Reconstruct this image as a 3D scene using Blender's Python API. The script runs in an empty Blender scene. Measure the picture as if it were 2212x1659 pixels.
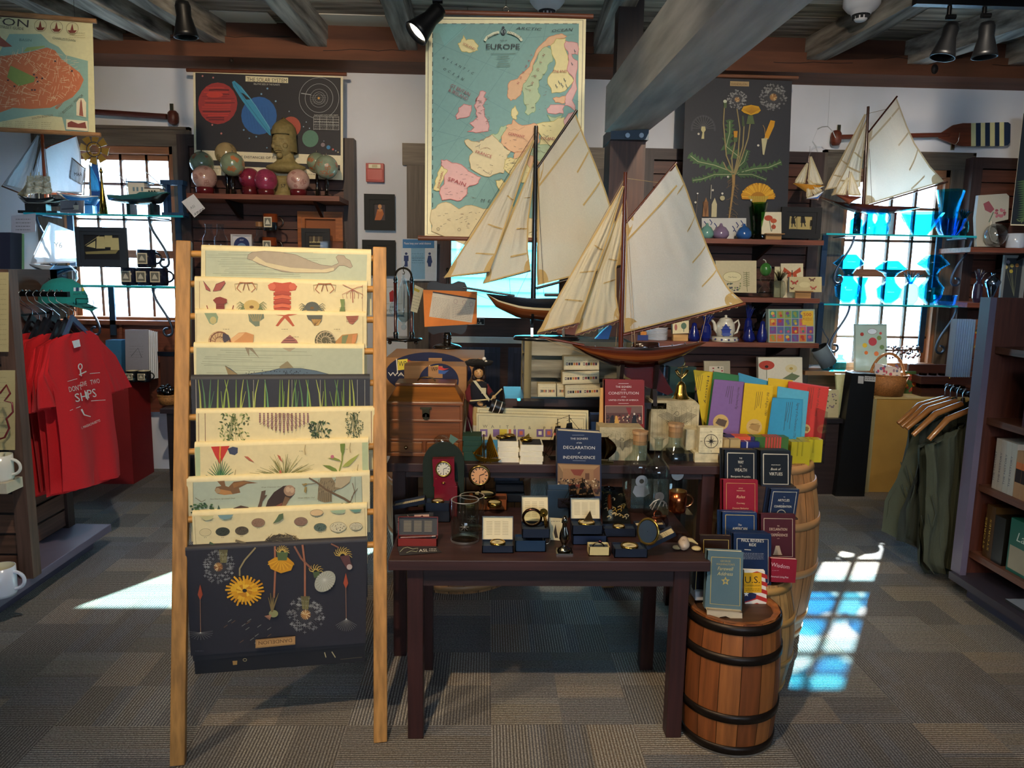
import bpy,math,random
from mathutils import Vector,Matrix,noise as mnoise
from math import pi,sin,cos,tan,radians,atan2,hypot,sqrt
random.seed(7)
SC=bpy.context.scene
COL=SC.collection
V=Vector
CX,CY,FPX=1106.0,829.5,1600.0
CAMH=1.5
PITCH,YAW,ROLL=radians(8.5),radians(2.0),radians(1.0)
FW=V((sin(YAW)*cos(PITCH),cos(YAW)*cos(PITCH),-sin(PITCH)))
_r0=V((cos(YAW),-sin(YAW),0));_u0=_r0.cross(FW)
RT=_r0*cos(ROLL)+_u0*sin(ROLL);UP=_u0*cos(ROLL)-_r0*sin(ROLL)
EYE=V((0,0,CAMH))
cam=bpy.data.cameras.new('camera');camo=bpy.data.objects.new('camera',cam);COL.objects.link(camo)
cam.sensor_width=36.0;cam.lens=36.0*FPX/2212.0;cam.clip_start=0.05;cam.clip_end=100
camo.matrix_world=Matrix(((RT.x,UP.x,-FW.x,EYE.x),(RT.y,UP.y,-FW.y,EYE.y),(RT.z,UP.z,-FW.z,EYE.z),(0,0,0,1)))
SC.camera=camo
SC.view_settings.view_transform='Standard';SC.view_settings.look='None'
SC.view_settings.gamma=1.0;SC.view_settings.use_curve_mapping=False
SC.view_settings.exposure=0.25
SC.cycles.transparent_max_bounces=32
def srgb(h):
 h=h.lstrip('#')
 if len(h)==3:h=''.join(c*2 for c in h)
 return tuple(int(h[i:i+2],16)/255 for i in(0,2,4))
def lin(h):
 return tuple((c/12.92 if c<=.04045 else((c+.055)/1.055)**2.4)for c in srgb(h))+(1,)
W=bpy.data.worlds.new('world');SC.world=W;W.use_nodes=True
W.node_tree.nodes['Background'].inputs[0].default_value=(0.62,0.80,1.0,1)
W.node_tree.nodes['Background'].inputs[1].default_value=13.0
def sun(d,e,ang,col):
 l=bpy.data.lights.new('sun','SUN');l.energy=e;l.angle=radians(ang);l.color=col
 o=bpy.data.objects.new('sun',l);COL.objects.link(o)
 o.rotation_euler=V(d).to_track_quat('-Z','Y').to_euler();o.location=(6,12,8)
SUN_D=(-0.54,-0.83,-0.60)
sun(SUN_D,45.0,0.6,(1,.97,.92))
def spot(loc,tgt,e,ang=60,blend=.6,col=(1,.80,.55),r=.03):
 l=bpy.data.lights.new('track_spot','SPOT');l.energy=e;l.spot_size=radians(ang);l.spot_blend=blend
 l.color=col;l.shadow_soft_size=r
 o=bpy.data.objects.new('track_spot',l);COL.objects.link(o);o.location=loc
 o.rotation_euler=(V(tgt)-V(loc)).to_track_quat('-Z','Y').to_euler();return o
WARM=(1,.76,.48)
spot((-1.9,.9,2.75),(-.65,2.3,.9),80,58,.8,WARM)
spot((-.5,.5,2.8),(.15,2.7,.85),165,62,.8,WARM)
spot((1.0,.4,2.8),(.7,2.9,1.4),110,62,.8,(1,.86,.68))
spot((-.9,2.3,2.85),(-1.6,5.4,2.05),120,62,.8,WARM)
spot((.3,1.6,2.85),(.1,3.6,2.0),50,60,.9,(1,.88,.7))
spot((1.2,2.2,2.85),(1.9,5.4,1.6),130,66,.8,(1,.84,.64))
spot((.9,.9,2.8),(1.25,2.5,.7),80,55,.8,WARM)
spot((1.9,2.9,2.6),(3.5,5.3,1.7),80,60,.8,(1,.84,.64))
spot((-.9,2.0,2.8),(-2.1,3.55,1.0),110,60,.8,(1,.86,.68))
def ray(x,y):return FW+RT*((x-CX)/FPX)+UP*((CY-y)/FPX)
def at(x,y,Y):d=ray(x,y);return EYE+d*(Y/d.y)
def atz(x,y,Z):d=ray(x,y);return EYE+d*((Z-CAMH)/d.z)
def atx(x,y,X):d=ray(x,y);return EYE+d*(X/d.x)
def onpl(x,y,p,n):d=ray(x,y);return EYE+d*((p-EYE).dot(n)/d.dot(n))
def mpp(p):return(V(p)-EYE).dot(FW)/FPX
_MAT={}
def nodes(name):
 m=bpy.data.materials.new(name);m.use_nodes=True;t=m.node_tree
 return m,t,t.nodes,t.links,t.nodes['Principled BSDF'],t.nodes['Material Output']
def mapnoise(N,L,sc,detail,lo,hi,scale=1.0):
 tc=N.new('ShaderNodeTexCoord');mp=N.new('ShaderNodeMapping');mp.inputs['Scale'].default_value=sc
 L.new(tc.outputs['Object'],mp.inputs[0]);nz=N.new('ShaderNodeTexNoise');nz.inputs['Scale'].default_value=scale
 nz.inputs['Detail'].default_value=detail;L.new(mp.outputs[0],nz.inputs[0])
 mr=N.new('ShaderNodeMapRange');mr.inputs[1].default_value=.3;mr.inputs[2].default_value=.7
 mr.inputs[3].default_value=lo;mr.inputs[4].default_value=hi;L.new(nz.outputs[0],mr.inputs[0])
 return nz,mr
def mulcol(N,L,mr):
 at_=N.new('ShaderNodeAttribute');at_.attribute_name='Col'
 mx=N.new('ShaderNodeVectorMath');mx.operation='SCALE'
 L.new(at_.outputs['Color'],mx.inputs[0]);L.new(mr.outputs[0],mx.inputs['Scale']);return mx.outputs[0]
def std(name,rough=.5,metal=0,sc=(9,9,9),lo=.93,hi=1.05,bump=0,coat=0,detail=3,sheen=0,bd=.002):
 m,t,N,L,B,O=nodes(name)
 nz,mr=mapnoise(N,L,sc,detail,lo,hi)
 L.new(mulcol(N,L,mr),B.inputs['Base Color'])
 B.inputs['Roughness'].default_value=rough;B.inputs['Metallic'].default_value=metal
 B.inputs['Coat Weight'].default_value=coat;B.inputs['Coat Roughness'].default_value=.1
 B.inputs['Sheen Weight'].default_value=sheen
 if bump:
  b=N.new('ShaderNodeBump');b.inputs['Strength'].default_value=bump;b.inputs['Distance'].default_value=bd
  L.new(nz.outputs[0],b.inputs['Height']);L.new(b.outputs[0],B.inputs['Normal'])
 return m
def thin(name,gloss=.0,fac=.5,rough=.02):
 m,t,N,L,B,O=nodes(name)
 a=N.new('ShaderNodeAttribute');a.attribute_name='Col'
 tr=N.new('ShaderNodeBsdfTransparent');L.new(a.outputs['Color'],tr.inputs[0])
 gl=N.new('ShaderNodeBsdfGlossy');gl.inputs['Roughness'].default_value=rough
 lw=N.new('ShaderNodeLayerWeight');lw.inputs[0].default_value=fac
 nz,mr=mapnoise(N,L,(30,30,30),2,.45,.65)
 ml=N.new('ShaderNodeMath');ml.operation='MULTIPLY';pw=N.new('ShaderNodeMath');pw.operation='POWER';L.new(lw.outputs['Facing'],pw.inputs[0]);pw.inputs[1].default_value=2.2;L.new(pw.outputs[0],ml.inputs[0]);L.new(mr.outputs[0],ml.inputs[1])
 ad=N.new('ShaderNodeMath');ad.operation='ADD';ad.use_clamp=True;L.new(ml.outputs[0],ad.inputs[0]);ad.inputs[1].default_value=gloss
 mx=N.new('ShaderNodeMixShader');L.new(ad.outputs[0],mx.inputs[0]);L.new(tr.outputs[0],mx.inputs[1]);L.new(gl.outputs[0],mx.inputs[2])
 L.new(mx.outputs[0],O.inputs[0]);return m
def mat(n):
 if n in _MAT:return _MAT[n]
 if n=='matte':m=std('matte_paint',.65)
 elif n=='paper':m=std('printed_paper',.6,sc=(60,60,60),lo=.96,hi=1.03)
 elif n=='gloss':m=std('gloss_paint',.22,coat=.3)
 elif n=='semi':m=std('satin_paint',.4)
 elif n=='wall':m=std('wall_plaster',.85,sc=(3,3,3),lo=.95,hi=1.03,bump=.15,detail=6)
 elif n[:4]=='wood':
  a='xyz'.index(n[4]);s=[60,60,60];s[a]=3.5
  m=std(n+'_grain',.33 if n.endswith('g')else .5,sc=tuple(s),lo=.62,hi=1.25,bump=.15,detail=6,coat=.25 if n.endswith('g')else 0)
 elif n[:3]=='old':
  a='xyz'.index(n[3]);s=[22,22,22];s[a]=1.6
  m=std(n+'_weathered_timber',.8,sc=tuple(s),lo=.25,hi=1.7,bump=.8,detail=9,bd=.012)
 elif n[:3]=='pic':
  m=std(n+'_plain_timber',.7,sc=((14,2,14)if n[3]=='y' else(2,14,14)),lo=.7,hi=1.25,bump=.3,detail=8,bd=.01)
 elif n=='cloth':m=std('woven_cloth',.9,sc=(300,300,300),lo=.88,hi=1.08,bump=.25,sheen=.02)
 elif n=='card':m=std('cardboard',.8,sc=(4,4,120),lo=.93,hi=1.05)
 elif n=='brass':m=std('brass_metal',.22,1,lo=.8,hi=1.1)
 elif n=='chrome':m=std('chrome_metal',.12,1)
 elif n=='iron':m=std('black_iron',.4,.7)
 elif n=='leather':m=std('leather',.45,sc=(150,150,150),lo=.8,hi=1.1,bump=.4)
 elif n=='glass':m=thin('clear_glass',.03,.35)
 elif n=='cyan':m=thin('coloured_glass',.03,.3)
 elif n=='acrylic':m=thin('clear_acrylic',.05,.3)
 elif n=='film':m=thin('clear_film',.10,.5,.12)
 elif n=='frost':m=thin('etched_glass',.5,.5,.5)
 elif n=='wicker':m=std('wicker',.6,sc=(90,90,250),lo=.5,hi=1.3,bump=.8,bd=.004)
 elif n=='rock':m=std('carved_stone',.7,sc=(40,40,40),lo=.75,hi=1.1,bump=.3)
 elif n=='globe':m=std('globe_paper',.2,sc=(14,14,14),lo=.7,hi=1.2,detail=8,coat=.5)
 elif n in('sail','lampglass','carpet'):
  m,t,N,L,B,O=nodes(n)
  if n=='sail':
   nz,mr=mapnoise(N,L,(260,260,260),3,.94,1.03);c=mulcol(N,L,mr)
   tl=N.new('ShaderNodeBsdfTranslucent');L.new(c,tl.inputs[0]);L.new(c,B.inputs['Base Color']);B.inputs['Roughness'].default_value=.9
   mx=N.new('ShaderNodeMixShader');mx.inputs[0].default_value=.3
   L.new(B.outputs[0],mx.inputs[1]);L.new(tl.outputs[0],mx.inputs[2]);L.new(mx.outputs[0],O.inputs[0])
  elif n=='lampglass':
   B.inputs['Emission Color'].default_value=(1,.85,.6,1);B.inputs['Emission Strength'].default_value=12
  else:
   carpet_nodes(N,L,B)
 else:raise KeyError(n)
 _MAT[n]=m;return m
def carpet_nodes(N,L,B):
 def mth(op,a,b=None):
  k=N.new('ShaderNodeMath');k.operation=op
  for i,q in enumerate((a,b)):
   if q is None:continue
   if isinstance(q,(int,float)):k.inputs[i].default_value=q
   else:L.new(q,k.inputs[i])
  return k.outputs[0]
 def mixf(f,a,b):
  k=N.new('ShaderNodeMix');k.data_type='FLOAT'
  for i,q in((0,f),(2,a),(3,b)):
   if isinstance(q,(int,float)):k.inputs[i].default_value=q
   else:L.new(q,k.inputs[i])
  return k.outputs[0]
 def mixc(f,a,b):
  k=N.new('ShaderNodeMix');k.data_type='RGBA'
  if isinstance(f,(int,float)):k.inputs[0].default_value=f
  else:L.new(f,k.inputs[0])
  for i,q in((6,a),(7,b)):
   if isinstance(q,str):k.inputs[i].default_value=lin(q)
   else:L.new(q,k.inputs[i])
  return k.outputs[2]
 tc=N.new('ShaderNodeTexCoord');sp=N.new('ShaderNodeSeparateXYZ');L.new(tc.outputs['Object'],sp.inputs[0])
 x=mth('ADD',sp.outputs[0],20.13);y=mth('ADD',sp.outputs[1],20.27)
 T=.48
 tx=mth('FLOOR',mth('DIVIDE',x,T));ty=mth('FLOOR',mth('DIVIDE',y,T))
 chk=mth('MODULO',mth('ADD',tx,ty),2.0)
 a=mixf(chk,x,y);b=mixf(chk,y,x)
 def rnd(u,v,seed):
  c=N.new('ShaderNodeCombineXYZ');L.new(u,c.inputs[0]);L.new(v,c.inputs[1]);c.inputs[2].default_value=seed
  w=N.new('ShaderNodeTexWhiteNoise');L.new(c.outputs[0],w.inputs[0]);return w.outputs[0]
 pa=mth('FLOOR',mth('DIVIDE',a,T/3));pb=mth('FLOOR',mth('DIVIDE',b,T/2))
 r1=rnd(pa,pb,1.7);r2=rnd(tx,ty,5.1);r3=rnd(mth('FLOOR',mth('DIVIDE',a,T/8)),pb,9.4)
 rib=mth('SINE',mth('MULTIPLY',a,2*pi/.0105));rib=mth('ADD',mth('MULTIPLY',rib,.5),.5)
 loop=mth('SINE',mth('MULTIPLY',b,2*pi/.011));loop=mth('ADD',mth('MULTIPLY',loop,.5),.5)
 bold=mth('GREATER_THAN',r1,.55)
 nz=N.new('ShaderNodeTexNoise');nz.inputs['Scale'].default_value=170;nz.inputs['Detail'].default_value=4;L.new(tc.outputs['Object'],nz.inputs[0])
 n2=N.new('ShaderNodeTexNoise');n2.inputs['Scale'].default_value=2.2;n2.inputs['Detail'].default_value=3;L.new(tc.outputs['Object'],n2.inputs[0])
 base=mixc(r2,'#4a494e','#5a5248')
 base=mixc(mth('MULTIPLY',mth('GREATER_THAN',r3,.6),.6),base,'#565862')
 base=mixc(mth('MULTIPLY',mth('GREATER_THAN',r1,.8),.5),base,'#7c654a')
 light=mixc(n2.outputs[0],'#bdb499','#b0b0b6')
 f=mixf(bold,mth('MULTIPLY',rib,.45),mth('MULTIPLY',rib,.72))
 col=mixc(f,base,light)
 spk=mth('ADD',mth('MULTIPLY',nz.outputs[0],2.6),-.3)
 sc=N.new('ShaderNodeVectorMath');sc.operation='SCALE';L.new(col,sc.inputs[0]);L.new(spk,sc.inputs['Scale'])
 L.new(sc.outputs[0],B.inputs['Base Color']);B.inputs['Roughness'].default_value=.95
 bp=N.new('ShaderNodeBump');bp.inputs['Strength'].default_value=.6;bp.inputs['Distance'].default_value=.003
 hh=mth('ADD',mth('MULTIPLY',rib,mth('ADD',mth('MULTIPLY',loop,.4),.6)),mth('MULTIPLY',nz.outputs[0],.8))
 L.new(hh,bp.inputs['Height']);L.new(bp.outputs[0],B.inputs['Normal'])
_TXT={}
def glyphs(s,it):
 k=(s,it)
 if k not in _TXT:
  c=bpy.data.curves.new('t','FONT');c.body=s;c.resolution_u=2;c.shear=.25 if it else 0
  o=bpy.data.objects.new('t',c);COL.objects.link(o)
  dg=bpy.context.evaluated_depsgraph_get();me=o.evaluated_get(dg).to_mesh()
  vs=[(p.co.x,p.co.y)for p in me.vertices];fs=[tuple(p.vertices)for p in me.polygons]
  bpy.data.objects.remove(o);bpy.data.curves.remove(c)
  if vs:
   x0=min(a for a,b in vs);x1=max(a for a,b in vs)
   vs=[(a-x0,b)for a,b in vs];w=x1-x0
  else:w=1
  _TXT[k]=(vs,fs,w)
 return _TXT[k]
class M:
 def __init__(s,mat='matte',col='#888'):
  s.v=[];s.f=[];s.c=[];s.m=[];s.s=[];s.mats=[];s.mat=mat;s.col=col;s.T=None
 def add(s,vs,fs,col=None,mat=None,sm=False):
  o=len(s.v)
  if s.T is not None:s.v+=[s.T@V(p)for p in vs]
  else:s.v+=[V(p)for p in vs]
  mt=mat or s.mat
  if mt not in s.mats:s.mats.append(mt)
  k=s.mats.index(mt);cl=col or s.col
  for i,f in enumerate(fs):
   s.f.append(tuple(q+o for q in f));s.c.append(cl[i%len(cl)]if isinstance(cl,(list,tuple))else cl);s.m.append(k);s.s.append(sm)
  return s
 def box(s,a,b,col=None,mat=None):
  x0,y0,z0=a;x1,y1,z1=b
  if x0>x1:x0,x1=x1,x0
  if y0>y1:y0,y1=y1,y0
  if z0>z1:z0,z1=z1,z0
  vs=[(x,y,z)for z in(z0,z1)for y in(y0,y1)for x in(x0,x1)]
  return s.add(vs,[(0,2,3,1),(4,5,7,6),(0,1,5,4),(2,6,7,3),(0,4,6,2),(1,3,7,5)],col,mat)
 def cbox(s,c,d,col=None,mat=None,rz=0,rx=0,ry=0):
  R=Matrix.Translation(V(c))@Matrix.Rotation(rz,4,'Z')@Matrix.Rotation(rx,4,'X')@Matrix.Rotation(ry,4,'Y')
  vs=[R@V((x*d[0]/2,y*d[1]/2,z*d[2]))for z in(0,1)for y in(-1,1)for x in(-1,1)]
  return s.add(vs,[(0,2,3,1),(4,5,7,6),(0,1,5,4),(2,6,7,3),(0,4,6,2),(1,3,7,5)],col,mat)
 def bar(s,a,b,w,h,col=None,mat=None,up=(0,0,1)):
  a=V(a);b=V(b);d=(b-a).normalized();u=V(up);x=d.cross(u)
  if x.length<1e-4:x=d.cross(V((0,1,0)))
  x.normalize();z=x.cross(d)
  vs=[p+x*(i*w/2)+z*(j*h/2)for p in(a,b)for j in(-1,1)for i in(-1,1)]
  return s.add(vs,[(0,2,3,1),(4,5,7,6),(0,1,5,4),(2,6,7,3),(0,4,6,2),(1,3,7,5)],col,mat)
 def hexa(s,vs,col=None,mat=None):
  return s.add(vs,[(3,2,1,0),(4,5,6,7),(0,1,5,4),(1,2,6,5),(2,3,7,6),(3,0,4,7)],col,mat)
 def poly(s,pts,col=None,mat=None):return s.add(pts,[tuple(range(len(pts)))],col,mat)
 def prism(s,pts,n,t,col=None,mat=None,side=None):
  n=V(n)*t;k=len(pts);vs=[V(p)for p in pts]+[V(p)+n for p in pts]
  s.add(vs,[tuple(range(k)),tuple(range(2*k-1,k-1,-1))],col,mat)
  return s.add(vs,[(i,(i+1)%k,k+(i+1)%k,k+i)for i in range(k)],side or col,mat)
 def lathe(s,prof,c=(0,0,0),ax=(0,0,1),n=24,col=None,mat=None,sm=True,a0=0,a1=2*pi,wob=None):
  c=V(c);Q=V((0,0,1)).rotation_difference(V(ax).normalized()).to_matrix()
  full=abs(a1-a0-2*pi)<1e-6;m=n if full else n+1;vs=[]
  for r,z in prof:
   for i in range(m):
    a=a0+(a1-a0)*i/n;rr=r*(wob(a,z)if wob else 1)
    vs.append(c+Q@V((rr*cos(a),rr*sin(a),z)))
  fs=[]
  for j in range(len(prof)-1):
   for i in range(n):
    k=(i+1)%m;fs.append((j*m+i,j*m+k,(j+1)*m+k,(j+1)*m+i))
  cl=col
  if isinstance(col,(list,tuple)):cl=[col[min(j,len(col)-1)]for j in range(len(prof)-1)for i in range(n)]
  return s.add(vs,fs,cl,mat,sm)
 def cyl(s,a,b,r,n=14,col=None,mat=None,r2=None):
  a=V(a);b=V(b);L=(b-a).length;r2=r if r2 is None else r2
  s.lathe([(1e-4,0),(r,0)],a,b-a,n,col,mat,False);s.lathe([(r,0),(r2,L)],a,b-a,n,col,mat)
  return s.lathe([(r2,L),(1e-4,L)],a,b-a,n,col,mat,False)
 def ball(s,c,r,n=20,col=None,mat=None,sz=1,ax=(0,0,1)):
  k=max(6,n//2);return s.lathe([(max(1e-4,r*sin(pi*i/k)),-r*sz*cos(pi*i/k))for i in range(k+1)],c,ax,n,col,mat)
 def tube(s,pts,r,n=6,col=None,mat=None,cap=True):
  pts=[V(p)for p in pts];k=len(pts);rs=r if isinstance(r,(list,tuple))else[r]*k;vs=[];u=None
  for i,p in enumerate(pts):
   d=(pts[min(i+1,k-1)]-pts[max(i-1,0)]).normalized()
   if u is None:
    u=d.cross(V((0,0,1)))
    if u.length<.1:u=d.cross(V((0,1,0)))
   u=(u-d*u.dot(d)).normalized();w=d.cross(u)
   vs+=[p+(u*cos(2*pi*j/n)+w*sin(2*pi*j/n))*rs[i]for j in range(n)]
  fs=[(i*n+j,i*n+(j+1)%n,(i+1)*n+(j+1)%n,(i+1)*n+j)for i in range(k-1)for j in range(n)]
  s.add(vs,fs,col,mat,n>4)
  if cap:s.add(vs[:n]+vs[-n:],[tuple(range(n-1,-1,-1)),tuple(range(n,2*n))],col,mat)
  return s
 def grid(s,fn,nu,nv,col=None,mat=None,sm=True):
  vs=[fn(i/nu,j/nv)for j in range(nv+1)for i in range(nu+1)]
  return s.add(vs,[(j*(nu+1)+i,j*(nu+1)+i+1,(j+1)*(nu+1)+i+1,(j+1)*(nu+1)+i)for j in range(nv)for i in range(nu)],col,mat,sm)
 def text(s,t,o,ux,uy,h=None,w=None,col='#000',mat=None,al='c',it=0):
  vs,fs,tw=glyphs(t,it)
  if not fs:return s
  ux=V(ux).normalized();uy=V(uy).normalized()
  sy=h/.69 if h else w/tw;sx=(w/tw)if w else sy;W_=tw*sx
  off={'l':0,'c':-W_/2,'r':-W_}[al];o=V(o)
  return s.add([o+ux*(a*sx+off)+uy*(b*sy)for a,b in vs],fs,col,mat)
 def build(s,name,parent=None,label=None,cat=None,group=None,kind=None,bev=0,org=None):
  if parent is not None:o0=ORG[parent.name]
  elif org is not None:o0=V(org)
  else:
   xs=[p.x for p in s.v];ys=[p.y for p in s.v];zs=[p.z for p in s.v]
   o0=V(((min(xs)+max(xs))/2,(min(ys)+max(ys))/2,min(zs)))
  me=bpy.data.meshes.new(name);me.from_pydata([tuple(p-o0)for p in s.v],[],s.f)
  for t in s.mats:me.materials.append(mat(t))
  me.polygons.foreach_set('material_index',s.m);me.polygons.foreach_set('use_smooth',s.s)
  ca=me.color_attributes.new('Col','BYTE_COLOR','CORNER');buf=[]
  for f,c in zip(s.f,s.c):
   r=CC.get(c)
   if r is None:r=CC[c]=list(srgb(c))+[1.0]
   buf+=r*len(f)
  ca.data.foreach_set('color_srgb',buf);me.validate();me.update()
  ob=bpy.data.objects.new(name,me);COL.objects.link(ob)
  if parent is not None:ob.parent=parent
  else:ob.location=o0
  ORG[ob.name]=o0
  if bev:
   b=ob.modifiers.new('bevel','BEVEL');b.width=bev;b.segments=2;b.limit_method='ANGLE';b.angle_limit=radians(50)
  if label:ob['label']=label
  if cat:ob['category']=cat
  if group:ob['group']=group
  if kind:ob['kind']=kind
  elif parent is None and not cat:ob['kind']='structure'
  return ob
CC={};ORG={}
def thing(name,label,cat,loc,group=None):
 o=bpy.data.objects.new(name,None);COL.objects.link(o);o.location=loc;o.empty_display_size=.05
 o['label']=label;o['category']=cat
 if group:o['group']=group
 ORG[o.name]=V(loc);return o
class Art:
 """Flat print on a plane (point p, normal n towards the viewer's side); each shape lies a hair above the last."""
 def __init__(s,m,p,n,eps=.0001,mat=None):
  s.m=m;s.p=V(p);s.n=V(n).normalized();s.k=1;s.e=eps;s.mt=mat
  if s.n.dot(EYE-s.p)<0:s.n=-s.n
 def q(s,x,y):return onpl(x,y,s.p,s.n)+s.n*(s.e*s.k)
 def poly(s,pts,col):
  s.k+=1;s.m.add([s.q(x,y)for x,y in pts],[tuple(range(len(pts)))],col,s.mt);return s
 def rect(s,x0,y0,x1,y1,col,sk=0):return s.poly([(x0,y0),(x1,y0+sk*(x1-x0)),(x1,y1+sk*(x1-x0)),(x0,y1)],col)
 def ell(s,cx,cy,rx,ry=None,col='#000',rot=0,n=20):
  ry=ry or rx;c,d=cos(rot),sin(rot)
  return s.poly([(cx+rx*cos(2*pi*i/n)*c-ry*sin(2*pi*i/n)*d,cy+rx*cos(2*pi*i/n)*d+ry*sin(2*pi*i/n)*c)for i in range(n)],col)
 def ring(s,cx,cy,rx,ry,w,col,n=28,a0=0,a1=2*pi):
  return s.line([(cx+rx*cos(a0+(a1-a0)*i/n),cy+ry*sin(a0+(a1-a0)*i/n))for i in range(n+1)],w,col)
 def line(s,pts,w,col,w2=None):
  s.k+=1;vs=[];n=len(pts)
  for i,(x,y)in enumerate(pts):
   a=pts[max(i-1,0)];b=pts[min(i+1,n-1)];dx,dy=b[0]-a[0],b[1]-a[1];l=hypot(dx,dy)or 1
   ww=(w+((w if w2 is None else w2)-w)*i/max(1,n-1))/2
   vs+=[s.q(x-dy/l*ww,y+dx/l*ww),s.q(x+dy/l*ww,y-dx/l*ww)]
  s.m.add(vs,[(2*i,2*i+2,2*i+3,2*i+1)for i in range(n-1)],col,s.mt);return s
 def frame(s,x0,y0,x1,y1,w,col):return s.line([(x0,y0),(x1,y0),(x1,y1),(x0,y1),(x0,y0+w*.4)],w,col)
 def text(s,t,x,y,h,col,w=None,al='c',dx=1,dy=0,it=0,flip=1):
  s.k+=1;a=s.q(x,y);l=hypot(dx,dy);b=s.q(x+dx/l*10,y+dy/l*10)
  ux=(b-a)/10;c=s.q(x+dy/l*10,y-dx/l*10);uy=(c-a)/10*flip
  s.m.text(t,a,ux,uy,h*uy.length,w*ux.length if w else None,col,s.mt,al,it);return s
 def scrib(s,x0,y0,x1,y1,n,col,w=.8,sk=0,seed=1):
  rn=random.Random(seed)
  for i in range(n):
   y=y0+(y1-y0)*(i+.5)/n;x=x0
   while x<x1:
    l=rn.uniform(2,6);e=min(x+l,x1);s.line([(x,y+sk*(x-x0)),(e,y+sk*(e-x0))],w,col);s.k-=1;x=e+1.2
   s.k+=0
  s.k+=1;return s
# ================================================================== the room
YW=5.5
m=M('carpet','#777');m.box((-6,-3.2,-.05),(6.2,5.6,0));m.build('floor',org=(0,0,0))
m=M('oldx','#5d574e')
rn=random.Random(3);y=-3.2
while y<5.6:
 w=rn.uniform(.17,.24);x=-6+rn.uniform(-1.5,0)
 while x<6.2:
  l=rn.uniform(1.4,3.0);g=rn.choice(['#857c6e','#968c7c','#6a6256','#a0957f','#7c735c','#91867a','#aaa292'])
  m.box((x,y,3.1+rn.uniform(0,.004)),(x+l-.004,y+w-.006,3.14),g);x+=l
 y+=w
m.box((-6,-3.2,3.13),(6.2,5.6,3.16),'#14110d')
for a,b in(((450,22),(600,52)),((672,28),(842,58))):
 p=atz(a[0],a[1],3.1);q=atz(b[0],b[1],3.1);m.box((p.x,min(p.y,q.y),3.094),(q.x,max(p.y,q.y),3.1),'#d9d4c8','wall')
m.build('ceiling')
WINS=[(-3.02,-2.23,1.12,2.34),(-.43,.69,0,2.25),(2.60,3.38,.86,2.30)]
m=M('wall','#e3e5ec');xs=[-6]+[q for w in WINS for q in w[:2]]+[6.2]
for i in range(0,len(xs),2):m.box((xs[i],YW,0),(xs[i+1],YW+.16,3.16))
for x0,x1,z0,z1 in WINS:
 if z0:m.box((x0,YW,0),(x1,YW+.16,z0))
 m.box((x0,YW,z1),(x1,YW+.16,3.16))
m.build('wall_back')
m=M('wall','#e3e5ec');m.box((-6.1,-3.2,0),(-6,5.66,3.16));m.build('wall_left')
m=M('wall','#e3e5ec');m.box((6.2,-3.2,0),(6.3,5.66,3.16));m.build('wall_right')
m=M('wall','#e3e5ec')
for a,b,c,d in((-6,-.6,0,3.16),(2.0,6.2,0,3.16),(-.6,2.0,0,1.5),(-.6,2.0,2.3,3.16)):  # unseen wall; its opening is added to let in soft sky fill
 m.box((a,-3.3,c),(b,-3.2,d))
m.build('wall_front')
m=M('picx','#6b3f28');m.box((-6,5.18,2.872),(6.2,5.5,3.0));m.box((-6,5.21,3.0),(6.2,5.5,3.1),'#5a3421')
rn=random.Random(5)
for i in range(9):
 x=-2.6+i*.75;y_=5.178;z=rn.uniform(2.93,3.0);pts=[(x+k*.09,z+rn.uniform(-.006,.008)+.002*k)for k in range(7)]
 m.add([(a,y_,b)for a,b in pts]+[(a,y_,b-.004)for a,b in pts[::-1]],[tuple(range(14))],'#1c0f0a')
m.ball(at(2017,150,5.19),.028,10,'#191518','matte',1.3);m.ball(at(500,131,5.19),.015,10,'#1c0f0a','matte')
m.build('wall_plate_beam',kind='structure')
J=[((262,97),(40,0),.13),((357,97),(165,0),.14),((470,98),(300,0),.12),((690,105),(590,0),.13),((884,114),(846,0),.13),((1302,122),(1352,5),.13),
 ((1742,142),(1978,19),.13),((1940,150),(2185,74),.14),((2150,158),(2330,105),.16)]
for i,(a,b,w)in enumerate(J):
 p=atz(a[0],a[1],2.95);q=atz(b[0],b[1],2.95);d=(q-p).normalized();q=p+d*(p.y+3.1)
 p=p-d*max(0,(p.y-5.17)/d.y)if p.y>5.17 else p
 m=M('oldy','#a39d94' if i%2 else '#8a8379');rn=random.Random(i);n=12;vs=[]
 s_=V((-d.y,d.x,0))
 m.T=None;P=[]
 for k in range(n+1):
  c=p+(q-p)*k/n;ww=w*rn.uniform(.9,1.08)/2;zz=rn.uniform(-.008,.008)
  P+=[c+s_*ww+V((0,0,zz)),c-s_*ww+V((0,0,zz)),V((c.x-s_.x*ww,c.y-s_.y*ww,3.1)),V((c.x+s_.x*ww,c.y+s_.y*ww,3.1))]
 fs=[(k*4+j,k*4+(j+1)%4,k*4+4+(j+1)%4,k*4+4+j)for k in range(n)for j in range(4)]+[(3,2,1,0)]
 m.add(P,fs);m.build('ceiling_joist',kind='structure')
m=M('picy','#c8c0b8')
fl,fr=at(1306,286,4.2),at(1403,281,4.2);nl,nr=atz(1570,0,2.275),atz(1757,0,2.29)
dl,dr=(nl-fl),(nr-fr);nl=fl+dl*(6/-dl.y);nr=fr+dr*(6/-dr.y)
h=V((0,0,.24));m.hexa([fl,fr,nr,nl,fl+h,fr+h,nr+h,nl+h]);m.build('ceiling_beam',kind='structure')
m=M('woodz','#5a3524');m.box((.667,4.22,0),(.864,4.42,2.24));m.box((.70,4.3,2.24),(.84,4.42,3.1),'#2c1b14');m.build('trim_1')
m=M('iron','#39414a');a,b=at(1318,302,4.19),at(1400,285,4.19);m.box((a.x,4.17,a.z),(b.x,4.45,b.z+.02))
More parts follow.
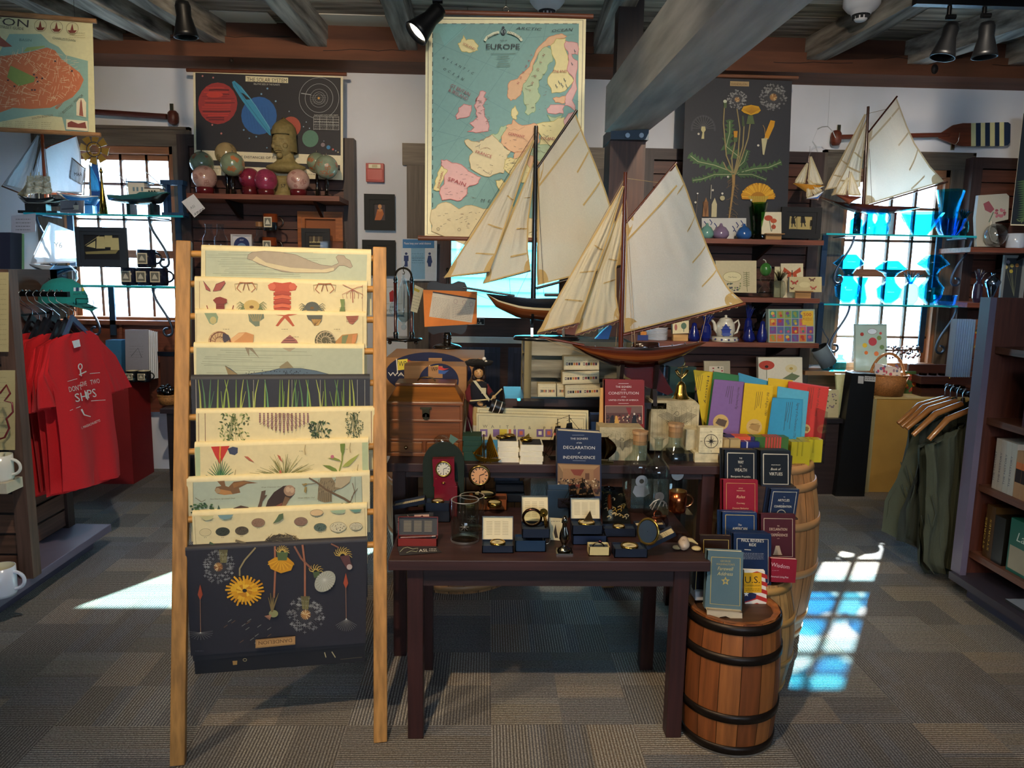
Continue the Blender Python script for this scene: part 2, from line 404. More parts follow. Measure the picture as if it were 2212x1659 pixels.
for px in(1355,1385):c=at(px,293,4.16);m.cyl(c,c-V((0,.012,0)),.013,10,'#9aa4ae')
m.build('post_bracket',kind='structure')
def window(no,x0,x1,z0,z1,cols,bars,meet,cas):
 w=M('woodz','#8a5a3a');y=YW+.04
 w.box((x0,YW-.01,z0),(x0+.03,YW+.12,z1));w.box((x1-.03,YW-.01,z0),(x1,YW+.12,z1));w.box((x0,YW-.01,z1-.05),(x1,YW+.12,z1),None,'woodx');w.box((x0,YW-.05,z0-.03),(x1,YW+.12,z0+.02),None,'woodx')
 w.box((x0+.03,y,z0+.02),(x0+.06,y+.03,z1));w.box((x1-.06,y,z0+.02),(x1-.03,y+.03,z1));w.box((x0,y,z1-.09),(x1,y+.03,z1),None,'woodx')
 for i in range(1,cols):x=x0+.03+(x1-x0-.06)*i/cols;w.box((x-.009,y,z0),(x+.009,y+.03,z1),'#6b5040')
 for z in bars:w.box((x0,y,z-.009),(x1,y+.03,z+.009),'#6b5040','woodx')
 w.box((x0,y-.02,meet-.028),(x1,y+.05,meet+.028),'#7c4f33','woodx')
 W_=w.build('window_%d'%no)
 g=M('glass','#f4fbff');g.box((x0+.03,y+.012,z0+.02),(x1-.03,y+.016,z1-.05));g.build('window_pane',W_)
 c=M('woodz','#5b5045');L_,R_,T_,B_=cas
 c.box((L_,YW-.03,B_),(x0,YW,T_));c.box((x1,YW-.03,B_),(R_,YW,T_));c.box((L_,YW-.032,z1),(R_,YW,T_),None,'woodx')
 c.box((L_-.012,YW-.045,B_),(L_+.01,YW,T_+.01));c.box((R_-.01,YW-.045,B_),(R_+.012,YW,T_+.01));c.box((L_-.012,YW-.045,T_-.008),(R_+.012,YW,T_+.012),None,'woodx')
 c.build('trim_%d'%(no+1))
a=at(78,290,5.5).x;b=at(410,280,5.5).x
zz=[at(300,q,5.53).z for q in(398,474,549,620)]
window(1,*WINS[0],4,[zz[0],zz[1],zz[3]],zz[2],(a,b,at(300,278,5.5).z,.2))
zz=[at(1900,q,5.53).z for q in(450,520,590,660,728)]
window(3,*WINS[2],4,[zz[0],zz[1],zz[3],zz[4]],zz[2],(at(1780,330,5.5).x,at(2098,330,5.5).x,2.41,.86))
m=M('woodx','#9c6a45');m.box((2.33,5.3,.80),(3.55,5.5,.83));m.box((2.38,5.46,.5),(3.5,5.5,.8),'#6f5440');m.build('trim_6')
m=M('woodx','#6e3a26');m.box((-3.1,5.42,.45),(-2.2,5.5,1.10));m.box((-3.12,5.36,1.09),(-2.18,5.5,1.12),'#7d4a33')
p=[at(262,697,5.41),at(379,702,5.41),at(372,790,5.41),at(262,780,5.41)]
for i in range(4):m.bar(p[i],p[(i+1)%4],.02,.02,'#7d4a33')
m.build('trim_7')
c=M('woodz','#5f5144');a,b=-.617,.877
c.box((a+.03,YW-.03,0),(-.43,YW,2.27));c.box((.69,YW-.03,0),(b-.03,YW,2.27));c.box((a,YW-.035,2.25),(b,YW,2.40),'#6d6052','woodx');c.build('trim_2')
d=M('woodz','#4a2c25');dy=YW+.03;gz0,gz1,gx0,gx1=1.17,1.74,-.27,.53
d.box((-.43,dy,0),(gx0,dy+.05,2.25));d.box((gx1,dy,0),(.69,dy+.05,2.25));d.box((gx0,dy,0),(gx1,dy+.05,gz0),None,'woodx');d.box((gx0,dy,gz1),(gx1,dy+.05,2.25),None,'woodx')
for x0,x1,z0,z1 in((-.2,.1,.2,.95),(.16,.46,.2,.95)):d.box((x0,dy-.008,z0),(x1,dy,z1),'#3a3f58');d.box((x0+.04,dy-.012,z0+.04),(x1-.04,dy,z1-.04),'#343850')
D_=d.build('door_1')
g=M('glass','#dffcff');g.box((gx0,dy+.02,gz0),(gx1,dy+.025,gz1));g.build('door_glass',D_)
d=M('semi','#e9f0ee');d.box((at(975,745,5.5).x,dy-.05,.985),(.6,dy-.03,1.03));d.box((-.3,dy-.05,.98),(-.27,dy,1.035));d.build('push_bar',D_)
d=M('matte','#101820');A=Art(d,(0,dy-.004,0),(0,-1,0));p=at(1012,687,dy-.004);q=at(1047,702,dy-.004);d.box((p.x,dy-.004,q.z),(q.x,dy,p.z));A.frame(1012,688,1046,701,1,'#fff')
A.text('E',1036,694,5,'#fff');A.text('OR',1036,701,5,'#fff');d.build('door_sign',D_)
m=M('matte','#a9b4b8');m.box((-9,5.7,-.3),(10,14,-.1));m.build('outside_ground',kind='structure')
m=M('matte','#5cb0b4');m.box((-1.6,8.1,-.1),(2.6,8.3,2.5))
for i in range(16):z=.1+i*.15;m.hexa([(-1.6,8.07,z),(2.6,8.07,z),(2.6,8.1,z),(-1.6,8.1,z),(-1.6,8.095,z+.148),(2.6,8.095,z+.148),(2.6,8.1,z+.148),(-1.6,8.1,z+.148)],'#62b8bc')
for i in range(16):z=.1+i*.15;m.box((-1.6,8.06,z-.006),(2.6,8.1,z),'#2c7078')
m.build('clapboard_house',label='pale blue clapboard house wall seen outside the door window',cat='house')
def slatwall(x0,x1,z0,z1,label,fr='#3b2b29',sl=('#5c362a','#633b2d','#553127')):
 t=thing('slatwall_panel',label,'display panel',((x0+x1)/2,5.4,z0),'slatted wall panels')
 m=M('woodx',fr);b=.075
 m.box((x0,5.38,z0),(x0+b,5.48,z1),None,'woodz');m.box((x1-b,5.38,z0),(x1,5.48,z1),None,'woodz');m.box((x0+b,5.38,z1-b),(x1-b,5.48,z1));m.box((x0+b,5.38,z0),(x1-b,5.48,z0+b));m.build('frame',t)
 m=M('woodx','#555');z=z1-b-.092;i=0
 m.box((x0+b,5.45,z0+b),(x1-b,5.48,z1-b),'#160d0b','matte')
 while z>z0+b:m.box((x0+b,5.41,z),(x1-b,5.45,z+.084),sl[i%3]);z-=.092;i+=1
 m.build('slat_panel',t)
slatwall(-2.16,-.944,.3,2.41,'brown slatted wall panel behind the globes shelf')
slatwall(1.091,2.389,.3,2.39,'brown slatted wall panel behind the dandelion chart and teapot shelf')
slatwall(3.471,4.7,.3,2.38,'brown slatted wall panel at the right beyond the cyan glass window')
def shelf(x0,x1,z,label,y0=5.1,y1=5.41,br=(),t_=.032):
 t=thing('wall_shelf',label,'shelf',((x0+x1)/2,y0,z),'wooden shelves on the slatted panels')
 m=M('woodx','#7a4534');m.box((x0,y0,z-t_),(x1,y1,z));m.build('board',t)
 for x in br:
  m=M('iron','#15181c');m.prism([(x-.011,y0+.05,z-t_),(x-.011,y1,z-t_),(x-.011,y1,z-t_-.11),(x-.011,y1-.06,z-t_-.1)],(1,0,0),.022);m.build('bracket',t)
def shz(x,y,Y=5.0):return at(x,y,Y).z
G1=shz(600,421,5.05);G2=shz(600,549,5.05)
shelf(at(403,415,5.05).x,at(733,427,5.05).x,G1,'upper brown wall shelf carrying the bust and the globes',5.05,br=(-1.74,-1.16))
shelf(-2.0,-1.0,G2,'brown wall shelf with mugs and bottles behind the poster ladder',5.05,br=(-1.74,-1.16))
R1,R2,R3=shz(1700,518),shz(1700,644),shz(1700,741)
R4=shz(1700,836)
shelf(1.12,at(1780,520,5).x,R1,'brown wall shelf with the silhouette picture and green vase',5.0,br=(1.93,))
shelf(1.12,at(1771,645,5).x,R2,'brown wall shelf with glass pineapple and butterfly boxes',5.0,br=(1.95,))
shelf(1.0,at(1769,745,5).x,R3,'brown wall shelf with the blue glassware and teapot',5.0,br=(2.08,))
shelf(1.12,2.28,R4,'lowest brown wall shelf with the poppy note cards',5.0)
S1,S2=shz(2150,535),shz(2150,655)
shelf(at(2097,535,5).x,4.6,S1,'right wall shelf holding the rose tote bag and blue mug',5.0,br=(3.75,))
shelf(at(2090,655,5).x,4.6,S2,'right wall shelf with two glass ornaments',5.0,br=(3.75,))
def glass_shelf(x0,x1,z,label,brs,front=5.1):
 t=thing('glass_shelf',label,'shelf',((x0+x1)/2,front,z),'glass shelves across the windows')
 m=M('cyan','#e6fdff');m.box((x0,front,z-.012),(x1,5.375,z));m.box((x0,front-.001,z-.012),(x1,front+.004,z),'#1fb6c6','semi');m.build('glass_board',t)
 for x,sd in brs:
  m=M('iron','#3c4c60');y=front+.06;pts=[]  # sky reflection is put into the blue-grey of the iron
  for i in range(13):
   a=i/12;pts.append((x+sd*(-.02+.12*(sin(a*pi*.5)**2)),y+.0,z-.012-a*.30))
  ex=pts[-1]
  for i in range(1,15):a=i/14*1.6*pi;r=.034*(1-.4*i/14);pts.append((ex[0]-sd*(.034-r*cos(a)),y,ex[2]-r*sin(a)))
  m.tube(pts,.0085,6);m.box((x-.03,y-.01,z-.018),(x+.03,5.375,z-.012));m.box((x+sd*.09-.02,5.36,z-.36),(x+sd*.09+.02,5.375,z));m.build('scroll_bracket',t)
GL1=at(220,462,5.1).z;GL2=at(300,617,5.1).z;GR1=1.81;GR2=1.33
glass_shelf(at(50,455,5.1).x,at(395,466,5.1).x,GL1,'upper glass shelf across the left window with model boats',((-3.0,1),(-2.26,1)))
glass_shelf(at(50,605,5.1).x,at(390,620,5.1).x,GL2,'lower glass shelf across the left window with mugs',((-2.75,1),(-2.26,1)))
glass_shelf(at(1785,507,5.1).x,at(2110,511,5.1).x,GR1,'upper glass shelf across the right window with cyan glass',((2.52,-1),(3.36,-1)))
glass_shelf(at(1780,655,5.1).x,at(2095,661,5.1).x,GR2,'lower glass shelf across the right window with cyan vases',((2.53,-1),(3.3,-1)))
# ================================================================== charts and things on the walls
def c2(*p):return[(380+a/3.95,b/3.95)for a,b in p]
def c3(*p):return[(860+a/3.95,b/3.95)for a,b in p]
def c4(*p):return[(1300+a/3.95,b/3.95)for a,b in p]
def c5(*p):return[(760+a/5.267,300+b/5.267)for a,b in p]
def c6(*p):return[(1460+a/5.267,400+b/5.267)for a,b in p]
def pane(m,pts,Y,t,col,mt='paper'):
 P=[at(x,y,Y)for x,y in pts];m.prism(P,(0,1,0),t,col,mt)
def rod(m,x0,y0,x1,y1,Y,r,col):
 a,b=at(x0,y0,Y),at(x1,y1,Y);z=(a.z+b.z)/2;m.cyl((a.x,Y,z),(b.x,Y,z),r,10,col,'woodx')
Y=5.32
t=thing('wall_chart','black solar system chart with red and blue planets above the globes','poster',at(580,385,Y))
m=M('paper');pane(m,[(417,153),(741,165),(741,389),(420,377)],Y,.002,'#efe4c2')
A=Art(m,(0,Y,0),(0,-1,0),.0001);K='#2c2b30'
A.poly([(422,157),(736,168),(736,336),(424,324)],K)
rn=random.Random(2)
p=c2((357,882));A.ell(*p[0],42.5,45,'#a83a3a')
for i in range(16):
 y=190+i*4.6;w=sqrt(max(0,1-((y-223)/45)**2))*40;o=rn.uniform(-6,6)
 A.line([(470-w*rn.uniform(.5,.95),y),(470+o,y+rn.uniform(-1,1)),(470+w*rn.uniform(.5,.95),y)],rn.uniform(1,2.6),rn.choice(['#6d2630','#8e2d33','#c7483f','#5a232d','#d0453c']))
A.ell(464,205,18,6,'#d2463b')
A.ell(559.7,250,38.5,41,'#2f66a8')
for i in range(8):A.line([(530+i*7,225+i),(540+i*6,280)],.8,'#285a98')
R=c2((480,700),(500,690),(560,740),(640,840),(800,1080),(812,1160),(796,1150),(700,1040),(560,850),(490,740));A.poly(R,'#3f9ac0')
A.poly(c2((555,790),(580,800),(640,850),(600,850)),K);A.line(c2((500,710),(600,870),(800,1140)),1,'#2d6f96');A.line(c2((560,750),(680,900),(805,1100)),1,'#77b9d2')
A.ell(629,274,21,22,'#b4533f');A.ell(670.6,299.6,17.6,18.4,'#5c8570')
for x,y,r,c in((697.7,313,4.6,'#8d7c80'),(709.7,318.5,4.4,'#4188b8'),(719.5,323,2.2,'#c8635c'),(725.4,325.8,1.6,'#8a9ab0'),(730.5,329,1.6,'#c0b58a'),(438,164.6,2,'#c98078'),(461,168,2,'#c98078'),(459,270,2,'#c98078'),(478.5,288.6,2.2,'#c98078'),(578,191.7,2,'#7da4c4'),(565,203.5,2,'#7da4c4'),(596,219,2,'#7da4c4'),(554,295.6,1.7,'#7da4c4'),(527,281,2,'#7da4c4'),(539,299,1.6,'#7da4c4'),(625,241,1.4,'#9fb4c4'),(656,274,1.3,'#9fb4c4'),(669,277.5,1.3,'#9fb4c4'),(577,319.5,1.5,'#7da4c4'),(700,305,1,'#9fb4c4'),(662,264,1.2,'#9fb4c4')):A.ell(x,y,r,r,c,n=10)
for r in(43,30,19,13,9):A.ring(689.5,212.5,r,r*1.03,.7 if r>20 else .5,'#b9bcbc',36)
A.ell(689,212.3,2.5,2.5,'#e0a748');A.scrib(672,205,705,225,5,'#9a9a96',.5);A.line([(651,202),(672,205)],1.6,'#b9bcbc')
A.rect(678,249,733,281,'#2c2b30',.04)
for y in(252,258,264,270,280):A.line([(678,y-.5),(733,y+1)],.7,'#c9c9c4')
for x in(678,691,706,720,732.5):A.line([(x,252),(x,281)],.6,'#c9c9c4')
A.scrib(680,253,731,279,7,'#c9c9c4',.5);A.text('THE PLANETS WITH THEIR ORBITS',705,250.5,2.4,'#d8d8d0',52)
A.poly(c2((597,650),(960,665),(960,712),(597,697)),'#eadfb8');A.text('THE SOLAR SYSTEM',577,177.5,8.2,'#3a3332',86,dy=.035)
A.text('RELATIVE SIZES OF THE PLANETS',577,184.6,3.6,'#d8d4c6',56,dy=.035)
A.text('RELATIVE DISTANCES OF THE PLANETS',565,343,5,'#4a4540',150,dy=.03)
A.poly([(424,345),(735,357),(735,368),(424,356)],K);A.scrib(430,360,540,366,1,'#6a6250',.8,.03);A.scrib(640,372,720,379,1,'#6a6250',.8,.03)
m.build('chart_sheet',t)
m=M();rod(m,403,150,749,162,Y,.012,'#6e3b26');m.build('hanging_rod',t)
Y=3.4
t=thing('hanging_map','large hanging wall map of Europe behind the model yachts','map',at(1090,515,Y))
m=M('paper');pane(m,[(919.5,36),(1266,40),(1257,514),(917.5,512)],Y,.0015,'#efe3b6')
A=Art(m,(0,Y,0),(0,-1,0),.0001)
SEA='#779f97'
A.frame(925,41.5,1259,44,0,'#333');A.line([(925,41),(1259.5,43.5),(1251.5,508),(923,506),(925,41)],1.1,'#2f2a28')
A.poly([(934.5,51),(1250.5,51),(1246,500),(931.5,500)],SEA)
A.poly([(936,52),(1000,52),(955,72),(936,70)],'#75a59f');A.poly([(945,60),(1010,55),(990,75),(960,100)],'#78a9a2')
for i in range(22):A.line([(934.5,52+i*20.3),(934.4,62+i*20.3)],1.6,'#2b3b3a');A.k-=.9
for i in range(16):A.line([(936+i*20,51.3),(946+i*20,51.3)],1.2,'#2b3b3a');A.k-=.9
A.k+=1
for a,b in(((936,250),(1060,52)),((934,300),(1110,52)),((933,380),(1160,52)),((936,90),(1250,220)),((936,150),(1240,320)),((934,220),(1100,330)),((1010,52),(936,120)),((1180,52),(1130,330)),((932,400),(1020,300)),((932,280),(1010,300)),((932,320),(1020,290)),((1240,75),(1135,82)),((940,470),(1110,460)),((1055,385),(1010,460)),((1055,385),(1090,470)),((1055,385),(1120,440))):A.line([a,b],.5,'#5c8380');A.k-=.9
A.k+=1
PK,YL,GN,OR,CR='#d8a8a2','#e0d094','#aebd94','#dcae84','#d4c49a'
def land(c,pts,lw=1.1):
 rn=random.Random(len(pts)*7+int(pts[0][0]))
 for amp in(.2,.17):
  o=[]
  for i,p in enumerate(pts):
   q=pts[(i+1)%len(pts)];o+=[p,((p[0]+q[0])/2+(q[1]-p[1])*rn.uniform(-amp,amp),(p[1]+q[1])/2-(q[0]-p[0])*rn.uniform(-amp,amp))]
  pts=o
 A.poly(pts,c);A.line(pts+[pts[0]],lw,{PK:'#c0716c',YL:'#b3a254',GN:'#7f9d6c',OR:'#c47c52',CR:'#a6905f'}[c])
land(YL,c3((510,375),(535,360),(560,300),(580,345),(650,345),(685,390),(680,430),(620,450),(545,440),(520,400)))
land(OR,c3((935,830),(960,860),(1000,850),(1050,800),(1065,740),(1090,700),(1150,560),(1200,450),(1260,400),(1300,390),(1350,330),(1440,310),(1400,290),(1340,300),(1270,330),(1200,400),(1150,500),(1080,610),(960,690),(940,760)))
land(GN,c3((1065,740),(1070,860),(1080,960),(1110,985),(1160,960),(1175,880),(1215,820),(1190,760),(1200,690),(1270,600),(1290,540),(1320,520),(1310,430),(1260,400),(1200,450),(1150,560),(1090,700)))
land(YL,c3((1310,430),(1300,390),(1350,330),(1430,330),(1420,400),(1450,480),(1440,600),(1500,690),(1450,750),(1310,795),(1280,720),(1280,660),(1330,600),(1345,540)))
land(PK,c3((1430,350),(1530,370),(1530,470),(1480,460),(1530,520),(1525,760),(1510,950),(1420,900),(1410,840),(1460,770),(1500,690),(1440,600),(1450,480),(1420,400)))
land(OR,c3((1320,840),(1430,820),(1420,880),(1340,875)));land(PK,c3((1270,930),(1300,895),(1420,900),(1410,970),(1280,965)));land(GN,c3((1270,980),(1410,975),(1380,1040),(1300,1035)))
land(YL,c3((965,960),(1000,900),(1025,960),(1010,1020),(975,1010)))
land(PK,c3((680,830),(660,870),(700,780),(750,790),(730,830),(755,850),(720,900),(735,960),(775,1070),(770,1120),(690,1130),(590,1125),(650,1090),(610,1055),(680,1000),(670,950),(650,900)),1.4)
land(PK,c3((490,990),(520,920),(560,890),(625,900),(610,990),(500,1020)),1.4)
land(PK,c3((1380,1040),(1510,950),(1525,1659),(1380,1659),(1380,1250)))
land(YL,c3((1180,1060),(1300,1040),(1420,1000),(1400,1150),(1380,1250),(1200,1260)))
land(GN,c3((1150,1240),(1380,1250),(1400,1480),(1250,1420),(1080,1330),(1050,1270)))
land(OR,c3((1000,1300),(1080,1290),(1250,1420),(1500,1480),(1500,1640),(1300,1659),(1140,1480),(940,1400)))
land(OR,c3((970,1060),(985,1020),(1090,1070),(1180,1060),(1200,1150),(1180,1260),(1080,1290),(960,1290),(880,1230),(880,1150),(920,1075)))
land(GN,c3((830,1150),(880,1080),(920,1070),(890,1150),(860,1210),(790,1150)))
land(CR,c3((565,1205),(600,1190),(690,1215),(760,1170),(800,1150),(860,1210),(960,1290),(930,1350),(900,1480),(780,1510),(620,1440),(640,1300)))
land(YL,c3((930,1350),(1060,1340),(1140,1480),(1060,1560),(940,1480),(900,1440)))
land(PK,c5((1020,240),(1080,240),(1300,340),(1470,440),(1440,500),(1310,560),(1300,640),(1240,700),(1080,690),(1030,700),(1000,600),(1050,420),(1090,360),(1020,300)),1.5)
land(YL,c5((1020,310),(1090,360),(1050,420),(1000,590),(930,580),(960,450)))
land(CR,c5((905,810),(1020,730),(1220,800),(1500,800),(1700,770),(1880,800),(2000,900),(2540,920),(2540,1052),(905,1048)))
land(YL,c5((1640,480),(1700,460),(1790,640),(1850,800),(1780,760),(1690,590)))
rn=random.Random(8)
for i in range(150):
 x,y=rn.choice([(rn.uniform(1020,1120),rn.uniform(300,380)),(rn.uniform(950,1030),rn.uniform(355,430)),(rn.uniform(1090,1240),rn.uniform(265,360)),(rn.uniform(1130,1180),rn.uniform(160,240)),(rn.uniform(940,1040),rn.uniform(455,495)),(rn.uniform(1025,1055),rn.uniform(200,285))])
 l=rn.uniform(2,8);g=rn.uniform(-.5,.4);A.line([(x,y),(x+l,y+g*l)],.6,rn.choice(['#4a443c','#5b5348','#7b5146','#6b6358']));A.k-=.9
for i in range(26):
 x,y=rn.uniform(1020,1230),rn.uniform(280,400);pts=[(x,y)]
 for k in range(5):x+=rn.uniform(-8,9);y+=rn.uniform(-5,6);pts.append((x,y))
 A.line(pts,.6,rn.choice(['#a86a5c','#6b6358','#b98d6c']));A.k-=.9
A.k+=2
for x,y,s_ in((1206,175,4),(1212,180,5),(1200,183,4),(1218,170,4),(1222,183,5),(1234,136,3),(1240,108,3)):A.line([(x,y),(x+s_*.3,y+s_),(x+s_,y+s_*1.4),(x+s_*.6,y+s_*2)],1.2,'#40606a')
NV,RD='#22303a','#9e3440'
A.text('ARCTIC',1142,66,5.5,NV,56,dy=.05,it=1);A.text('OCEAN',1215,69,5.5,NV,46,dy=-.08,it=1)
for i,ch in enumerate('ATLANTIC'):A.text(ch,957+i*9,128+i*4.8,5.2,NV,dx=1,dy=.5,it=1)
for i,ch in enumerate('OCEAN'):A.text(ch,960+i*9.6,153+i*5.2,5.2,NV,dx=1,dy=.5,it=1)
A.text('EUROPE',1086.5,107.5,11.2,'#1d2730',72);A.text('MAP OF',1088,90.5,2.8,NV,15)
A.ell(1087.3,70,6,7,NV,n=12);A.ell(1087.3,70,4,5,'#a8c6bb',n=12);A.rect(1085,66,1090,76,NV);A.ell(1087,61,3,2.5,NV,n=8)
for i in range(21):
 pass
A.line([(1047,90),(1052,82),(1066,74),(1078,71)],5.5,'#d5d7b8');A.line([(1096,71),(1108,74),(1122,82),(1127,90)],5.5,'#d5d7b8')
A.text("BACON'S",1065,80.5,4.6,NV,24,dy=-.38);A.text('EXCELSIOR',1111,79,4.6,NV,30,dy=.42)
for i,w in enumerate((54,24,28,20,24,30)):A.line([(1087-w/2,117.5+i*5.3),(1087+w/2,117.5+i*5.3)],.9,'#42605e')
A.text('GT BRITAIN',993,199,7.5,'#8a4a58',46,dy=.5);A.text('& IRELAND',989,208.5,7.5,'#8a4a58',46,dy=.5)
A.text('ICELAND',1013,104,4.6,RD,28,dy=.5);A.text('FINLAND',1209,158,5.4,RD,30)
for i,ch in enumerate('NORWAY'):A.text(ch,1121+i*5.8,182-i*12,4.6,RD,dx=.5,dy=-1)
for i,ch in enumerate('SWEDEN'):A.text(ch,1146+i*6,197-i*15,5,'#8c3c3a',dx=.5,dy=-1)
A.text('GERMANY',1115,296,6,RD,36,dy=.2);A.text('POLAND',1183,303,6,RD,30,dy=.05);A.text('FRANCE',1044,337,6.5,RD,36,dy=.33)
A.text('SPAIN',986,397,8,RD,40,dy=.35);A.text('PORTUGAL',954,389,4.6,RD,38,dx=.25,dy=-1);A.text('M  E',1049,437,6,NV,22,dy=.1,it=1)
A.ring(947,495,3,3,.6,'#4a443c',12);A.ring(992,496,3,3,.6,'#4a443c',12)
m.build('map_sheet',t)
for r_ in((942,28,1281.5,34),(903,515,1275,520)):m=M();rod(m,*r_,Y,.011,'#6e3d28');m.build('hanging_rod',t)
m=M('brass','#8a8478');c=at(1093,20,Y);m.lathe([(.012+.0022*cos(a*pi/4),.0022*sin(a*pi/4))for a in range(9)],c-V((0,0,.002)),(0,1,0),16)
a=at(1093,12,Y);m.tube([c+V((0,0,.012)),(c.x,Y,2.96)],.0016,5);m.tube([c-V((0,0,.012)),(c.x,Y,at(1093,29,Y).z)],.0016,5);m.build('hanging_ring',t)
Y=5.165
t=thing('wall_chart','tall dark dandelion chart hanging behind the green vase','poster',at(1590,500,Y))
m=M('paper');pane(m,[(1482,166),(1711,175),(1699,509),(1470,500)],Y,.002,'#34353b')
A=Art(m,(0,Y,0),(0,-1,0),.0001)
def clock(x,y,r,k=40,seed=1):
 rn=random.Random(seed)
 for i in range(k):
  a=2*pi*i/k;A.line([(x,y),(x+r*.78*cos(a),y+r*.78*sin(a))],.35,'#6f6f70');A.k-=.9
 A.k+=1
 for i in range(k*3):
  a=rn.uniform(0,2*pi);q=r*sqrt(rn.uniform(.25,1));px_,py_=x+q*cos(a),y+q*sin(a);s_=r*.09
  A.line([(px_-s_,py_),(px_+s_,py_)],.5,'#b9b9b4');A.line([(px_,py_-s_),(px_,py_+s_)],.5,'#a5a5a2');A.k-=2
 A.k+=2
 for i in range(16):a=2*pi*i/16;A.line([(x,y),(x+r*.28*cos(a),y+r*.28*sin(a))],r*.06,rn.choice(['#b4854e','#d6b884','#8f5d35']));A.k-=.9
 A.k+=1
def flower(x,y,rx,ry,k=26,seed=1,rot=0):
 rn=random.Random(seed)
 for ring,c in((1,['#d99a1c','#e6ab28','#cf8d17']),(.72,['#e8b22c','#dc9c1c']),(.42,['#c9861a','#f0be3c'])):
  for i in range(k):
   a=2*pi*i/k+ring+rot;q=ring*rn.uniform(.88,1.06);A.line([(x+rx*.12*cos(a),y+ry*.12*sin(a)),(x+rx*q*.7*cos(a+.04),y+ry*q*.7*sin(a+.04)),(x+rx*q*cos(a),y+ry*q*sin(a))],rx*.14,rn.choice(c),rx*.09);A.k-=.9
  A.k+=1
def leaf(pts,w,c,teeth=8,side=1):
 w*=1.7
 n=len(pts)
 A.line(pts,w,c,w*.3);L_=[]
 for i in range(teeth*2):
  f=i/(teeth*2)*(n-1);k=int(f);u=f-k;a,b=pts[k],pts[min(k+1,n-1)];x=a[0]+(b[0]-a[0])*u;y=a[1]+(b[1]-a[1])*u;dx,dy=b[0]-a[0],b[1]-a[1];l=hypot(dx,dy)or 1;dx/=l;dy/=l
  ww=w*(1.5 if i%2 else .8)*(1-.5*f/(n-1));L_.append((x,y,dx,dy,ww))
 for x,y,dx,dy,ww in L_:
  for sg in(-1,1):A.poly([(x-dx*w*.5,y-dy*w*.5),(x+sg*(-dy)*ww+dx*w*.5,y+sg*dx*ww+dy*w*.5),(x+dx*w*.7,y+dy*w*.7)],c);A.k-=.9
 A.k+=1;A.line(pts,w*.14,'#a9b184')
A.poly(c4((1095,692),(1257,697),(1256,738),(1094,733)),'#b69a6c');A.text('DANDELION',1597,184,4.2,'#5e4527',34,dy=.03)
clock(*c4((1155,850))[0],21,36,2);clock(*c4((1463,830))[0],29,40,3)
A.ring(*c4((865,1100))[0],25,28,4,'#46474c',24,pi*.95,pi*2.05)
for i in range(13):a=pi*1.0+i*pi/12;A.line([c4((865,1095))[0],(1519+24*cos(a),277+27*sin(a))],.5,'#7c7c7a')
A.poly(c4((850,1080),(880,1080),(885,1110),(872,1130),(872,1185),(848,1185),(858,1130),(845,1110)),'#cfc38e')
GR='#48663e'
leaf(c4((1170,1340),(1060,1250),(1090,1130),(1090,1035)),7,GR);leaf(c4((1120,1470),(960,1410),(820,1380),(755,1330)),7,'#4a6a41');leaf(c4((1120,1490),(960,1490),(850,1530),(775,1540)),5,GR);leaf(c4((1150,1480),(1300,1440),(1420,1430),(1525,1385)),6,GR);leaf(c4((1160,1490),(1280,1490),(1400,1535)),4,'#3f5c39');leaf(c4((1170,1420),(1210,1380),(1240,1290)),5,'#3f5c39')
ST='#9a8a5c'
for s_ in(((1120,1480),(1060,1330),(1035,1050),(1045,880)),((1125,1480),(1160,1330),(1175,1100),(1150,930)),((1130,1490),(1200,1250),(1210,1080),(1200,1000)),((1135,1490),(1190,1350),(1245,1180),(1262,1060)),((1115,1480),(1105,1350),(1130,1240),(1135,1190)),((1110,1480),(1060,1440),(1035,1385))):A.line(c4(*s_),3,ST,2.4)
A.line(c4((1205,1080),(1200,990)),6,'#4c5c3c',3);A.poly(c4((1230,1060),(1300,1060),(1285,985),(1245,985)),'#5d6e44')
A.poly(c4((1187,945),(1205,910),(1270,897),(1335,910),(1353,945),(1330,968),(1270,985),(1210,965)),'#dba41e')
for i in range(18):x=1200+i*8.5;A.line(c4((1270,975),(x,905+abs(i-9)*3.4)),1,'#b9820f')
A.ell(*c4((1048,868))[0],4,3.6,'#c9cdb0');A.poly(c4((1035,880),(1062,880),(1060,925),(1040,925)),'#51643e')
A.poly(c4((1120,1120),(1155,1120),(1150,1180),(1125,1180)),'#d09222');A.poly(c4((1115,1175),(1155,1175),(1150,1215),(1120,1215)),'#56683f')
A.poly(c4((1380,1190),(1395,1130),(1435,1028),(1473,1035),(1465,1080),(1415,1190)),'#dc9c1c');A.poly(c4((1357,1185),(1410,1180),(1395,1250),(1380,1325),(1368,1320),(1362,1250)),'#c9c094');A.line(c4((1390,1190),(1385,1100),(1370,1070)),1,'#c9a060')
A.ell(*c4((822,1145))[0],2.4,2.4,'#d8d2c0');A.ell(*c4((1330,1243))[0],2.4,2.4,'#d8d2c0');A.ell(*c4((1072,1510))[0],2.2,2.2,'#d8d2c0')
A.line(c4((1120,1490),(1120,1570),(1110,1659))+c6((600,380)),7,'#a98650',3)
rn=random.Random(6)
for i in range(26):y=rn.uniform(380,470);s_=rn.choice((-1,1));A.line([(1581,y),(1581+s_*rn.uniform(4,9),y+rn.uniform(1,8)),(1581+s_*rn.uniform(6,14),y+rn.uniform(3,14))],.6,'#8a6e44')
A.poly([(1636+36*cos(pi*i/20),428-32*sin(pi*i/20))for i in range(21)],'#b97c12')
rn=random.Random(9)
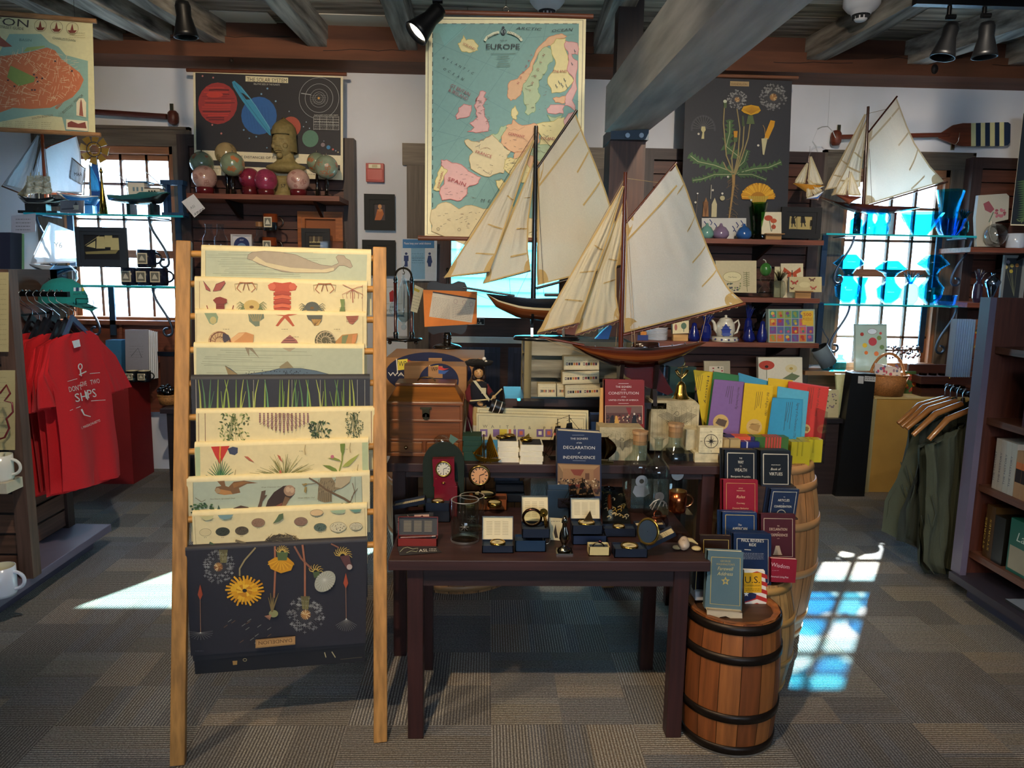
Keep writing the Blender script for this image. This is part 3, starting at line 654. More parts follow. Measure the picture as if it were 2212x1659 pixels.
for i in range(46):
 a=-pi*(i+.5)/46;q=rn.uniform(.85,1.02);A.line([(1636+17*cos(a),430+15*sin(a)),(1636+37*q*cos(a)*.8,430+33*q*sin(a)*.8),(1636+38*q*cos(a),430+34*q*sin(a))],3.4,rn.choice(['#d99a1c','#e6ab28','#c98616','#edb733']));A.k-=.9
A.k+=1;A.poly([(1613,424),(1659,424),(1650,440),(1649,462),(1627,462),(1626,440)],'#c8a53c')
for i in range(8):A.line([(1629+i*2.6,456),(1622+i*4,424)],.8,'#9c7a1e')
A.poly(c6((295,360),(310,210),(335,140),(360,210),(365,360)),'#9a6a3c');A.poly(c6((395,365),(400,220),(435,145),(460,220),(455,365)),'#c9bd94')
for i in range(9):A.line(c6((330,360),(300+i*8,190)),.7,'#6f4522')
A.line(c6((220,360),(240,100)),.9,'#7c6f62');A.ell(*c6((240,97))[0],2,1.5,'#e8e6dc')
for p in((412,60),(520,98),(215,198),(848,172)):A.ell(*c6(p)[0],2.4,2.4,'#d8d2c0',n=10)
A.ell(*c6((520,150))[0],5.5,5.5,'#b9ad84',n=9);A.line(c6((395,0),(387,160)),1.4,'#b9b4a4')
m.build('chart_sheet',t)
m=M();rod(m,1467,160,1724,169,Y-.01,.011,'#8a5a42');m.build('hanging_rod',t)
Y=5.25;t=thing('wall_chart','dark fern chart cut off by the right edge of the view','poster',at(2220,480,Y))
m=M('paper');pane(m,[(2211,245),(2400,250),(2372,492),(2183,487)],Y,.002,'#efe4c2');A=Art(m,(0,Y,0),(0,-1,0),.0001);A.poly([(2211,245),(2400,250),(2372,488),(2184,484)],'#27303a')
for i in range(18):
 y=390+i*5;A.poly([(2226,y),(2212,y-1),(2200-abs(i-9)*.6,y+3),(2212,y+4)],'#5d7d52')
A.line([(2226,380),(2224,490)],2,'#7b8c5c');A.text('FERN',2290,262,5,'#b69a6c')
A.line([(2196,474),(2202,478),(2210,470),(2206,482)],2,'#8c9c68');m.build('chart_sheet',t)
P0,P1=atz(0,30,2.75),atz(208,48,2.75);dv=(P1-P0).normalized();P0=P0-dv*.35;nn=V((dv.y,-dv.x,0))
if nn.dot(EYE-P0)<0:nn=-nn
t=thing('hanging_map','orange street map of Boston hanging at the upper left','map',P1)
def bm(x,y):return onpl(x,y,P1,nn)
m=M('paper');tl=P0-V((0,0,.02));tr=bm(200,50);br_=bm(206,288);bl=V((tl.x,tl.y,br_.z));m.prism([tl,tr,br_,bl],-nn,.002,'#dcd8a8')
A=Art(m,P1,nn,.0001)
def cb(*p):return[(a/3.95,b/3.95)for a,b in p]
X0=-60
A.poly(cb((X0*4,1130),(X0*4,330),(0,440),(80,290),(350,290),(420,360),(500,400),(560,470),(750,520),(755,1125),(560,1120),(530,1000),(340,980),(200,1000),(0,1040)),'#8fb6aa')
A.poly(cb((X0*4,1000),(X0*4,430),(0,480),(90,470),(230,450),(400,405),(470,430),(520,500),(600,560),(680,620),(715,680),(680,760),(620,830),(520,880),(430,920),(260,930),(110,920),(0,960)),'#cf7a52')
A.poly(cb((200,440),(230,405),(380,390),(385,402),(260,435)),'#94ad6a');A.poly(cb((60,660),(90,560),(300,660),(290,700),(160,735)),'#86a058')
rn=random.Random(4)
def inb(x,y):return((x-75)/105)**2+((y-165)/58)**2<1 or(x<60 and 130<y<235)
for i in range(430):
 x,y=rn.uniform(-55,172),rn.uniform(108,232)
 if not inb(x,y)or(15<x<75 and 141<y<186):continue
 a=rn.choice([0,-pi/2])+.35+.7*sin(x*.03)*cos(y*.04)+rn.uniform(-.08,.08);l=rn.uniform(5,16);A.line([(x-l*cos(a)/2,y-l*sin(a)/2),(x+l*cos(a)/2,y+l*sin(a)/2)],.75,'#ead2ac');A.k-=.9
A.k+=1
for i in range(24):x=120+i*2.3;y=232-i*2.6-max(0,i-16)*1.4;A.line([(x,y),(x+5,y+4)],2,'#cf7a52');A.k-=.9
A.k+=1
for x,y in((16,172),(30,185),(72,160),(78,166),(68,193),(74,193),(80,175),(90,168),(154,152),(118,131)):A.rect(x,y,x+4,y+3.5,'#4a3a44')
for x in(88,123,157):A.ring(x,56+(x-88)*.09,13,13,.8,'#8a7a5c',20);A.poly([(x-10,60+(x-88)*.09),(x+10,60+(x-88)*.09),(x+5,66+(x-88)*.09),(x-5,66+(x-88)*.09)],'#7c3b2c');A.poly([(x-4,60+(x-88)*.09),(x,45+(x-88)*.09),(x+3,60+(x-88)*.09)],'#7c3b2c')
A.poly(cb((-60,300),(-20,250),(10,320),(110,400),(40,405),(-60,380)),'#9c5a4a')
A.text('BOSTON',62,60,16,'#4a4440',148,'r',dy=.09);A.text('& STREET GUIDE',52,66,5.5,'#6b6354',60,'r',dy=.09);A.text('CHARLESTOWN',139,88,4.8,'#5c6a62',50,dy=.13);A.text('BASIN',56,90,5.5,'#5c7a74',26,dy=.05);A.text('BOSTON',148,238,5.5,'#6b6a58',26,dx=1,dy=-.8);A.text('HARBOR',172,215,5.5,'#6b6a58',24,dx=1,dy=-.8);A.text('SOUTH BOSTON',93,255,4.5,'#8a7a5c',46,dy=-.16)
A.poly([(166,250),(166,222),(172,213),(181,213),(187,222),(187,254)],'#efe4c2');A.poly([(172,250),(174,222),(176,214),(178,222),(181,252)],'#9c5a4a');A.poly([(144,258),(190,262),(191,284),(144,280)],'#efe4c2');A.poly([(147,266),(155,262),(170,268),(185,264),(188,278),(147,275)],'#8a4438')
for i in range(6):A.scrib(-50+i*28,258+i*1.0,-28+i*28,276+i*1.5,5,'#a59c74',.7,.04,i)
A.scrib(150,70,185,84,3,'#a59c74',.6);A.scrib(127,243,160,255,3,'#7a8c7c',.6)
m.build('map_sheet',t)
for a,b in((bm(0,28),bm(209,49)),(bm(0,280),bm(218,291))):
 m=M('woodx','#a87c54');d=(b-a).normalized();a=a-d*.35;b.z=a.z=(a.z+b.z)/2;m.cyl(a+nn*.004,b+nn*.004,.012,10);m.build('hanging_rod',t)
m=M('iron','#222');a=P0+dv*.3;m.tube([a,(a.x,a.y,2.97)],.001,4);m.tube([P1-dv*.1,(P1.x-dv.x*.1,P1.y-dv.y*.1,2.97)],.001,4);m.build('hanging_cord',t)
m=M('semi','#b8302f');a,b=at(790,352,5.45),at(829,393,5.45);m.box((a.x,5.45,b.z),(b.x,5.5,a.z));m.box((a.x+.008,5.445,b.z+.01),(b.x-.008,5.45,a.z-.04),'#c03434')
m.box((a.x+.02,5.443,a.z-.036),(b.x-.02,5.45,a.z-.008),'#f0e6c8');m.box((a.x+.045,5.44,a.z-.03),(b.x-.045,5.445,a.z-.012),'#c9b98c')
m.build('fire_alarm_strobe',label='red fire alarm box with clear strobe on the white wall',cat='alarm',bev=.004)
def framed(pts,Y,label,art=None,fr='#131514',name='framed_picture',w=.05,cat='picture',group=None,mt='matte',back='#3a3230',t_=.02):
 P=[at(x,y,Y)for x,y in pts];P=[V((P[0].x,Y,P[0].z)),V((P[1].x,Y,P[0].z)),V((P[1].x,Y,P[2].z)),V((P[0].x,Y,P[2].z))]
 x0,x1,z1,z0=P[0].x,P[1].x,P[0].z,P[2].z
 t=thing(name,label,cat,((x0+x1)/2,Y,z0),group);m=M(mt,fr)
 for d,o in((0,0),(w*.45,.006)):
  a,b,c,e=x0+d,x1-d,z0+d,z1-d;q=w*.55;m.box((a,Y-t_+o,c),(a+q,Y-.002*(d>0),e));m.box((b-q,Y-t_+o,c),(b,Y-.002*(d>0),e));m.box((a+q,Y-t_+o,c),(b-q,Y,c+q));m.box((a+q,Y-t_+o,e-q),(b-q,Y,e))
 m.build('frame',t);m=M('paper',back);m.box((x0+w*.5,Y-.004,z0+w*.5),(x1-w*.5,Y-.001,z1-w*.5));A=Art(m,(0,Y-.0045,0),(0,-1,0),.0001)
 if art:art(A)
 m.build('print',t);return t
def girl(A):
 A.poly([(810,435),(836,435),(836,483),(811,483)],'#4a3a3e');A.ell(820.5,446,4,5,'#d99a62');A.poly([(815,452),(826,452),(829,462),(824,474),(818,478),(808,480),(812,466)],'#c06a34');A.ell(821,454,5,3,'#d08a50');A.line([(816,476),(816,481)],1.4,'#d99a62')
framed([(787,419),(853,419),(853,498),(787,498)],5.47,'upper small dark framed portrait of a seated figure in orange',girl,w=.07)
framed([(783,518),(854,518),(854,596),(783,596)],5.47,'lower small dark framed picture partly hidden by the ladder',None,w=.07,back='#2d3136')
m=M('paper','#dfe6f2');Y=5.44;pane(m,[(867,515),(944,517),(943,607),(867,606)],Y,.004,'#dde6f2');A=Art(m,(0,Y,0),(0,-1,0),.0001)
A.rect(870,517,938,536,'#3f84c4');A.text('Please keep your social distance',902,528,5,'#fff',58);A.rect(888,536,918,603,'#8dbfe2')
for x in(877.5,928):A.ell(x,548,2.8,2.8,'#27407c');A.poly([(x-5,552),(x+5,552),(x+5,564),(x+3,564),(x+3.5,576),(x-3.5,576),(x-3,564),(x-5,564)]if x<900 else[(x-3,552),(x+3,552),(x+6,566),(x+4,569),(x+3,576),(x-3,576),(x-4,569),(x-6,566)],'#27407c')
A.line([(874.5,572),(874.5,576)],3,'#27407c');A.scrib(890,546,916,570,5,'#5a8cb8',1)
A.text('6 feet apart',902,563,3,'#2f5c94',20);A.line([(889,557),(917,557)],.6,'#27407c')
m.build('distance_sign',label='blue and white social distance sign beside the door casing',cat='sign')
m=M('paper','#e8ecf0');Y=5.46;pane(m,[(829,617),(872,619),(871,680),(829,678)],Y,.003,'#e6eaee');A=Art(m,(0,Y,0),(0,-1,0),.0001)
A.poly([(841,632),(849,626),(851,632),(851,652),(842,652)],'#c02c34');A.frame(831,620,868,656,.8,'#8a8f94');A.text('FIRE',849,666,5,'#34383c');A.text('EXTINGUISHER',849,672.5,4,'#34383c',32)
m.build('extinguisher_sign',label='white fire extinguisher sign low on the wall behind the storm glass',cat='sign')
t=thing('oar','dark varnished oar with knobbed handle above the left window','oar',at(380,260,5.44));m=M('woodx','#4a1f18')
a,b=at(150,238,5.43),at(360,252,5.43);m.cyl(a,b,.019,12);m.build('shaft',t);m=M('woodx','#55261a');c=at(374,254,5.43);m.lathe([(.001,-.045),(.022,-.045),(.035,-.03),(.038,0),(.035,.03),(.022,.045),(.001,.045)],c,(0,0,1),14);m.build('handle',t)
m=M('brass','#9a8d74');p=at(371,232,5.49);m.box((p.x-.012,5.485,p.z-.05),(p.x+.012,5.495,p.z+.025));m.tube([p+V((0,0,-.03)),at(365,243,5.4),at(366,256,5.4)],.003,5);m.build('wall_hook',t)
t=thing('oar','varnished oar with navy and cream striped blade above the right window','oar',at(2010,300,5.42));m=M('woodx','#6b301c');a,b=at(1812,296,5.42),at(2050,291,5.42);m.cyl(a,b,.016,12);m.build('shaft',t)
m=M('woodx','#6b301c',);c=at(1806,298,5.42);m.lathe([(.001,-.05),(.024,-.05),(.036,-.03),(.038,0),(.036,.03),(.024,.05),(.001,.05)],c,(0,0,1),14);m.build('handle',t)
m=M('semi');outl=[(2030,289),(2060,270),(2080,266),(2098,266)];outb=[(2030,298),(2062,311),(2080,315),(2098,315.5)]
P=[at(x,y,5.42)for x,y in outl+outb[::-1]];m.prism(P,(0,1,0),.018,'#74361e','woodx')
xs=[2098,2108,2118.5,2128,2138.5,2149,2159,2169];cs=['#dfd8a0','#1c2f4c']
for i in range(7):P=[at(x,y,5.418)for x,y in((xs[i],266-i*.3),(xs[i+1],265.7-i*.3),(xs[i+1],315.5),(xs[i],315.5))];m.prism(P,(0,1,0),.022,cs[i%2])
P=[at(x,y,5.418)for x,y in((2169,264),(2178,264),(2183,268),(2182,308),(2177,314),(2169,315))];m.prism(P,(0,1,0),.022,'#1c2f4c');m.build('blade',t)
m=M('brass','#b9ad8c');p=at(1812,276,5.49);m.box((p.x-.012,5.485,p.z-.06),(p.x+.012,5.495,p.z+.02));p=at(2058,315,5.49);m.box((p.x-.012,5.485,p.z-.03),(p.x+.012,5.495,p.z+.03));m.tube([at(2073,287,5.4),at(2070,305,5.39),at(2064,312,5.41),at(2058,311,5.45)],.003,5,'#d8d0b8');m.build('wall_hook',t)
for i,(x,y,Yd,lb)in enumerate(((1183,5,4.5,'white smoke detector on the ceiling over the Europe map'),(1865,8,4.42,'white smoke detector on the ceiling at the right'))):
 c=at(x,y-40,Yd);s_=1.0;zb=at(x,37 if i==0 else 46,Yd).z
 t=thing('smoke_detector',lb,'smoke detector',(c.x,Yd,zb));m=M('semi','#d9dbe0');h=3.1-zb
 m.lathe([(.001,zb),(.028,zb),(.036,zb+.01),(.036,zb+.025)],(c.x,Yd,0),n=28);m.lathe([(.036,zb+.03),(.052,zb+.033),(.06,zb+.05),(.075,zb+.055),(.087,zb+.068),(.1,zb+.085),(.1,3.1)],(c.x,Yd,0),n=28);m.build('cover',t)
 m=M('matte','#22242a')
 for k in range(10):a=2*pi*k/10;m.box((c.x+.037*cos(a)-.006,Yd+.037*sin(a)-.006,zb+.010),(c.x+.037*cos(a)+.006,Yd+.037*sin(a)+.006,zb+.028))
 m.lathe([(.03,zb+.026),(.05,zb+.032)],(c.x,Yd,0),n=20);m.build('vent_slots',t)
def head(px,py,Yd,aim,label,lit=False,stemto=3.1):
 c=at(px,py,Yd);d=V(aim).normalized();t=thing('track_lamp',label,'spotlight',c,'black track lamp heads')
 m=M('iron','#15171b');b=c-d*.07;m.lathe([(.001,0),(.028,0),(.034,.02),(.032,.06),(.05,.13),(.055,.15),(.050,.15),(.045,.13)],b,d,20);m.build('lamp_shade',t)
 m=M('iron','#101114');k=b+V((0,0,.03));m.cyl(k-RT*.03,k+RT*.01,.012,8);m.tube([k-RT*.02,k-RT*.02+V((0,0,.03)),V((k.x-.02,k.y,stemto))],.010,8);m.build('stem',t)
 if lit:m=M('lampglass');m.lathe([(.001,.125),(.044,.132)],b,d,20);m.build('bulb',t)
head(398,40,3.6,(.06,.05,-1),'dark track lamp head hanging over the left aisle',stemto=3.0)
head(926,44,3.15,(-.62,-.25,-.72),'lit track lamp head beside the Europe map',True)
head(2047,86,3.5,(-.22,0,-1),'left one of the paired dark track lamp heads at the right')
head(2130,84,3.5,(.02,0,-1),'right one of the paired dark track lamp heads at the right')
a,b=at(1975,6,3.5),at(2230,14,3.5);m=M('iron','#111216');m.box((a.x,3.48,a.z-.01),(b.x+1,3.52,a.z+.03));m.box((a.x+.1,3.49,a.z+.03),(a.x+.13,3.51,3.1));m.box((b.x,3.49,a.z+.03),(b.x+.03,3.51,3.1));m.build('lamp_track',label='black lighting track below the ceiling at upper right',cat='track')
# ================================================================== bamboo ladder with poster sheets
FL,FR,TL,TR=V((-.927,2.098,0)),V((-.328,2.207,0)),V((-.934,2.35,1.58)),V((-.352,2.456,1.575))
LU=(FR-FL).normalized();LN=V((LU.y,-LU.x,0));LPN=LU.cross(TL-FL).normalized()
lad=thing('display_ladder','light bamboo ladder rack draped with printed poster sheets','ladder rack',(FL+FR)/2)
for a,b in((FL,TL),(FR,TR)):
 m=M('woodz','#b88444');d=(b-a).normalized();m.bar(a,b+d*.0,.043,.03,up=LN);m.build('rail',lad,bev=.003)
RY=[(548,558),(613,625),(683,691),(756,759),(829,827),(902,895),(976,964),(1048,1034),(1123,1105),(1199,1176)]
for a,b in RY:
 p,q=onpl(398,a,FL,LPN),onpl(815,b,FL,LPN);m=M('woodx','#bf8840');m.cyl(p,q,.0105,12);m.build('rung',lad)
def d7(*p):return[(360+a/4.484,500+b/4.484)for a,b in p]
def d8(*p):return[(360+a/4.484,860+b/4.484)for a,b in p]
def d9(*p):return[(360+a/3.196,1140+b/3.196)for a,b in p]
def sheet(k,tl,tr,bl,br,col,label,art,back=.2,dx=0):
 c=onpl(606,(RY[k][0]+RY[k][1])/2,FL,LPN)+LN*(.0145+dx)
 f=lambda p:onpl(p[0],p[1],c,LN)
 a,b,e,g=f(tl),f(tr),f(bl),f(br);r=.0135+dx;m=M('paper',col)
 m.add([a,b,g,e],[(0,1,2,3)])
 arc=[]
 for i in range(9):
  t_=pi*i/8;arc.append((-r+r*cos(t_),r*sin(t_)))
 vs=[]
 for o,z in arc+[(-2*r,-back)]:
  for p in(a,b):vs.append(p+LN*o+V((0,0,z)))
 m.add(vs,[(2*i,2*i+1,2*i+3,2*i+2)for i in range(len(arc))],None,None,True)
 global A
 A=Art(m,c,LN,.0001);art(A)
 return m.build('poster_sheet',label=label,cat='poster',group=None)
CR1='#e2d2a0'
def waves(A,tl,tr,y0,y1,n,c,seed):
 rn=random.Random(seed)
 for i in range(n):
  y=y0+(y1-y0)*i/n+rn.uniform(-1,1);x=rn.uniform(tl,(tl+tr)/2);A.line([(x,y),(x+rn.uniform(60,220),y+rn.uniform(1,4))],.7,c);A.k-=.9
 A.k+=1
def a1(A):
 A.poly([(444,541),(793,550),(791,616),(444,606)],'#b7bda0');A.line([(444,541),(444,606)],.7,'#6b6a50')
 waves(A,446,560,545,605,18,'#8d9480',1)
 b=d7((780,265),(790,225),(830,200),(950,190),(1100,200),(1250,225),(1400,290),(1500,325),(1600,335),(1660,310),(1665,300),(1640,250),(1660,228),(1720,235),(1735,260),(1775,280),(1800,340),(1780,355),(1720,330),(1670,330),(1620,380),(1550,400),(1400,400),(1250,400),(1120,390),(1000,350),(900,320),(830,280))
 A.poly(b,'#a99b84');A.poly(d7((830,280),(870,240),(960,300),(1200,350),(1500,370),(1620,350),(1620,380),(1550,400),(1250,400),(1000,350)),'#cdbf98');A.line(b+b[:1],.8,'#6d6052')
 rn=random.Random(3)
 for i in range(200):x,y=rn.uniform(880,1560),rn.uniform(215,390);x2,y2=d7((x,y))[0];(A.ell(x2,y2,.45,.45,'#7c6e5e',n=5)if y<395-max(0,1100-x)*.3 and y>205+max(0,x-1100)*.22 else 0);A.k-=.9
 A.k+=1;A.ell(*d7((865,248))[0],1.6,1.4,'#3a2e28',n=8);A.poly(d7((980,325),(1010,320),(1055,350),(1055,380),(1010,365)),'#8a7c6c')
 b=d7((465,470),(470,420),(500,395),(560,390),(700,382),(760,376),(880,385),(1000,420),(1100,460),(1200,495),(560,492),(470,478));A.poly(b,'#a09078');A.line(b,.8,'#5d5044');A.poly(d7((1240,492),(1300,470),(1350,438),(1335,495)),'#8a7a68')
 A.poly(d7((1680,500),(1720,460),(1800,438),(1900,445),(1935,480),(1935,512)),'#a8b070');A.scrib(493,546,530,550,1,'#555040',.8,.05);A.scrib(466,575,528,580,1,'#555040',.8,.05)
sheet(0,(434.7,538),(802,547.5),(434,620),(801,632),'#e0d3a2','topmost poster sheet on the ladder, with a spotted white whale',a1)
def crab(A,x,y,s,c,c2_,legs=1):
 for sg in(-1,1):
  for i in range(4):a=-.5+i*.35;A.line([(x+sg*s*.8,y+i*s*.1),(x+sg*s*(1.5),y-s*.5+i*s*.35),(x+sg*s*1.9,y-s*.2+i*s*.5)],s*.14,c2_,s*.05)
  A.line([(x+sg*s*.8,y-s*.1),(x+sg*s*1.4,y+s*.5),(x+sg*s*.8,y+s*1.1)],s*.3,c2_,s*.12)
 A.ell(x,y,s,s*.75,c,n=16);A.ell(x,y+s*.15,s*.3,s*.2,'#7a5a30',n=8)
def a2(A):
 A.line([(431,608),(431,677)],.8,'#8a5a48');A.line([(783,616),(783,685)],.8,'#8a5a48')
 T=d7((980,520),(1040,490),(1120,500),(1200,490),(1265,530),(1250,570),(1190,580),(1195,800),(1040,800),(1050,580),(1000,570));A.poly(T,'#c2543a')
 for i in range(5):
  y=590+i*42;A.poly(d7((1035,y),(1120,y-16),(1205,y),(1205,y+28),(1120,y+14),(1035,y+28)),['#b04a34','#d26a48'][i%2]);A.line(d7((1035,y+30),(1120,y+16),(1205,y+30)),1,'#8a3426')
 A.ell(*d7((1020,535))[0],8,8,'#d0674a');A.ell(*d7((1220,535))[0],8,8,'#d0674a')
 for q in(((355,480),(420,560),(425,580),(380,560)),((450,580),(480,510),(560,480),(570,500),(520,570))):A.poly(d7(*q),'#a8584c');A.line(d7(*q),1,'#5d3038')
 for x,y in((770,540),(1530,550)):
  for sg in(-1,1):
   A.line(d7((x,y-40),(x+sg*60,y-45),(x+sg*90,y+10),(x+sg*50,y+48)),3,'#a8643c',1.4);A.line(d7((x,y-45),(x+sg*110,y-30),(x+sg*100,y+30)),1,'#7c5a34');A.line(d7((x+sg*10,y-40),(x+sg*30,y+30)),2,'#8a5a3a')
 for i in range(6):A.line(d7((1800,560),(1800+(-100+i*40),590+abs(i-2.5)*8),(1800+(-90+i*36),650)),.9,'#a3574a')
 A.line(d7((1705,515),(1760,540),(1800,560),(1850,540),(1900,530)),1.2,'#a3574a');A.line(d7((1800,560),(1803,690)),1.6,'#a3574a')
 A.poly(d7((450,665),(480,640),(520,632),(585,655),(585,690),(560,700),(565,790),(480,790),(480,700)),'#8a3c30')
 for i in range(5):A.line(d7((480,705+i*18),(562,705+i*18)),1,'#5c241f')
 for sg in(-1,1):A.line(d7((520+sg*60,775),(520+sg*110,780),(520+sg*130,715)),2,'#8a3c30')
 crab(A,*d7((825,720))[0],17,'#c9ac66','#6e7c54');crab(A,*d7((1410,730))[0],15,'#5a5d54','#5d6152')
 A.poly(d7((1680,655),(1725,655),(1720,720),(1735,805),(1665,805),(1690,720)),'#7c8c50')
 for i in range(5):A.line(d7((1672,740+i*14),(1730,740+i*14)),.8,'#4c5c34')
sheet(1,(420,606),(793,616),(421,690),(792,698),CR1,'cream poster sheet of crabs with a large red lobster tail',a2)
def snail(A,x,y,r,c,c2_,sg=1):
 A.ell(x,y,r,r,c,n=24);px_=[]
 for i in range(40):a=i*.35*sg;q=r*(1-i/42);px_.append((x+q*cos(a),y+q*sin(a)))
 A.line(px_,r*.10,c2_,.4)
 for i in range(16):a=2*pi*i/16;A.line([(x+r*.35*cos(a),y+r*.35*sin(a)),(x+r*.95*cos(a+.3),y+r*.95*sin(a+.3))],.9,c2_)
def a3(A):
 A.line([(424.5,678),(424.5,750)],.8,'#9c8a60');A.line([(784,684),(784,751)],.8,'#9c8a60')
 A.poly(d7((1055,915),(1100,850),(1130,820),(1050,805),(1140,810),(1180,800),(1270,802),(1180,820),(1240,915),(1220,920),(1145,840),(1080,918)),'#b8593a')
 A.poly(d7((365,790),(480,790),(500,830),(490,880),(450,905),(415,890),(390,840)),'#8fa07c');A.ell(*d7((450,860))[0],7,8,'#c2b478')
 A.poly(d7((790,800),(940,800),(945,840),(900,870),(900,915),(860,920),(800,870)),'#75806a');[A.line(d7((800+i*24,800),(840+i*12,870)),1.2,'#b89a5c')for i in range(6)]
 A.poly(d7((1355,810),(1510,810),(1500,870),(1470,905),(1430,915),(1400,870),(1370,850)),'#5f6054');A.poly(d7((1400,850),(1500,850),(1470,910),(1430,912)),'#c89c54');[A.line(d7((1435,910),(1400+i*20,840)),.7,'#6b5030')for i in range(6)]
 A.poly(d7((1735,820),(1860,815),(1850,850),(1800,900),(1770,890)),'#a8644c');[A.line(d7((1740,825+i*16),(1850-i*8,820+i*16)),.9,'#7c4438')for i in range(4)]
 A.poly(d7((560,1120),(620,1040),(700,980),(770,975),(845,1000),(840,1060),(820,1124)),'#c98f58');A.poly(d7((620,1040),(700,985),(760,980),(720,1020),(640,1080)),'#dcae78')
 snail(A,*d7((510,1070))[0],24,'#c9a878','#6e3c2c',-1);A.poly(d7((545,985),(600,1000),(620,1040),(560,1080),(545,1040)),'#4a4248')
 A.poly(d7((1630,1124),(1640,1060),(1700,1000),(1850,985),(1840,1050),(1810,1124)),'#b8864c');A.poly(d7((1700,1010),(1760,1000),(1720,1124),(1690,1124)),'#7c8458');A.poly(d7((1800,1000),(1845,990),(1830,1060),(1790,1110)),'#d08a54')
 snail(A,*d7((1535,1060))[0],22.5,'#5f5a40','#c9b48c',-1)
 A.poly(d7((1070,1122),(1130,1050),(1195,1000),(1260,1050),(1298,1122)),'#a3685c');[A.line(d7((1160-i*22,1030+i*24),(1225+i*18,1030+i*24)),1.3,'#5f3438')for i in range(4)]
 for x in(580,1145,1250,1650):A.scrib(*d7((x-30,935 if x!=1250 else 1010))[0],*d7((x+30,955 if x!=1250 else 1030))[0],1,'#6b6048',.9)
sheet(2,(421,676.5),(792,682.5),(422,765),(792,767),CR1,'cream poster sheet of seashells with a spiral nautilus',a3)
def a4(A):
 A.poly([(424,751),(783,753),(783,824),(424,826)],'#b3b89c');waves(A,426,560,756,824,14,'#868c78',5)
 A.poly(d7((760,1124),(830,1128),(900,1230),(850,1180),(800,1140),(800,1215),(770,1150)),'#8a8068');A.poly(d7((1120,1128),(1250,1128),(1190,1166)),'#a89c80')
 b=d7((565,1300),(620,1330),(690,1385),(800,1380),(1000,1350),(1100,1325),(1300,1325),(1450,1350),(1580,1385),(1665,1418),(1620,1440),(590,1440),(600,1400),(585,1350));A.poly(b,'#586a78');A.line(b,.8,'#2c3038')
 A.poly(d7((720,1440),(800,1395),(1100,1400),(1400,1405),(1400,1440)),'#b39a78');A.poly(d7((565,1300),(690,1385),(680,1425),(590,1440),(600,1400)),'#8c7a54');A.poly(d7((1090,1310),(1170,1255),(1230,1320),(1100,1328)),'#8c8060')
 rn=random.Random(6)
 for i in range(60):x,y=rn.uniform(760,1400),rn.uniform(1345,1425);A.ell(*d7((x,y))[0],1.3,1,'#23272c',rn.uniform(0,3),5);A.k-=.9
 A.k+=1;A.ell(*d7((1580,1405))[0],3,2.6,'#a8844c');A.ell(*d7((1580,1405))[0],1.4,1.3,'#16181a',n=8);A.line(d7((1480,1380),(1470,1420)),1.2,'#2c3038')
sheet(3,(418,749),(787,752),(420,838),(787,836),'#e0d3a2','pale green poster sheet with a dark speckled fish',a4)
def a5(A):
 A.line([(423,820),(424,892)],1,'#b9b4a4')
 rn=random.Random(12)
 for x in(434,444,452,470,482,496,510,519,540,548,572,580,604,612,622,630,640,655,664,672,694,704,724,734,742,756,766):
  c=rn.choice(['#6f8a3c','#8ba248','#557a4c','#a3ad52','#5f8f60']);l=rn.uniform(-9,9);A.line([(x+l*1.3,820),(x+l*.5,850),(x,893)],1,c,4.4)
  if rn.random()<.5:A.line([(x+rn.uniform(-14,14),845),(x,893)],.8,c,2.4)
 for x in(548,631,692,772,788):A.line([(x,820),(x,892)],.6,'#c9c6b4')
sheet(4,(412,820),(799,818),(415,905),(799,900),'#303137','near-black poster sheet of tall green grass blades',a5)
def a6(A):
 for x in(429,443,802):A.line([(x,893 if x<600 else 888),(x+.5,963 if x<600 else 956)],1.2,'#6d3c2a')
 rn=random.Random(5)
 def bush(cx,y0,y1,w,c,n,sz):
  for i in range(n):
   v=rn.random();y=y0+(y1-y0)*v;x=cx+rn.uniform(-w,w)*(1-.4*abs(v-.4));a=rn.uniform(0,pi);l=sz*rn.uniform(.7,1.3)
   A.poly([(x-l*cos(a),y-l*sin(a)),(x+l*.4*sin(a),y-l*.4*cos(a)),(x+l*cos(a),y+l*sin(a)),(x-l*.4*sin(a),y+l*.4*cos(a))],rn.choice(c));A.k-=.9
  A.k+=1
  for i in range(12):A.line([(cx+rn.uniform(-4,4),y0),(cx+rn.uniform(-w,w)*.8,y1-rn.uniform(0,20))],.6,c[0])
 bush(506,894,960,36,['#5d6b34','#8a9458','#434f2c','#a3a86a'],110,4);bush(690,910,955,24,['#34482c','#4c6238','#2c3a28'],60,4.5);bush(766,890,952,20,['#3c4c30','#5c6a40','#48583a'],110,2.6)
 for i in range(13):
  x=562+i*8.6;L_=16+26*(1-abs(i-6)/7)**.7
  for k in range(int(L_/4)):
   y=893+k*4.3;
   for q in range(4):a=q*pi/4;A.line([(x-2.2*cos(a),y-2.2*sin(a)),(x+2.2*cos(a),y+2.2*sin(a))],.8,rn.choice(['#7c4a5c','#8f6076','#6b3c4a']))
   A.k-=4
  A.line([(614+(x-614)*.2,892),(x,893+L_)],.6,'#6b3c4a')
sheet(5,(423,893),(809,887),(424,978),(808,968),CR1,'cream poster sheet of herb sprigs with purple starry flowers',a6)
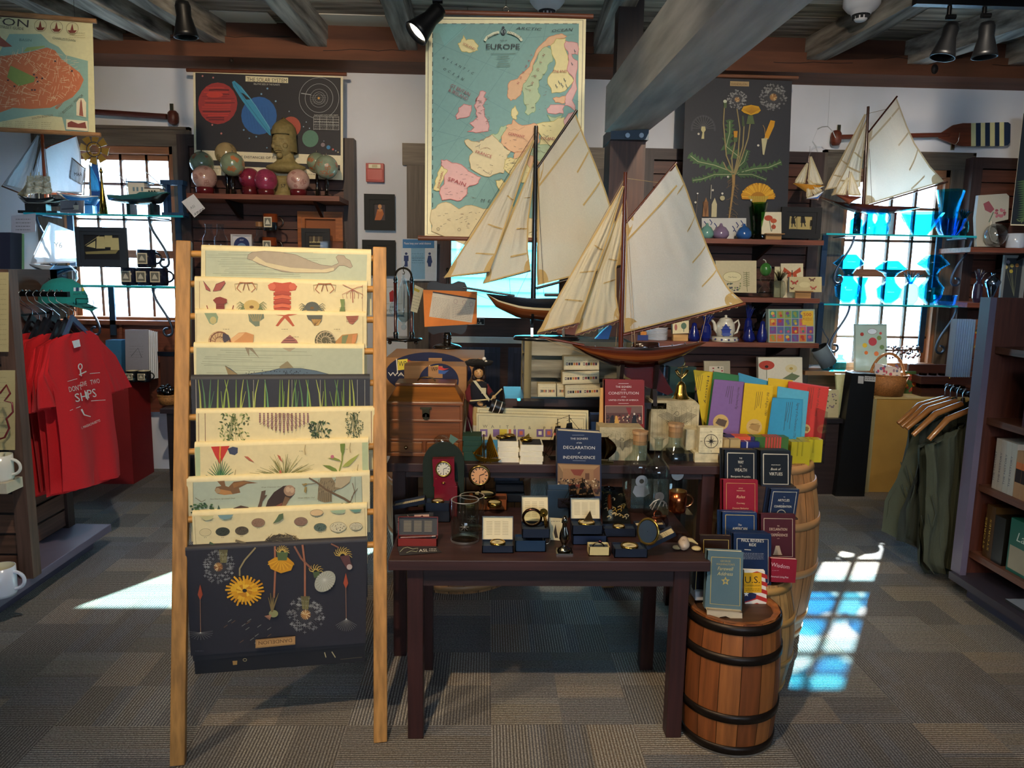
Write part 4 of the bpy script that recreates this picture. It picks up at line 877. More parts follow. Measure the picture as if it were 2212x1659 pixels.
def a7(A):
 A.poly([(421,966),(432,965.5),(433,1040),(423,1041)],'#b3bf94');A.poly([(782,956),(795,955.5),(796,1027),(783,1028)],'#b3bf94')
 A.poly(d8((430,470),(610,462),(560,560),(515,640),(470,560)),'#c93a2c');A.line(d8((520,466),(515,550),(520,620)),3,'#dca03c')
 A.poly(d8((590,490),(640,470),(690,480),(688,530),(660,552),(610,540)),'#40465c')
 rn=random.Random(7)
 for i in range(15):a=-pi/2+(i-7)*.13;A.line([d8((520,790))[0],d8((520+180*cos(a),790+210*sin(a)+abs(i-7)*12))[0]],3.4,rn.choice(['#3c6b44','#2f5a44','#54804c']),.8)
 for i in range(70):a=-pi/2+rn.uniform(-1.35,1.35);l=rn.uniform(150,360);b=d8((1140,790))[0];e=(b[0]+l*cos(a)/4.484*1.0,b[1]+l*.72*sin(a)/4.484);A.line([b,((b[0]+e[0])/2,(b[1]+e[1])/2-3),e],1.1,rn.choice(['#6a6b34','#8a8848','#545a30']),.5);A.k-=.9
 A.k+=1
 for q in(((750,560),(790,565),(850,620),(800,600)),((1072,545),(1100,560),(1125,620),(1090,590)),((1095,690),(1110,700),(1120,750),(1090,740))):A.poly(d8(*q),'#b9644c')
 A.line(d8((1660,755),(1700,600),(1702,440)),3,'#8a9440')
 for q in(((1690,610),(1640,600),(1560,580),(1620,570),(1670,590)),((1700,665),(1760,660),(1820,600),(1868,535),(1780,590),(1730,630)),((1660,715),(1600,700),(1508,645),(1580,650),(1640,680)),((1680,440),(1728,438),(1720,520),(1705,560),(1685,510))):A.poly(d8(*q),rn.choice(['#8a9440','#a3a850','#728438']))
 A.ell(*d8((1605,565))[0],4,4,'#c06a7c',n=8)
 for x,y in((670,740),(1345,500),(1780,480),(1855,690)):A.line(d8((x,y-50),(x-8,y),(x,y+45)),1.6,'#b3a070',3);A.scrib(*d8((x-60,y+5))[0],*d8((x-25,y+18))[0],1,'#6b6048',.8)
sheet(6,(420,965.5),(796,955),(423,1052),(797,1038),CR1,'cream poster sheet with a red and orange bromeliad flower',a7)
def owl(A,b,c):
 A.poly(d8(*b),c)
def a8(A):
 A.poly([(417,1042),(781,1029),(783,1098),(418,1112)],'#aeb8a2');A.line([(417,1042),(418,1112)],.8,'#5c6450');A.line([(781,1029),(783,1098)],.8,'#5c6450');A.line([(767,1030),(768,1098)],.8,'#5c6450')
 A.poly(d8((490,805),(560,800),(570,850),(600,860),(650,810),(750,798),(885,822),(780,830),(700,870),(715,915),(640,930),(560,938),(490,925),(465,895),(480,860),(530,850)),'#7c5a3a');A.poly(d8((510,880),(620,900),(640,930),(560,938),(510,925)),'#b4814c');A.ell(*d8((495,895))[0],5.5,6,'#a88c68');A.poly(d8((640,830),(720,808),(800,812),(700,850),(650,870)),'#94683c')
 A.poly(d8((980,1100),(960,1050),(980,990),(1040,910),(1130,850),(1200,842),(1245,870),(1240,930),(1190,980),(1150,1040),(1130,1100)),'#3c2c26');A.ell(*d8((1190,895))[0],12.5,12,'#a3846a');A.ell(*d8((1175,885))[0],5,6,'#c0a284');A.ell(*d8((1215,890))[0],4.5,6,'#c0a284')
 for i in range(8):A.line(d8((1150+i*6,950+i*2),(1100+i*4,1090)),.9,'#8a6a4c')
 A.poly(d8((1010,1100),(1060,1040),(1120,1010),(1110,1060),(1040,1100)),'#7c4a38')
 A.poly(d8((870,1090),(900,1000),(920,900),(960,890),(950,940),(975,935),(930,1000),(910,1085),(980,1080),(980,1105),(870,1108)),'#5c4838')
 A.poly(d8((1460,980),(1470,860),(1490,770),(1600,768),(1640,830),(1700,800),(1780,768),(1770,820),(1700,870),(1600,900),(1600,1000),(1530,1010)),'#8c7c5e');A.poly(d8((1640,760),(1790,755),(1770,810),(1690,870),(1630,860)),'#b3a484')
 rn=random.Random(5)
 for i in range(40):x,y=rn.uniform(1475,1640),rn.uniform(780,900);A.line(d8((x,y),(x-8,y+20)),.9,'#5f5340');A.k-=.9
 A.k+=1
 for i in range(7):A.line(d8((1480+i*18,910),(1475+i*19,1000)),1,'#4f4636')
 A.line(d8((1380,770),(1450,810),(1540,880),(1640,930),(1720,970),(1780,1010)),3,'#6b5640',5);A.line(d8((1780,1000),(1820,900),(1800,820)),1.6,'#6b5640');A.line(d8((1790,960),(1850,870)),1.2,'#6b5640');A.line(d8((1310,830),(1400,828),(1450,820)),1.4,'#6b5640')
 for q in(((1310,830),(1350,820),(1370,830),(1330,850)),((1340,850),(1360,860),(1350,920),(1330,900))):A.poly(d8(*q),'#94804c')
 for cx,cy,w,h in((350,1060,110,50),(1760,1040,80,30)):
  for i in range(40):x=cx+rn.uniform(-w,w);y=cy+rn.uniform(-h,h)+abs(x-cx)*.2;A.ell(*d8((x,y))[0],rn.uniform(2,4.5),rn.uniform(1.5,3),rn.choice(['#3c5a3c','#4c6c44','#2f4a34']),n=7);A.k-=.9
 A.k+=1;A.line(d8((280,960),(340,1000),(380,980)),1,'#6b5640');A.poly(d8((480,1120),(505,1030),(545,1118)),'#3c5448')
 A.poly(d8((625,1112),(650,1060),(720,1035),(790,1050),(830,1080),(800,1100),(790,1108)),'#4c3628');A.text('Great Cinereous Owl',*d8((1015,862))[0],2.6,'#5c5444',42,dy=-.03,it=1);A.text('Northern Spotted Owl',*d8((545,975))[0],2.6,'#5c5444',54,dy=-.03,it=1);A.text('Great White Owl',*d8((1355,965))[0],2.6,'#5c5444',36,dy=-.03,it=1)
sheet(7,(403,1041),(799,1026.5),(404,1125),(799,1108),'#dccfa2','pale blue-green poster sheet of perched and flying owls',a8)
def a9(A):
 rn=random.Random(5);A.line([(420,1116),(424,1188)],.8,'#9c8a60');A.line([(788,1098),(790,1170)],.8,'#9c8a60')
 def egg(x,y,rx,ry,c,sp=None,rot=-.05):
  X,Y_=d8((x,y))[0];A.ell(X,Y_,rx/4.484,ry/4.484,'#6b5f48',rot,22);A.ell(X,Y_,rx/4.484-.6,ry/4.484-.6,c,rot,22)
  if sp:
   for i in range(26):a=rn.uniform(0,2*pi);q=sqrt(rn.random())*.8;A.ell(X+q*rx/4.484*cos(a),Y_+q*ry/4.484*sin(a),rn.uniform(.5,1.5),rn.uniform(.4,1),sp,rn.uniform(0,3),5);A.k-=.9
   A.k+=1
  A.scrib(X-3,Y_+ry/4.484+1.5,X+3,Y_+ry/4.484+4,1,'#6b6048',.8)
 egg(375,1300,58,38,'#d9c897');egg(543,1293,70,43,'#3c4238','#1f2622');egg(728,1283,66,42,'#5a5040','#2c2824');egg(888,1205,66,44,'#94745c','#7c5c48');egg(1300,1193,66,43,'#8c6e5c','#75584a');egg(1487,1247,62,40,'#5a6c60','#34443c');egg(1660,1245,80,50,'#d5caa4','#3a3630');egg(1833,1238,62,38,'#c9c0a0','#8c8470')
 egg(1453,1105,64,32,'#d9b888');A.poly(d8((1580,1085),(1735,1075),(1720,1105),(1660,1115),(1610,1105)),'#a3b894');A.poly(d8((1765,1075),(1890,1070),(1870,1095),(1820,1102)),'#6c9484');A.poly(d8((498,1128),(650,1122),(620,1160),(560,1172),(515,1155)),'#7c9c9c');A.poly(d8((320,1142),(460,1132),(440,1165),(380,1180)),'#c9c490')
 A.poly(d8((1030,1210),(1060,1170),(1090,1120),(1130,1110),(1130,1160),(1090,1190)),'#5a6c4c')
 for i in range(150):
  a=rn.uniform(-.1,pi+.1);q=rn.uniform(.7,1.02);x,y=1125+195*q*cos(a),1430-118*q*sin(a);b=a+pi/2+rn.uniform(-.5,.5);l=rn.uniform(20,60);A.line(d8((x-l*cos(b),y+l*.6*sin(b)),(x+l*cos(b),y-l*.6*sin(b))),.9,rn.choice(['#4c4436','#6b604c','#332d26','#7c7058']));A.k-=.9
 A.k+=1;A.poly(d8((940,1440),(960,1380),(1040,1345),(1200,1345),(1290,1390),(1310,1425),(1120,1450)),'#4c4436')
 for i in range(60):x,y=rn.uniform(950,1290),rn.uniform(1360,1440);A.line(d8((x,y),(x+rn.uniform(20,60),y+rn.uniform(-12,12))),.8,rn.choice(['#7c7058','#332d26']));A.k-=.9
 A.k+=1;A.line(d8((420,1390),(500,1430),(590,1465)),5,'#4f6248',2);A.line(d8((430,1420),(520,1455)),2,'#3c5040');A.line(d8((670,1370),(760,1395),(830,1450)),5,'#7c7058');A.line(d8((740,1390),(700,1440)),1.4,'#7c7058')
 A.poly(d8((1400,1405),(1440,1380),(1500,1375),(1535,1400)),'#6c9484');A.poly(d8((1590,1400),(1620,1370),(1690,1368),(1715,1392)),'#7c5a48');A.poly(d8((1770,1392),(1800,1362),(1850,1362),(1880,1388)),'#4c4844');A.poly(d8((300,1475),(340,1440),(400,1445),(430,1472)),'#8c7a60')
sheet(8,(415,1114),(793,1096),(418,1200),(793,1183),CR1,"cream poster sheet of speckled birds' eggs around a twig nest",a9)
def a10b(A):
 A.poly(d9((455,920),(488,918),(486,945),(458,948)),'#a8844c');A.ring(*d9((540,912))[0],4,3,1.2,'#a89c74',10);A.line(d9((1090,860),(1100,895)),2,'#b9ad84');A.line(d9((1140,855),(1165,895)),2,'#b9ad84');A.line(d9((1200,908),(1350,893)),.8,'#6b6048')
sheet(9,(404,1200),(790,1184),(421.5,1456.5),(788,1429),'#1b1c22','hindmost black poster sheet hanging lowest on the ladder',a10b,dx=-.008)
sheet(9,(401,1196),(791,1180),(417,1428),(789.5,1394),'#23242b','middle dark poster sheet under the dandelion sheet',lambda A:None,dx=-.004)
def a10(A):
 clock(*d9((357,270))[0],35,34,21);clock(*d9((960,598))[0],39,36,22)
 for x0,y0 in((395,190),(960,510)):[A.line(d9((x0-30+i*9,y0-40),(x0-20+i*6,y0+50)),1.4,'#8c8450')for i in range(7)]
 A.line(d9((615,135),(540,220),(505,280),(505,330)),3.4,'#9a8a62');A.line(d9((748,125),(750,300),(742,480)),4,'#a3684c');A.line(d9((938,115),(955,250),(955,470)),4,'#a3684c');A.line(d9((882,125),(930,210),(1000,280)),4,'#8c5c48');A.line(d9((1135,108),(1190,135)),3,'#8c5c48')
 flower(*d9((540,430))[0],41,34,26,4)
 A.poly(d9((700,230),(750,200),(830,195),(880,240),(860,290),(790,310),(720,280)),'#cf921c');[A.line(d9((790,215),(700+i*14,250+40*sin(pi*i/13))),3,['#e0a72a','#c98a1a'][i%2],2)for i in range(14)]
 A.poly(d9((760,160),(840,160),(830,220),(770,220)),'#56683f')
 for x0,y0,n,r in((800,165,9,45),(1030,300,7,50),(1215,190,10,60)):
  for i in range(n):a=-pi*(i+.5)/n;A.line(d9((x0+r*.3*cos(a),y0+r*.3*sin(a)),(x0+r*.8*cos(a),y0+r*.8*sin(a)),(x0+r*1.1*cos(a+.3),y0+r*1.1*sin(a+.3))),2.4,['#c9ad5c','#b99a4c'][i%2],1)
 A.poly(d9((1195,190),(1260,180),(1270,230),(1285,260),(1250,285),(1215,230)),'#5c3a3a');A.ell(*d9((1262,263))[0],6,6,'#b9a8a0');A.poly(d9((1010,300),(1060,290),(1050,330),(1020,340)),'#4f5f3c')
 A.ell(*d9((1094,362))[0],26,19,'#a8a796',-.8,24)
 for i in range(20):a=2*pi*i/20;A.line(d9((1090,350),(1094+66*cos(a),362+66*sin(a))),.7,'#d0cfc0')
 A.ell(*d9((740,582))[0],10,8,'#8f8f60');[A.line(d9((730,570),(705+i*14,470-(i%2)*30)),3.4,'#7c6b44',1)for i in range(6)];[A.line(d9((725,590),(680+i*8,600+i*6)),1.6,'#a8785c')for i in range(5)]
 for x,y0,y1 in((237,430,710),(1237,350,615)):
  A.poly(d9((x-17,y0+20),(x,y0-50),(x+17,y0+20),(x,y0+58)),'#a3482c');A.line(d9((x,y0+50),(x+3,y1)),1,'#a3785c')
  for i in range(13):a=(-.2 if x<500 else .55)+i*((3.5 if x<500 else 2.05)/12);A.line(d9((x+3,y1),(x+3+85*cos(a),y1+85*sin(a)*(.6 if x<500 else 1))),.5,'#8c8c8a')
  A.ell(*d9((x+3,y1))[0],1.6,1.4,'#dcdcd0',n=8)
 rn=random.Random(2)
 for i in range(16):x,y=rn.uniform(370,700),rn.uniform(600,800);A.line(d9((x,y),(x+26,y-18)),1.4,rn.choice(['#6b503c','#7c7c74']));A.k-=.9
 A.k+=1;A.poly(d9((618,756),(890,732),(890,788),(618,814)),'#b98f5c');A.line(d9((623,760),(885,737),(885,784),(623,809),(623,760)),.7,'#6b4c2c');A.text('DANDELION',*d9((753,757))[0],7.6,'#5c3f24',72,dx=-1,dy=.088)
 A.scrib(424,1399,442,1402,1,'#5c5c64',1)
sheet(9,(400,1190),(793,1170),(412,1417),(790,1389),'#2b2a32','front dandelion poster sheet hanging upside down at the ladder foot',a10)
# ================================================================== model ships
def interp(pts,t):
 n=len(pts)-1;f=min(max(t,0),1)*n;k=min(int(f),n-1);u=f-k
 return(pts[k][0]+(pts[k+1][0]-pts[k][0])*u,pts[k][1]+(pts[k+1][1]-pts[k][1])*u)
def hull(par,Y,sheer,bot,w,cols,full=.5,deck='#6b4a30',name='hull',mt='gloss',deckmat='woodx'):
 n,k=26,10;S=[];
 for i in range(n+1):
  t=i/n;a=at(*interp(sheer,t),Y);b=at(*interp(bot,t),Y);hw=w*min(1,(1-abs(2*t-1)**2.4)+.04 if t<.5 else 1-abs(2*t-1)**4*.6)
  row=[]
  for j in range(k+1):s_=j/k;row.append(V((a.x+(b.x-a.x)*s_,Y-hw*(1-s_**2)**.62,a.z+(b.z-a.z)*s_)))
  S.append(row)
 m=M(mt);vs=[];fs=[];cl=[]
 for sg in(1,-1):
  o=len(vs)
  for row in S:vs+=[V((p.x,Y+(p.y-Y)*sg,p.z))for p in row]
  for i in range(n):
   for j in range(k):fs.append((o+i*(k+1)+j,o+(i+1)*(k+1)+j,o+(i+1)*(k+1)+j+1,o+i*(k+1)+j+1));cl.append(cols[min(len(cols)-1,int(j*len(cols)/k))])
 m.add(vs,fs,cl,None,True);m.build(name,par)
 d=M(deckmat,deck);top=[S[i][0]-V((0,0,.003))for i in range(n+1)];d.add([p for p in top]+[V((p.x,2*Y-p.y,p.z))for p in top],[(i,i+1,n+2+i,n+1+i)for i in range(n)]);d.build('deck',par)
def sail(par,Y,q,bulge=.03,col='#e9e0ca',tape='#d6b87c',bat=(),wr=.006,seed=1,corners=(0,3),mt='sail',name='sail',foot=1):
 fa,ha,hb,fb=q[0],q[1],q[2],q[3];lee=[ha]+list(q[4:])+[hb]
 def S(u,v,o=0):
  a=(fa[0]+(fb[0]-fa[0])*v,fa[1]+(fb[1]-fa[1])*v);b=interp(lee,v);x,y=a[0]+(b[0]-a[0])*u,a[1]+(b[1]-a[1])*u
  wv=mnoise.noise(V((u*5+seed,v*2.2,seed*1.7)))*wr*2*u*(1.2-u)*2+mnoise.noise(V((u*9+seed*3,(u-v)*6,2)))*wr
  return at(x,y,Y-bulge*sin(pi*min(1,u*.9+.05))*sin(pi*min(1,.15+.7*v))+wv-o)
 m=M(mt,col);m.grid(S,22,22)
 def strip(u0,v0,u1,v1,w=.02,n=10,c=tape):
  du,dv=u1-u0,v1-v0;vs=[]
  for i in range(n+1):
   u,v=u0+du*i/n,v0+dv*i/n;p=S(u,v,.004);p2=S(min(1,max(0,u+du*.01+.001)),min(1,v+dv*.01+.001),.004);d=(p2-p).normalized()if(p2-p).length>1e-7 else V((0,0,1));s_=d.cross(V((0,1,0))).normalized()*w/2
   vs+=[p-s_,p+s_]
  m.add(vs,[(2*i,2*i+1,2*i+3,2*i+2)for i in range(n)],c)
 W_=.007*(mpp(S(.5,.5))/.0018)
 strip(0,0,0,1,W_);strip(1,0,1,1,W_*.8,20);strip(0,.995,1,.995,W_*.8,14)
 for u0,v0,u1,v1 in bat:strip(u0,v0,u1,v1,W_)
 for cu,cv in([(0,1),(1,1),(0,0)]if foot else[(0,1)]):
  r=.13;vs=[S(cu,cv,.001)]
  for i in range(7):a=i/6*pi/2;vs.append(S(abs(cu-r*cos(a)),abs(cv-r*sin(a)),.001))
  m.add(vs,[(0,i,i+1)for i in range(1,7)],tape)
 m.build(name,par);return S
def spar(par,Y,a,b,r,col,r2=None,name='mast',mt='gloss',n=10):
 m=M(mt,col);m.cyl(at(*a,Y),at(*b,Y),r,n,r2=r2 or r);m.build(name,par)
def lines(par,Y,L,col='#6b5a44',r=.0009,name='rigging'):
 m=M('matte',col)
 for l in L:m.tube([at(x,y,Y+o)if o else at(x,y,Y)for x,y,*r_ in l for o in((r_[0]if r_ else 0),)],r,4)
 m.build(name,par)
def lacing(par,Y,a,b,n,col='#d0b48c',r=.0011):
 m=M('matte',col)
 for i in range(n):
  t=(i+.5)/n;x,y=a[0]+(b[0]-a[0])*t,a[1]+(b[1]-a[1])*t;p=at(x,y,Y);q=at(x+7,y-4,Y);m.tube([q+V((0,.006,0)),p+V((0,-.009,-.006)),at(x-7,y+4,Y)+V((0,.006,0))],r,4)
 m.build('boom_lacing',par)
Y=3.38
t=thing('model_yacht','dark navy hulled model yacht with cream sails, behind the mahogany one','model ship',at(1180,748,Y),'large model yachts with cream sails')
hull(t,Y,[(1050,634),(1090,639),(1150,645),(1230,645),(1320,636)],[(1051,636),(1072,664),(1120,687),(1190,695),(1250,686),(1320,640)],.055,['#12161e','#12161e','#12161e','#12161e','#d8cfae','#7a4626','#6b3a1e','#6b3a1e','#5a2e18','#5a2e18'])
m=M('gloss','#6b3a1e');m.prism([at(x,y,Y+.006)for x,y in((1170,688),(1255,682),(1262,706),(1246,724),(1205,720),(1188,700))],(0,-1,0),.012);m.build('keel_fin',t)
m=M('gloss','#10131a');m.box((at(1175,640,Y).x,Y-.03,at(1175,640,Y).z),(at(1208,640,Y).x,Y+.03,at(1175,633,Y).z));m.build('cabin',t,bev=.004)
spar(t,Y,(1158,272),(1152,645),.0085,'#15181d',.012,n=14);spar(t,Y,(1000,621),(1112,639),.005,'#15181d',name='bowsprit');spar(t,Y,(1246,238),(1160,364),.006,'#2a1a14',name='gaff');spar(t,Y,(1158,623),(1350,572),.006,'#2a1a14',name='boom')
sail(t,Y,[(1164,362),(1243,248),(1345,571),(1161,616),(1262,298),(1284,352),(1306,410),(1328,480)],.035,bat=[(0,.16,1,.13),(.72,.36,1,.3),(.68,.6,1,.53)],seed=3)
sail(t,Y-.02,[(1152,303),(1153,303),(1056,587),(960,600),(1119,406),(1090,490)],.02,bat=[(.35,.62,.95,.68),(.55,.4,1,.44),(.45,.84,.98,.87)],seed=5)
sail(t,Y+.01,[(1152,352),(1154,352),(1145,584),(1044,612),(1149,410),(1140,480),(1139,540)],.02,bat=[(.45,.3,1,.31),(.5,.55,1,.56),(.5,.8,1,.79)],seed=6)
spar(t,Y-.02,(957,599),(1056,588),.003,'#2a1a14',name='jib_boom');spar(t,Y+.01,(1043,612),(1147,585),.003,'#2a1a14',name='jib_boom')
lines(t,Y,[[(1156,285),(958,598)],[(1157,300),(1044,610)],[(1157,280),(1190,318)],[(1157,420),(1162,640,-.04)],[(1157,300),(1175,640,-.04)],[(1157,380),(1150,640,.04)],[(990,621),(1085,657)],[(1140,590),(1115,642)],[(1100,600),(1103,640)]],'#3a3028')
m=M('gloss','#0e1116');cx=at(1180,745,Y);m.lathe([(.001,0),(.16,0),(.165,.008),(.155,.018),(.001,.018)],(cx.x,Y,1.2),n=32)
m.T=Matrix.Translation((cx.x,Y,1.2))@Matrix.Diagonal((1,.45,1,1));m.v=[];m.f=[];m.c=[];m.m=[];m.s=[];m.lathe([(.001,0),(.15,0),(.155,.008),(.145,.018),(.001,.018)],n=36);m.T=None
for px in(1148,1215):
 c=at(px,745,Y);zt=at(px,684,Y).z;m.prism([(c.x-.006,Y-.03,1.215),(c.x-.006,Y+.03,1.215),(c.x-.006,Y+.012,zt-.05),(c.x-.006,Y+.045,zt+.015),(c.x-.006,Y,zt-.012),(c.x-.006,Y-.045,zt+.015),(c.x-.006,Y-.012,zt-.05)],(1,0,0),.012)
m.build('stand',t)
Y=2.95
t=thing('model_yacht','mahogany model yacht in front, with the fullest cream mainsail','model ship',at(1380,868,Y),'large model yachts with cream sails')
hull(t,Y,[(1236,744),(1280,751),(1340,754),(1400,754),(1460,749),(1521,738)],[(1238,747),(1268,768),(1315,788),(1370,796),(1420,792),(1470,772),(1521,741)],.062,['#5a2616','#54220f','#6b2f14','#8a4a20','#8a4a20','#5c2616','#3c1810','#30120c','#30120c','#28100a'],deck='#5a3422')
m=M('gloss','#4a1216');m.prism([at(x,y,Y+.009)for x,y in((1338,794),(1420,790),(1432,812),(1452,846),(1440,852),(1390,832),(1350,812))],(0,-1,0),.018);m.build('keel_fin',t)
m=M('semi','#1c1e20');m.prism([at(x,y,Y+.004)for x,y in((1420,786),(1452,776),(1470,768),(1478,774),(1476,788),(1464,792))],(0,-1,0),.008);m.build('rudder',t)
m=M('gloss','#2e1710');cz=at(1390,746,Y);m.lathe([(.045,0),(.045,.012),(.04,.016),(.001,.018)],(cz.x,Y-.0,cz.z-.006),n=20)
m.T=Matrix.Translation((at(1393,748,Y).x,Y-.015,at(1393,748,Y).z))@Matrix.Diagonal((1.2,.6,1,1));m.lathe([(.045,0),(.045,.014),(.04,.018),(.001,.02)],n=24);m.T=None;m.build('cabin',t)
m=M('chrome','#c9ccd0')
for px,py in((1365,748),(1412,747),(1420,745),(1286,748),(1480,741),(1508,738),(1452,745)):c=at(px,py,Y-.02);m.ball(c,.0035,8);m.cyl(c-V((0,0,.004)),c,.0018,6)
m.build('deck_fittings',t)
spar(t,Y,(1351,372),(1341,750),.0075,'#5c2a18',.0105,n=14);spar(t,Y,(1163,727),(1262,746),.005,'#6b3018',name='bowsprit');spar(t,Y,(1462,351),(1351,482),.0055,'#5c2a18',name='gaff');spar(t,Y,(1344,724),(1610,656),.0062,'#6b3520',name='boom')
sail(t,Y,[(1355,482),(1459,354),(1605,653),(1349,718),(1480,402),(1506,478),(1530,540),(1552,590),(1574,626)],.045,'#ebe6da',bat=[(.86,.17,1,.15),(.84,.36,.99,.31),(.78,.55,1,.47),(.78,.75,1,.64),(0,.16,.9,.12)],wr=.009,seed=9)
sail(t,Y-.02,[(1346,402),(1347,402),(1250,697),(1161,719),(1318,500),(1288,580)],.02,'#e6dabb',bat=[(.4,.42,1,.5),(.35,.62,.95,.68),(.3,.8,.9,.86)],seed=11,wr=.008)
sail(t,Y+.01,[(1346,440),(1348,440),(1338,690),(1243,722),(1342,520),(1330,580),(1330,640)],.025,'#e6dabb',bat=[(.4,.42,1,.43),(.45,.62,1,.6)],seed=12,wr=.008)
spar(t,Y-.02,(1160,722),(1252,699),.003,'#6b3520',name='jib_boom');spar(t,Y+.01,(1242,725),(1340,693),.003,'#6b3520',name='jib_boom')
lacing(t,Y,(1360,720),(1600,659),14);lacing(t,Y-.02,(1170,720),(1245,701),6);lacing(t,Y+.01,(1252,722),(1332,696),6);lacing(t,Y,(1368,462),(1455,360),8)
lines(t,Y,[[(1350,385),(1160,722)],[(1350,410),(1242,722)],[(1351,470),(1366,748,-.05)],[(1351,400),(1372,748,-.05)],[(1351,470),(1330,748,.05)],[(1525,684),(1512,738)],[(1166,728),(1262,764)],[(1352,385),(1425,395)]],'#b59a70',.001)
m=M('semi','#1a1012');
for px in(1338,1412):c=at(px,850,Y);zt=at(px,790,Y).z;m.prism([(c.x-.008,Y-.04,c.z-.045),(c.x-.008,Y+.04,c.z-.045),(c.x-.008,Y+.014,c.z+.02),(c.x-.008,Y+.05,zt+.01),(c.x-.008,Y,zt-.004),(c.x-.008,Y-.05,zt+.01),(c.x-.008,Y-.014,c.z+.02)],(1,0,0),.016)
a=at(1320,872,Y);b=at(1436,872,Y);m.box((a.x,Y-.03,a.z-.015),(b.x,Y+.08,a.z+.01));m.build('stand',t)
Y=5.24
t=thing('model_yacht','backlit model yacht with pale sails standing in the right window','model ship',at(1880,505,Y))
hull(t,Y,[(1800,436),(1840,441),(1900,447),(1986,448)],[(1801,437),(1822,451),(1850,461),(1900,464),(1940,459),(1986,450)],.07,['#4a241a']*6+['#7a6a5c','#7a6a5c'],deck='#4a3020')
spar(t,Y,(1875.5,230),(1865,445),.009,'#3c1a14',.013);spar(t,Y,(1938,208),(1876,286),.006,'#3c1a14',name='gaff');spar(t,Y,(1866,447),(2047,393),.006,'#4c3428',name='boom');spar(t,Y,(1762,423),(1810,438),.005,'#4c3428',name='bowsprit')
sail(t,Y,[(1877,288),(1936,213),(2038,392),(1869,443),(1958,272),(1975,310),(2008,360)],.04,'#e8e4d8','#c9bca0',bat=[(0,.12,.98,.08),(.7,.42,.98,.34),(.7,.72,1,.56),(.6,.97,.85,.85)],seed=15)
sail(t,Y-.02,[(1869,247),(1870,247),(1807,405),(1782,410),(1846,320),(1830,360)],.02,'#e4dcc8','#c9b48c',bat=[(0,.6,1,.63),(0,.8,1,.83)],seed=16,foot=0)
sail(t,Y+.01,[(1872,262),(1873,262),(1857,404),(1796,422),(1864,330),(1858,380)],.02,'#e4dcc8','#c9b48c',bat=[(.2,.4,1,.42),(.1,.6,1,.62),(.1,.8,1,.82)],seed=17,foot=0)
lines(t,Y,[[(1875,240),(1782,410)],[(1875,250),(1796,424)],[(1876,245),(1918,235)],[(1877,300),(1884,444,-.05)],[(1768,425),(1812,447)]],'#8a7a64',.0015)
m=M('gloss','#3c1a14')
for px in(1850,1925):c=at(px,500,Y);zt=at(px,460,Y).z;m.box((c.x-.008,Y-.04,GR1),(c.x+.008,Y+.04,zt))
m.build('stand',t)
Y=5.22
t=thing('model_schooner','black hulled model schooner with orange mast at the left window','model ship',at(100,455,Y))
hull(t,Y,[(40,426),(70,431),(120,432),(150,430)],[(44,430),(58,443),(80,447),(130,446),(150,434)],.06,['#16171c','#16171c','#c9c4b4','#16171c','#1c1a1a','#1c1a1a'],deck='#8a7a60')
spar(t,Y,(90.5,290),(101,430),.010,'#b0502c',.014);spar(t,Y,(4,402),(60,424),.005,'#6b4a3c',name='bowsprit');spar(t,Y,(96,322),(165,294),.006,'#b0502c',name='gaff');spar(t,Y,(103,418),(176,420),.005,'#b0502c',name='boom')
sail(t,Y,[(97,321),(164,295),(176,417),(104,414),(172,327),(176,370)],.03,'#dfe6ee','#c9ccd0',seed=21,foot=0)
sail(t,Y-.01,[(82,293),(83,293),(52,410),(8,400),(76,340),(66,380)],.03,'#d4dde8','#b9c0c8',seed=22,foot=0)
sail(t,Y+.02,[(90,320),(92,320),(92,414),(60,420),(96,370)],.02,'#d4dde8','#b9c0c8',seed=23,foot=0)
lines(t,Y,[[(82,290),(4,402)],[(91,288),(4,402)],[(91,292),(40,426)],[(92,300),(70,432,-.05)],[(93,300),(112,432,-.05)],[(82,291),(75,428)]],'#8a8078',.0013)
m=M('gloss','#14141a');a,b=at(48,452,Y),at(132,454,Y);m.box((a.x,Y-.05,GL1),(b.x,Y+.05,GL1+.018));
for px in(76,104):c=at(px,450,Y);m.cyl((c.x,Y,GL1+.018),(c.x,Y,at(px,444,Y).z),.008,8)
m.build('stand',t)
Y=5.14
t=thing('model_ship','small silvery square rigged ship model in front of the schooner','model ship',at(85,455,Y))
hull(t,Y,[(38,418),(60,428),(95,430),(118,425)],[(42,424),(60,440),(95,441),(116,432)],.03,['#2a2a2e','#2a2a2e','#cfc9bc'],deck='#c9c4b8')
for mx,sc_ in((66,1),(84,1.15),(101,.9)):
 spar(t,Y,(mx,385-12*sc_),(mx,430),.003,'#c9b48c')
 for i in range(3):y0=388-8*sc_+i*13;w=(6+i*2.2)*sc_;sail(t,Y-.01,[(mx-w,y0),(mx+w,y0),(mx+w+1,y0+11),(mx-w-1,y0+11)],.02,'#e4dcc8','#d8ccb0',seed=i,foot=0)
for i in range(3):sail(t,Y,[(62,392+i*6),(63,392+i*6),(58-i*5,424),(44-i*3,420)],.01,'#d8ccb0','#c9b48c',seed=i,foot=0)
m=M('gloss','#2a2420');a,b=at(60,452,Y),at(105,452,Y);m.box((a.x,Y-.03,GL1),(b.x,Y+.03,at(80,441,Y).z));m.build('stand',t)
Y=5.2
t=thing('model_sailboat','blue hulled model boat with a lettered sail on the left glass shelf','model ship',at(175,460,Y))
hull(t,Y,[(121,415),(150,421),(185,425),(216,424)],[(123,419),(150,433),(185,445),(205,446),(215,430)],.06,['#e4e4e4','#2f7ab8','#2f7ab8','#2f6ea8','#286098','#286098'],deck='#d8c9a8')
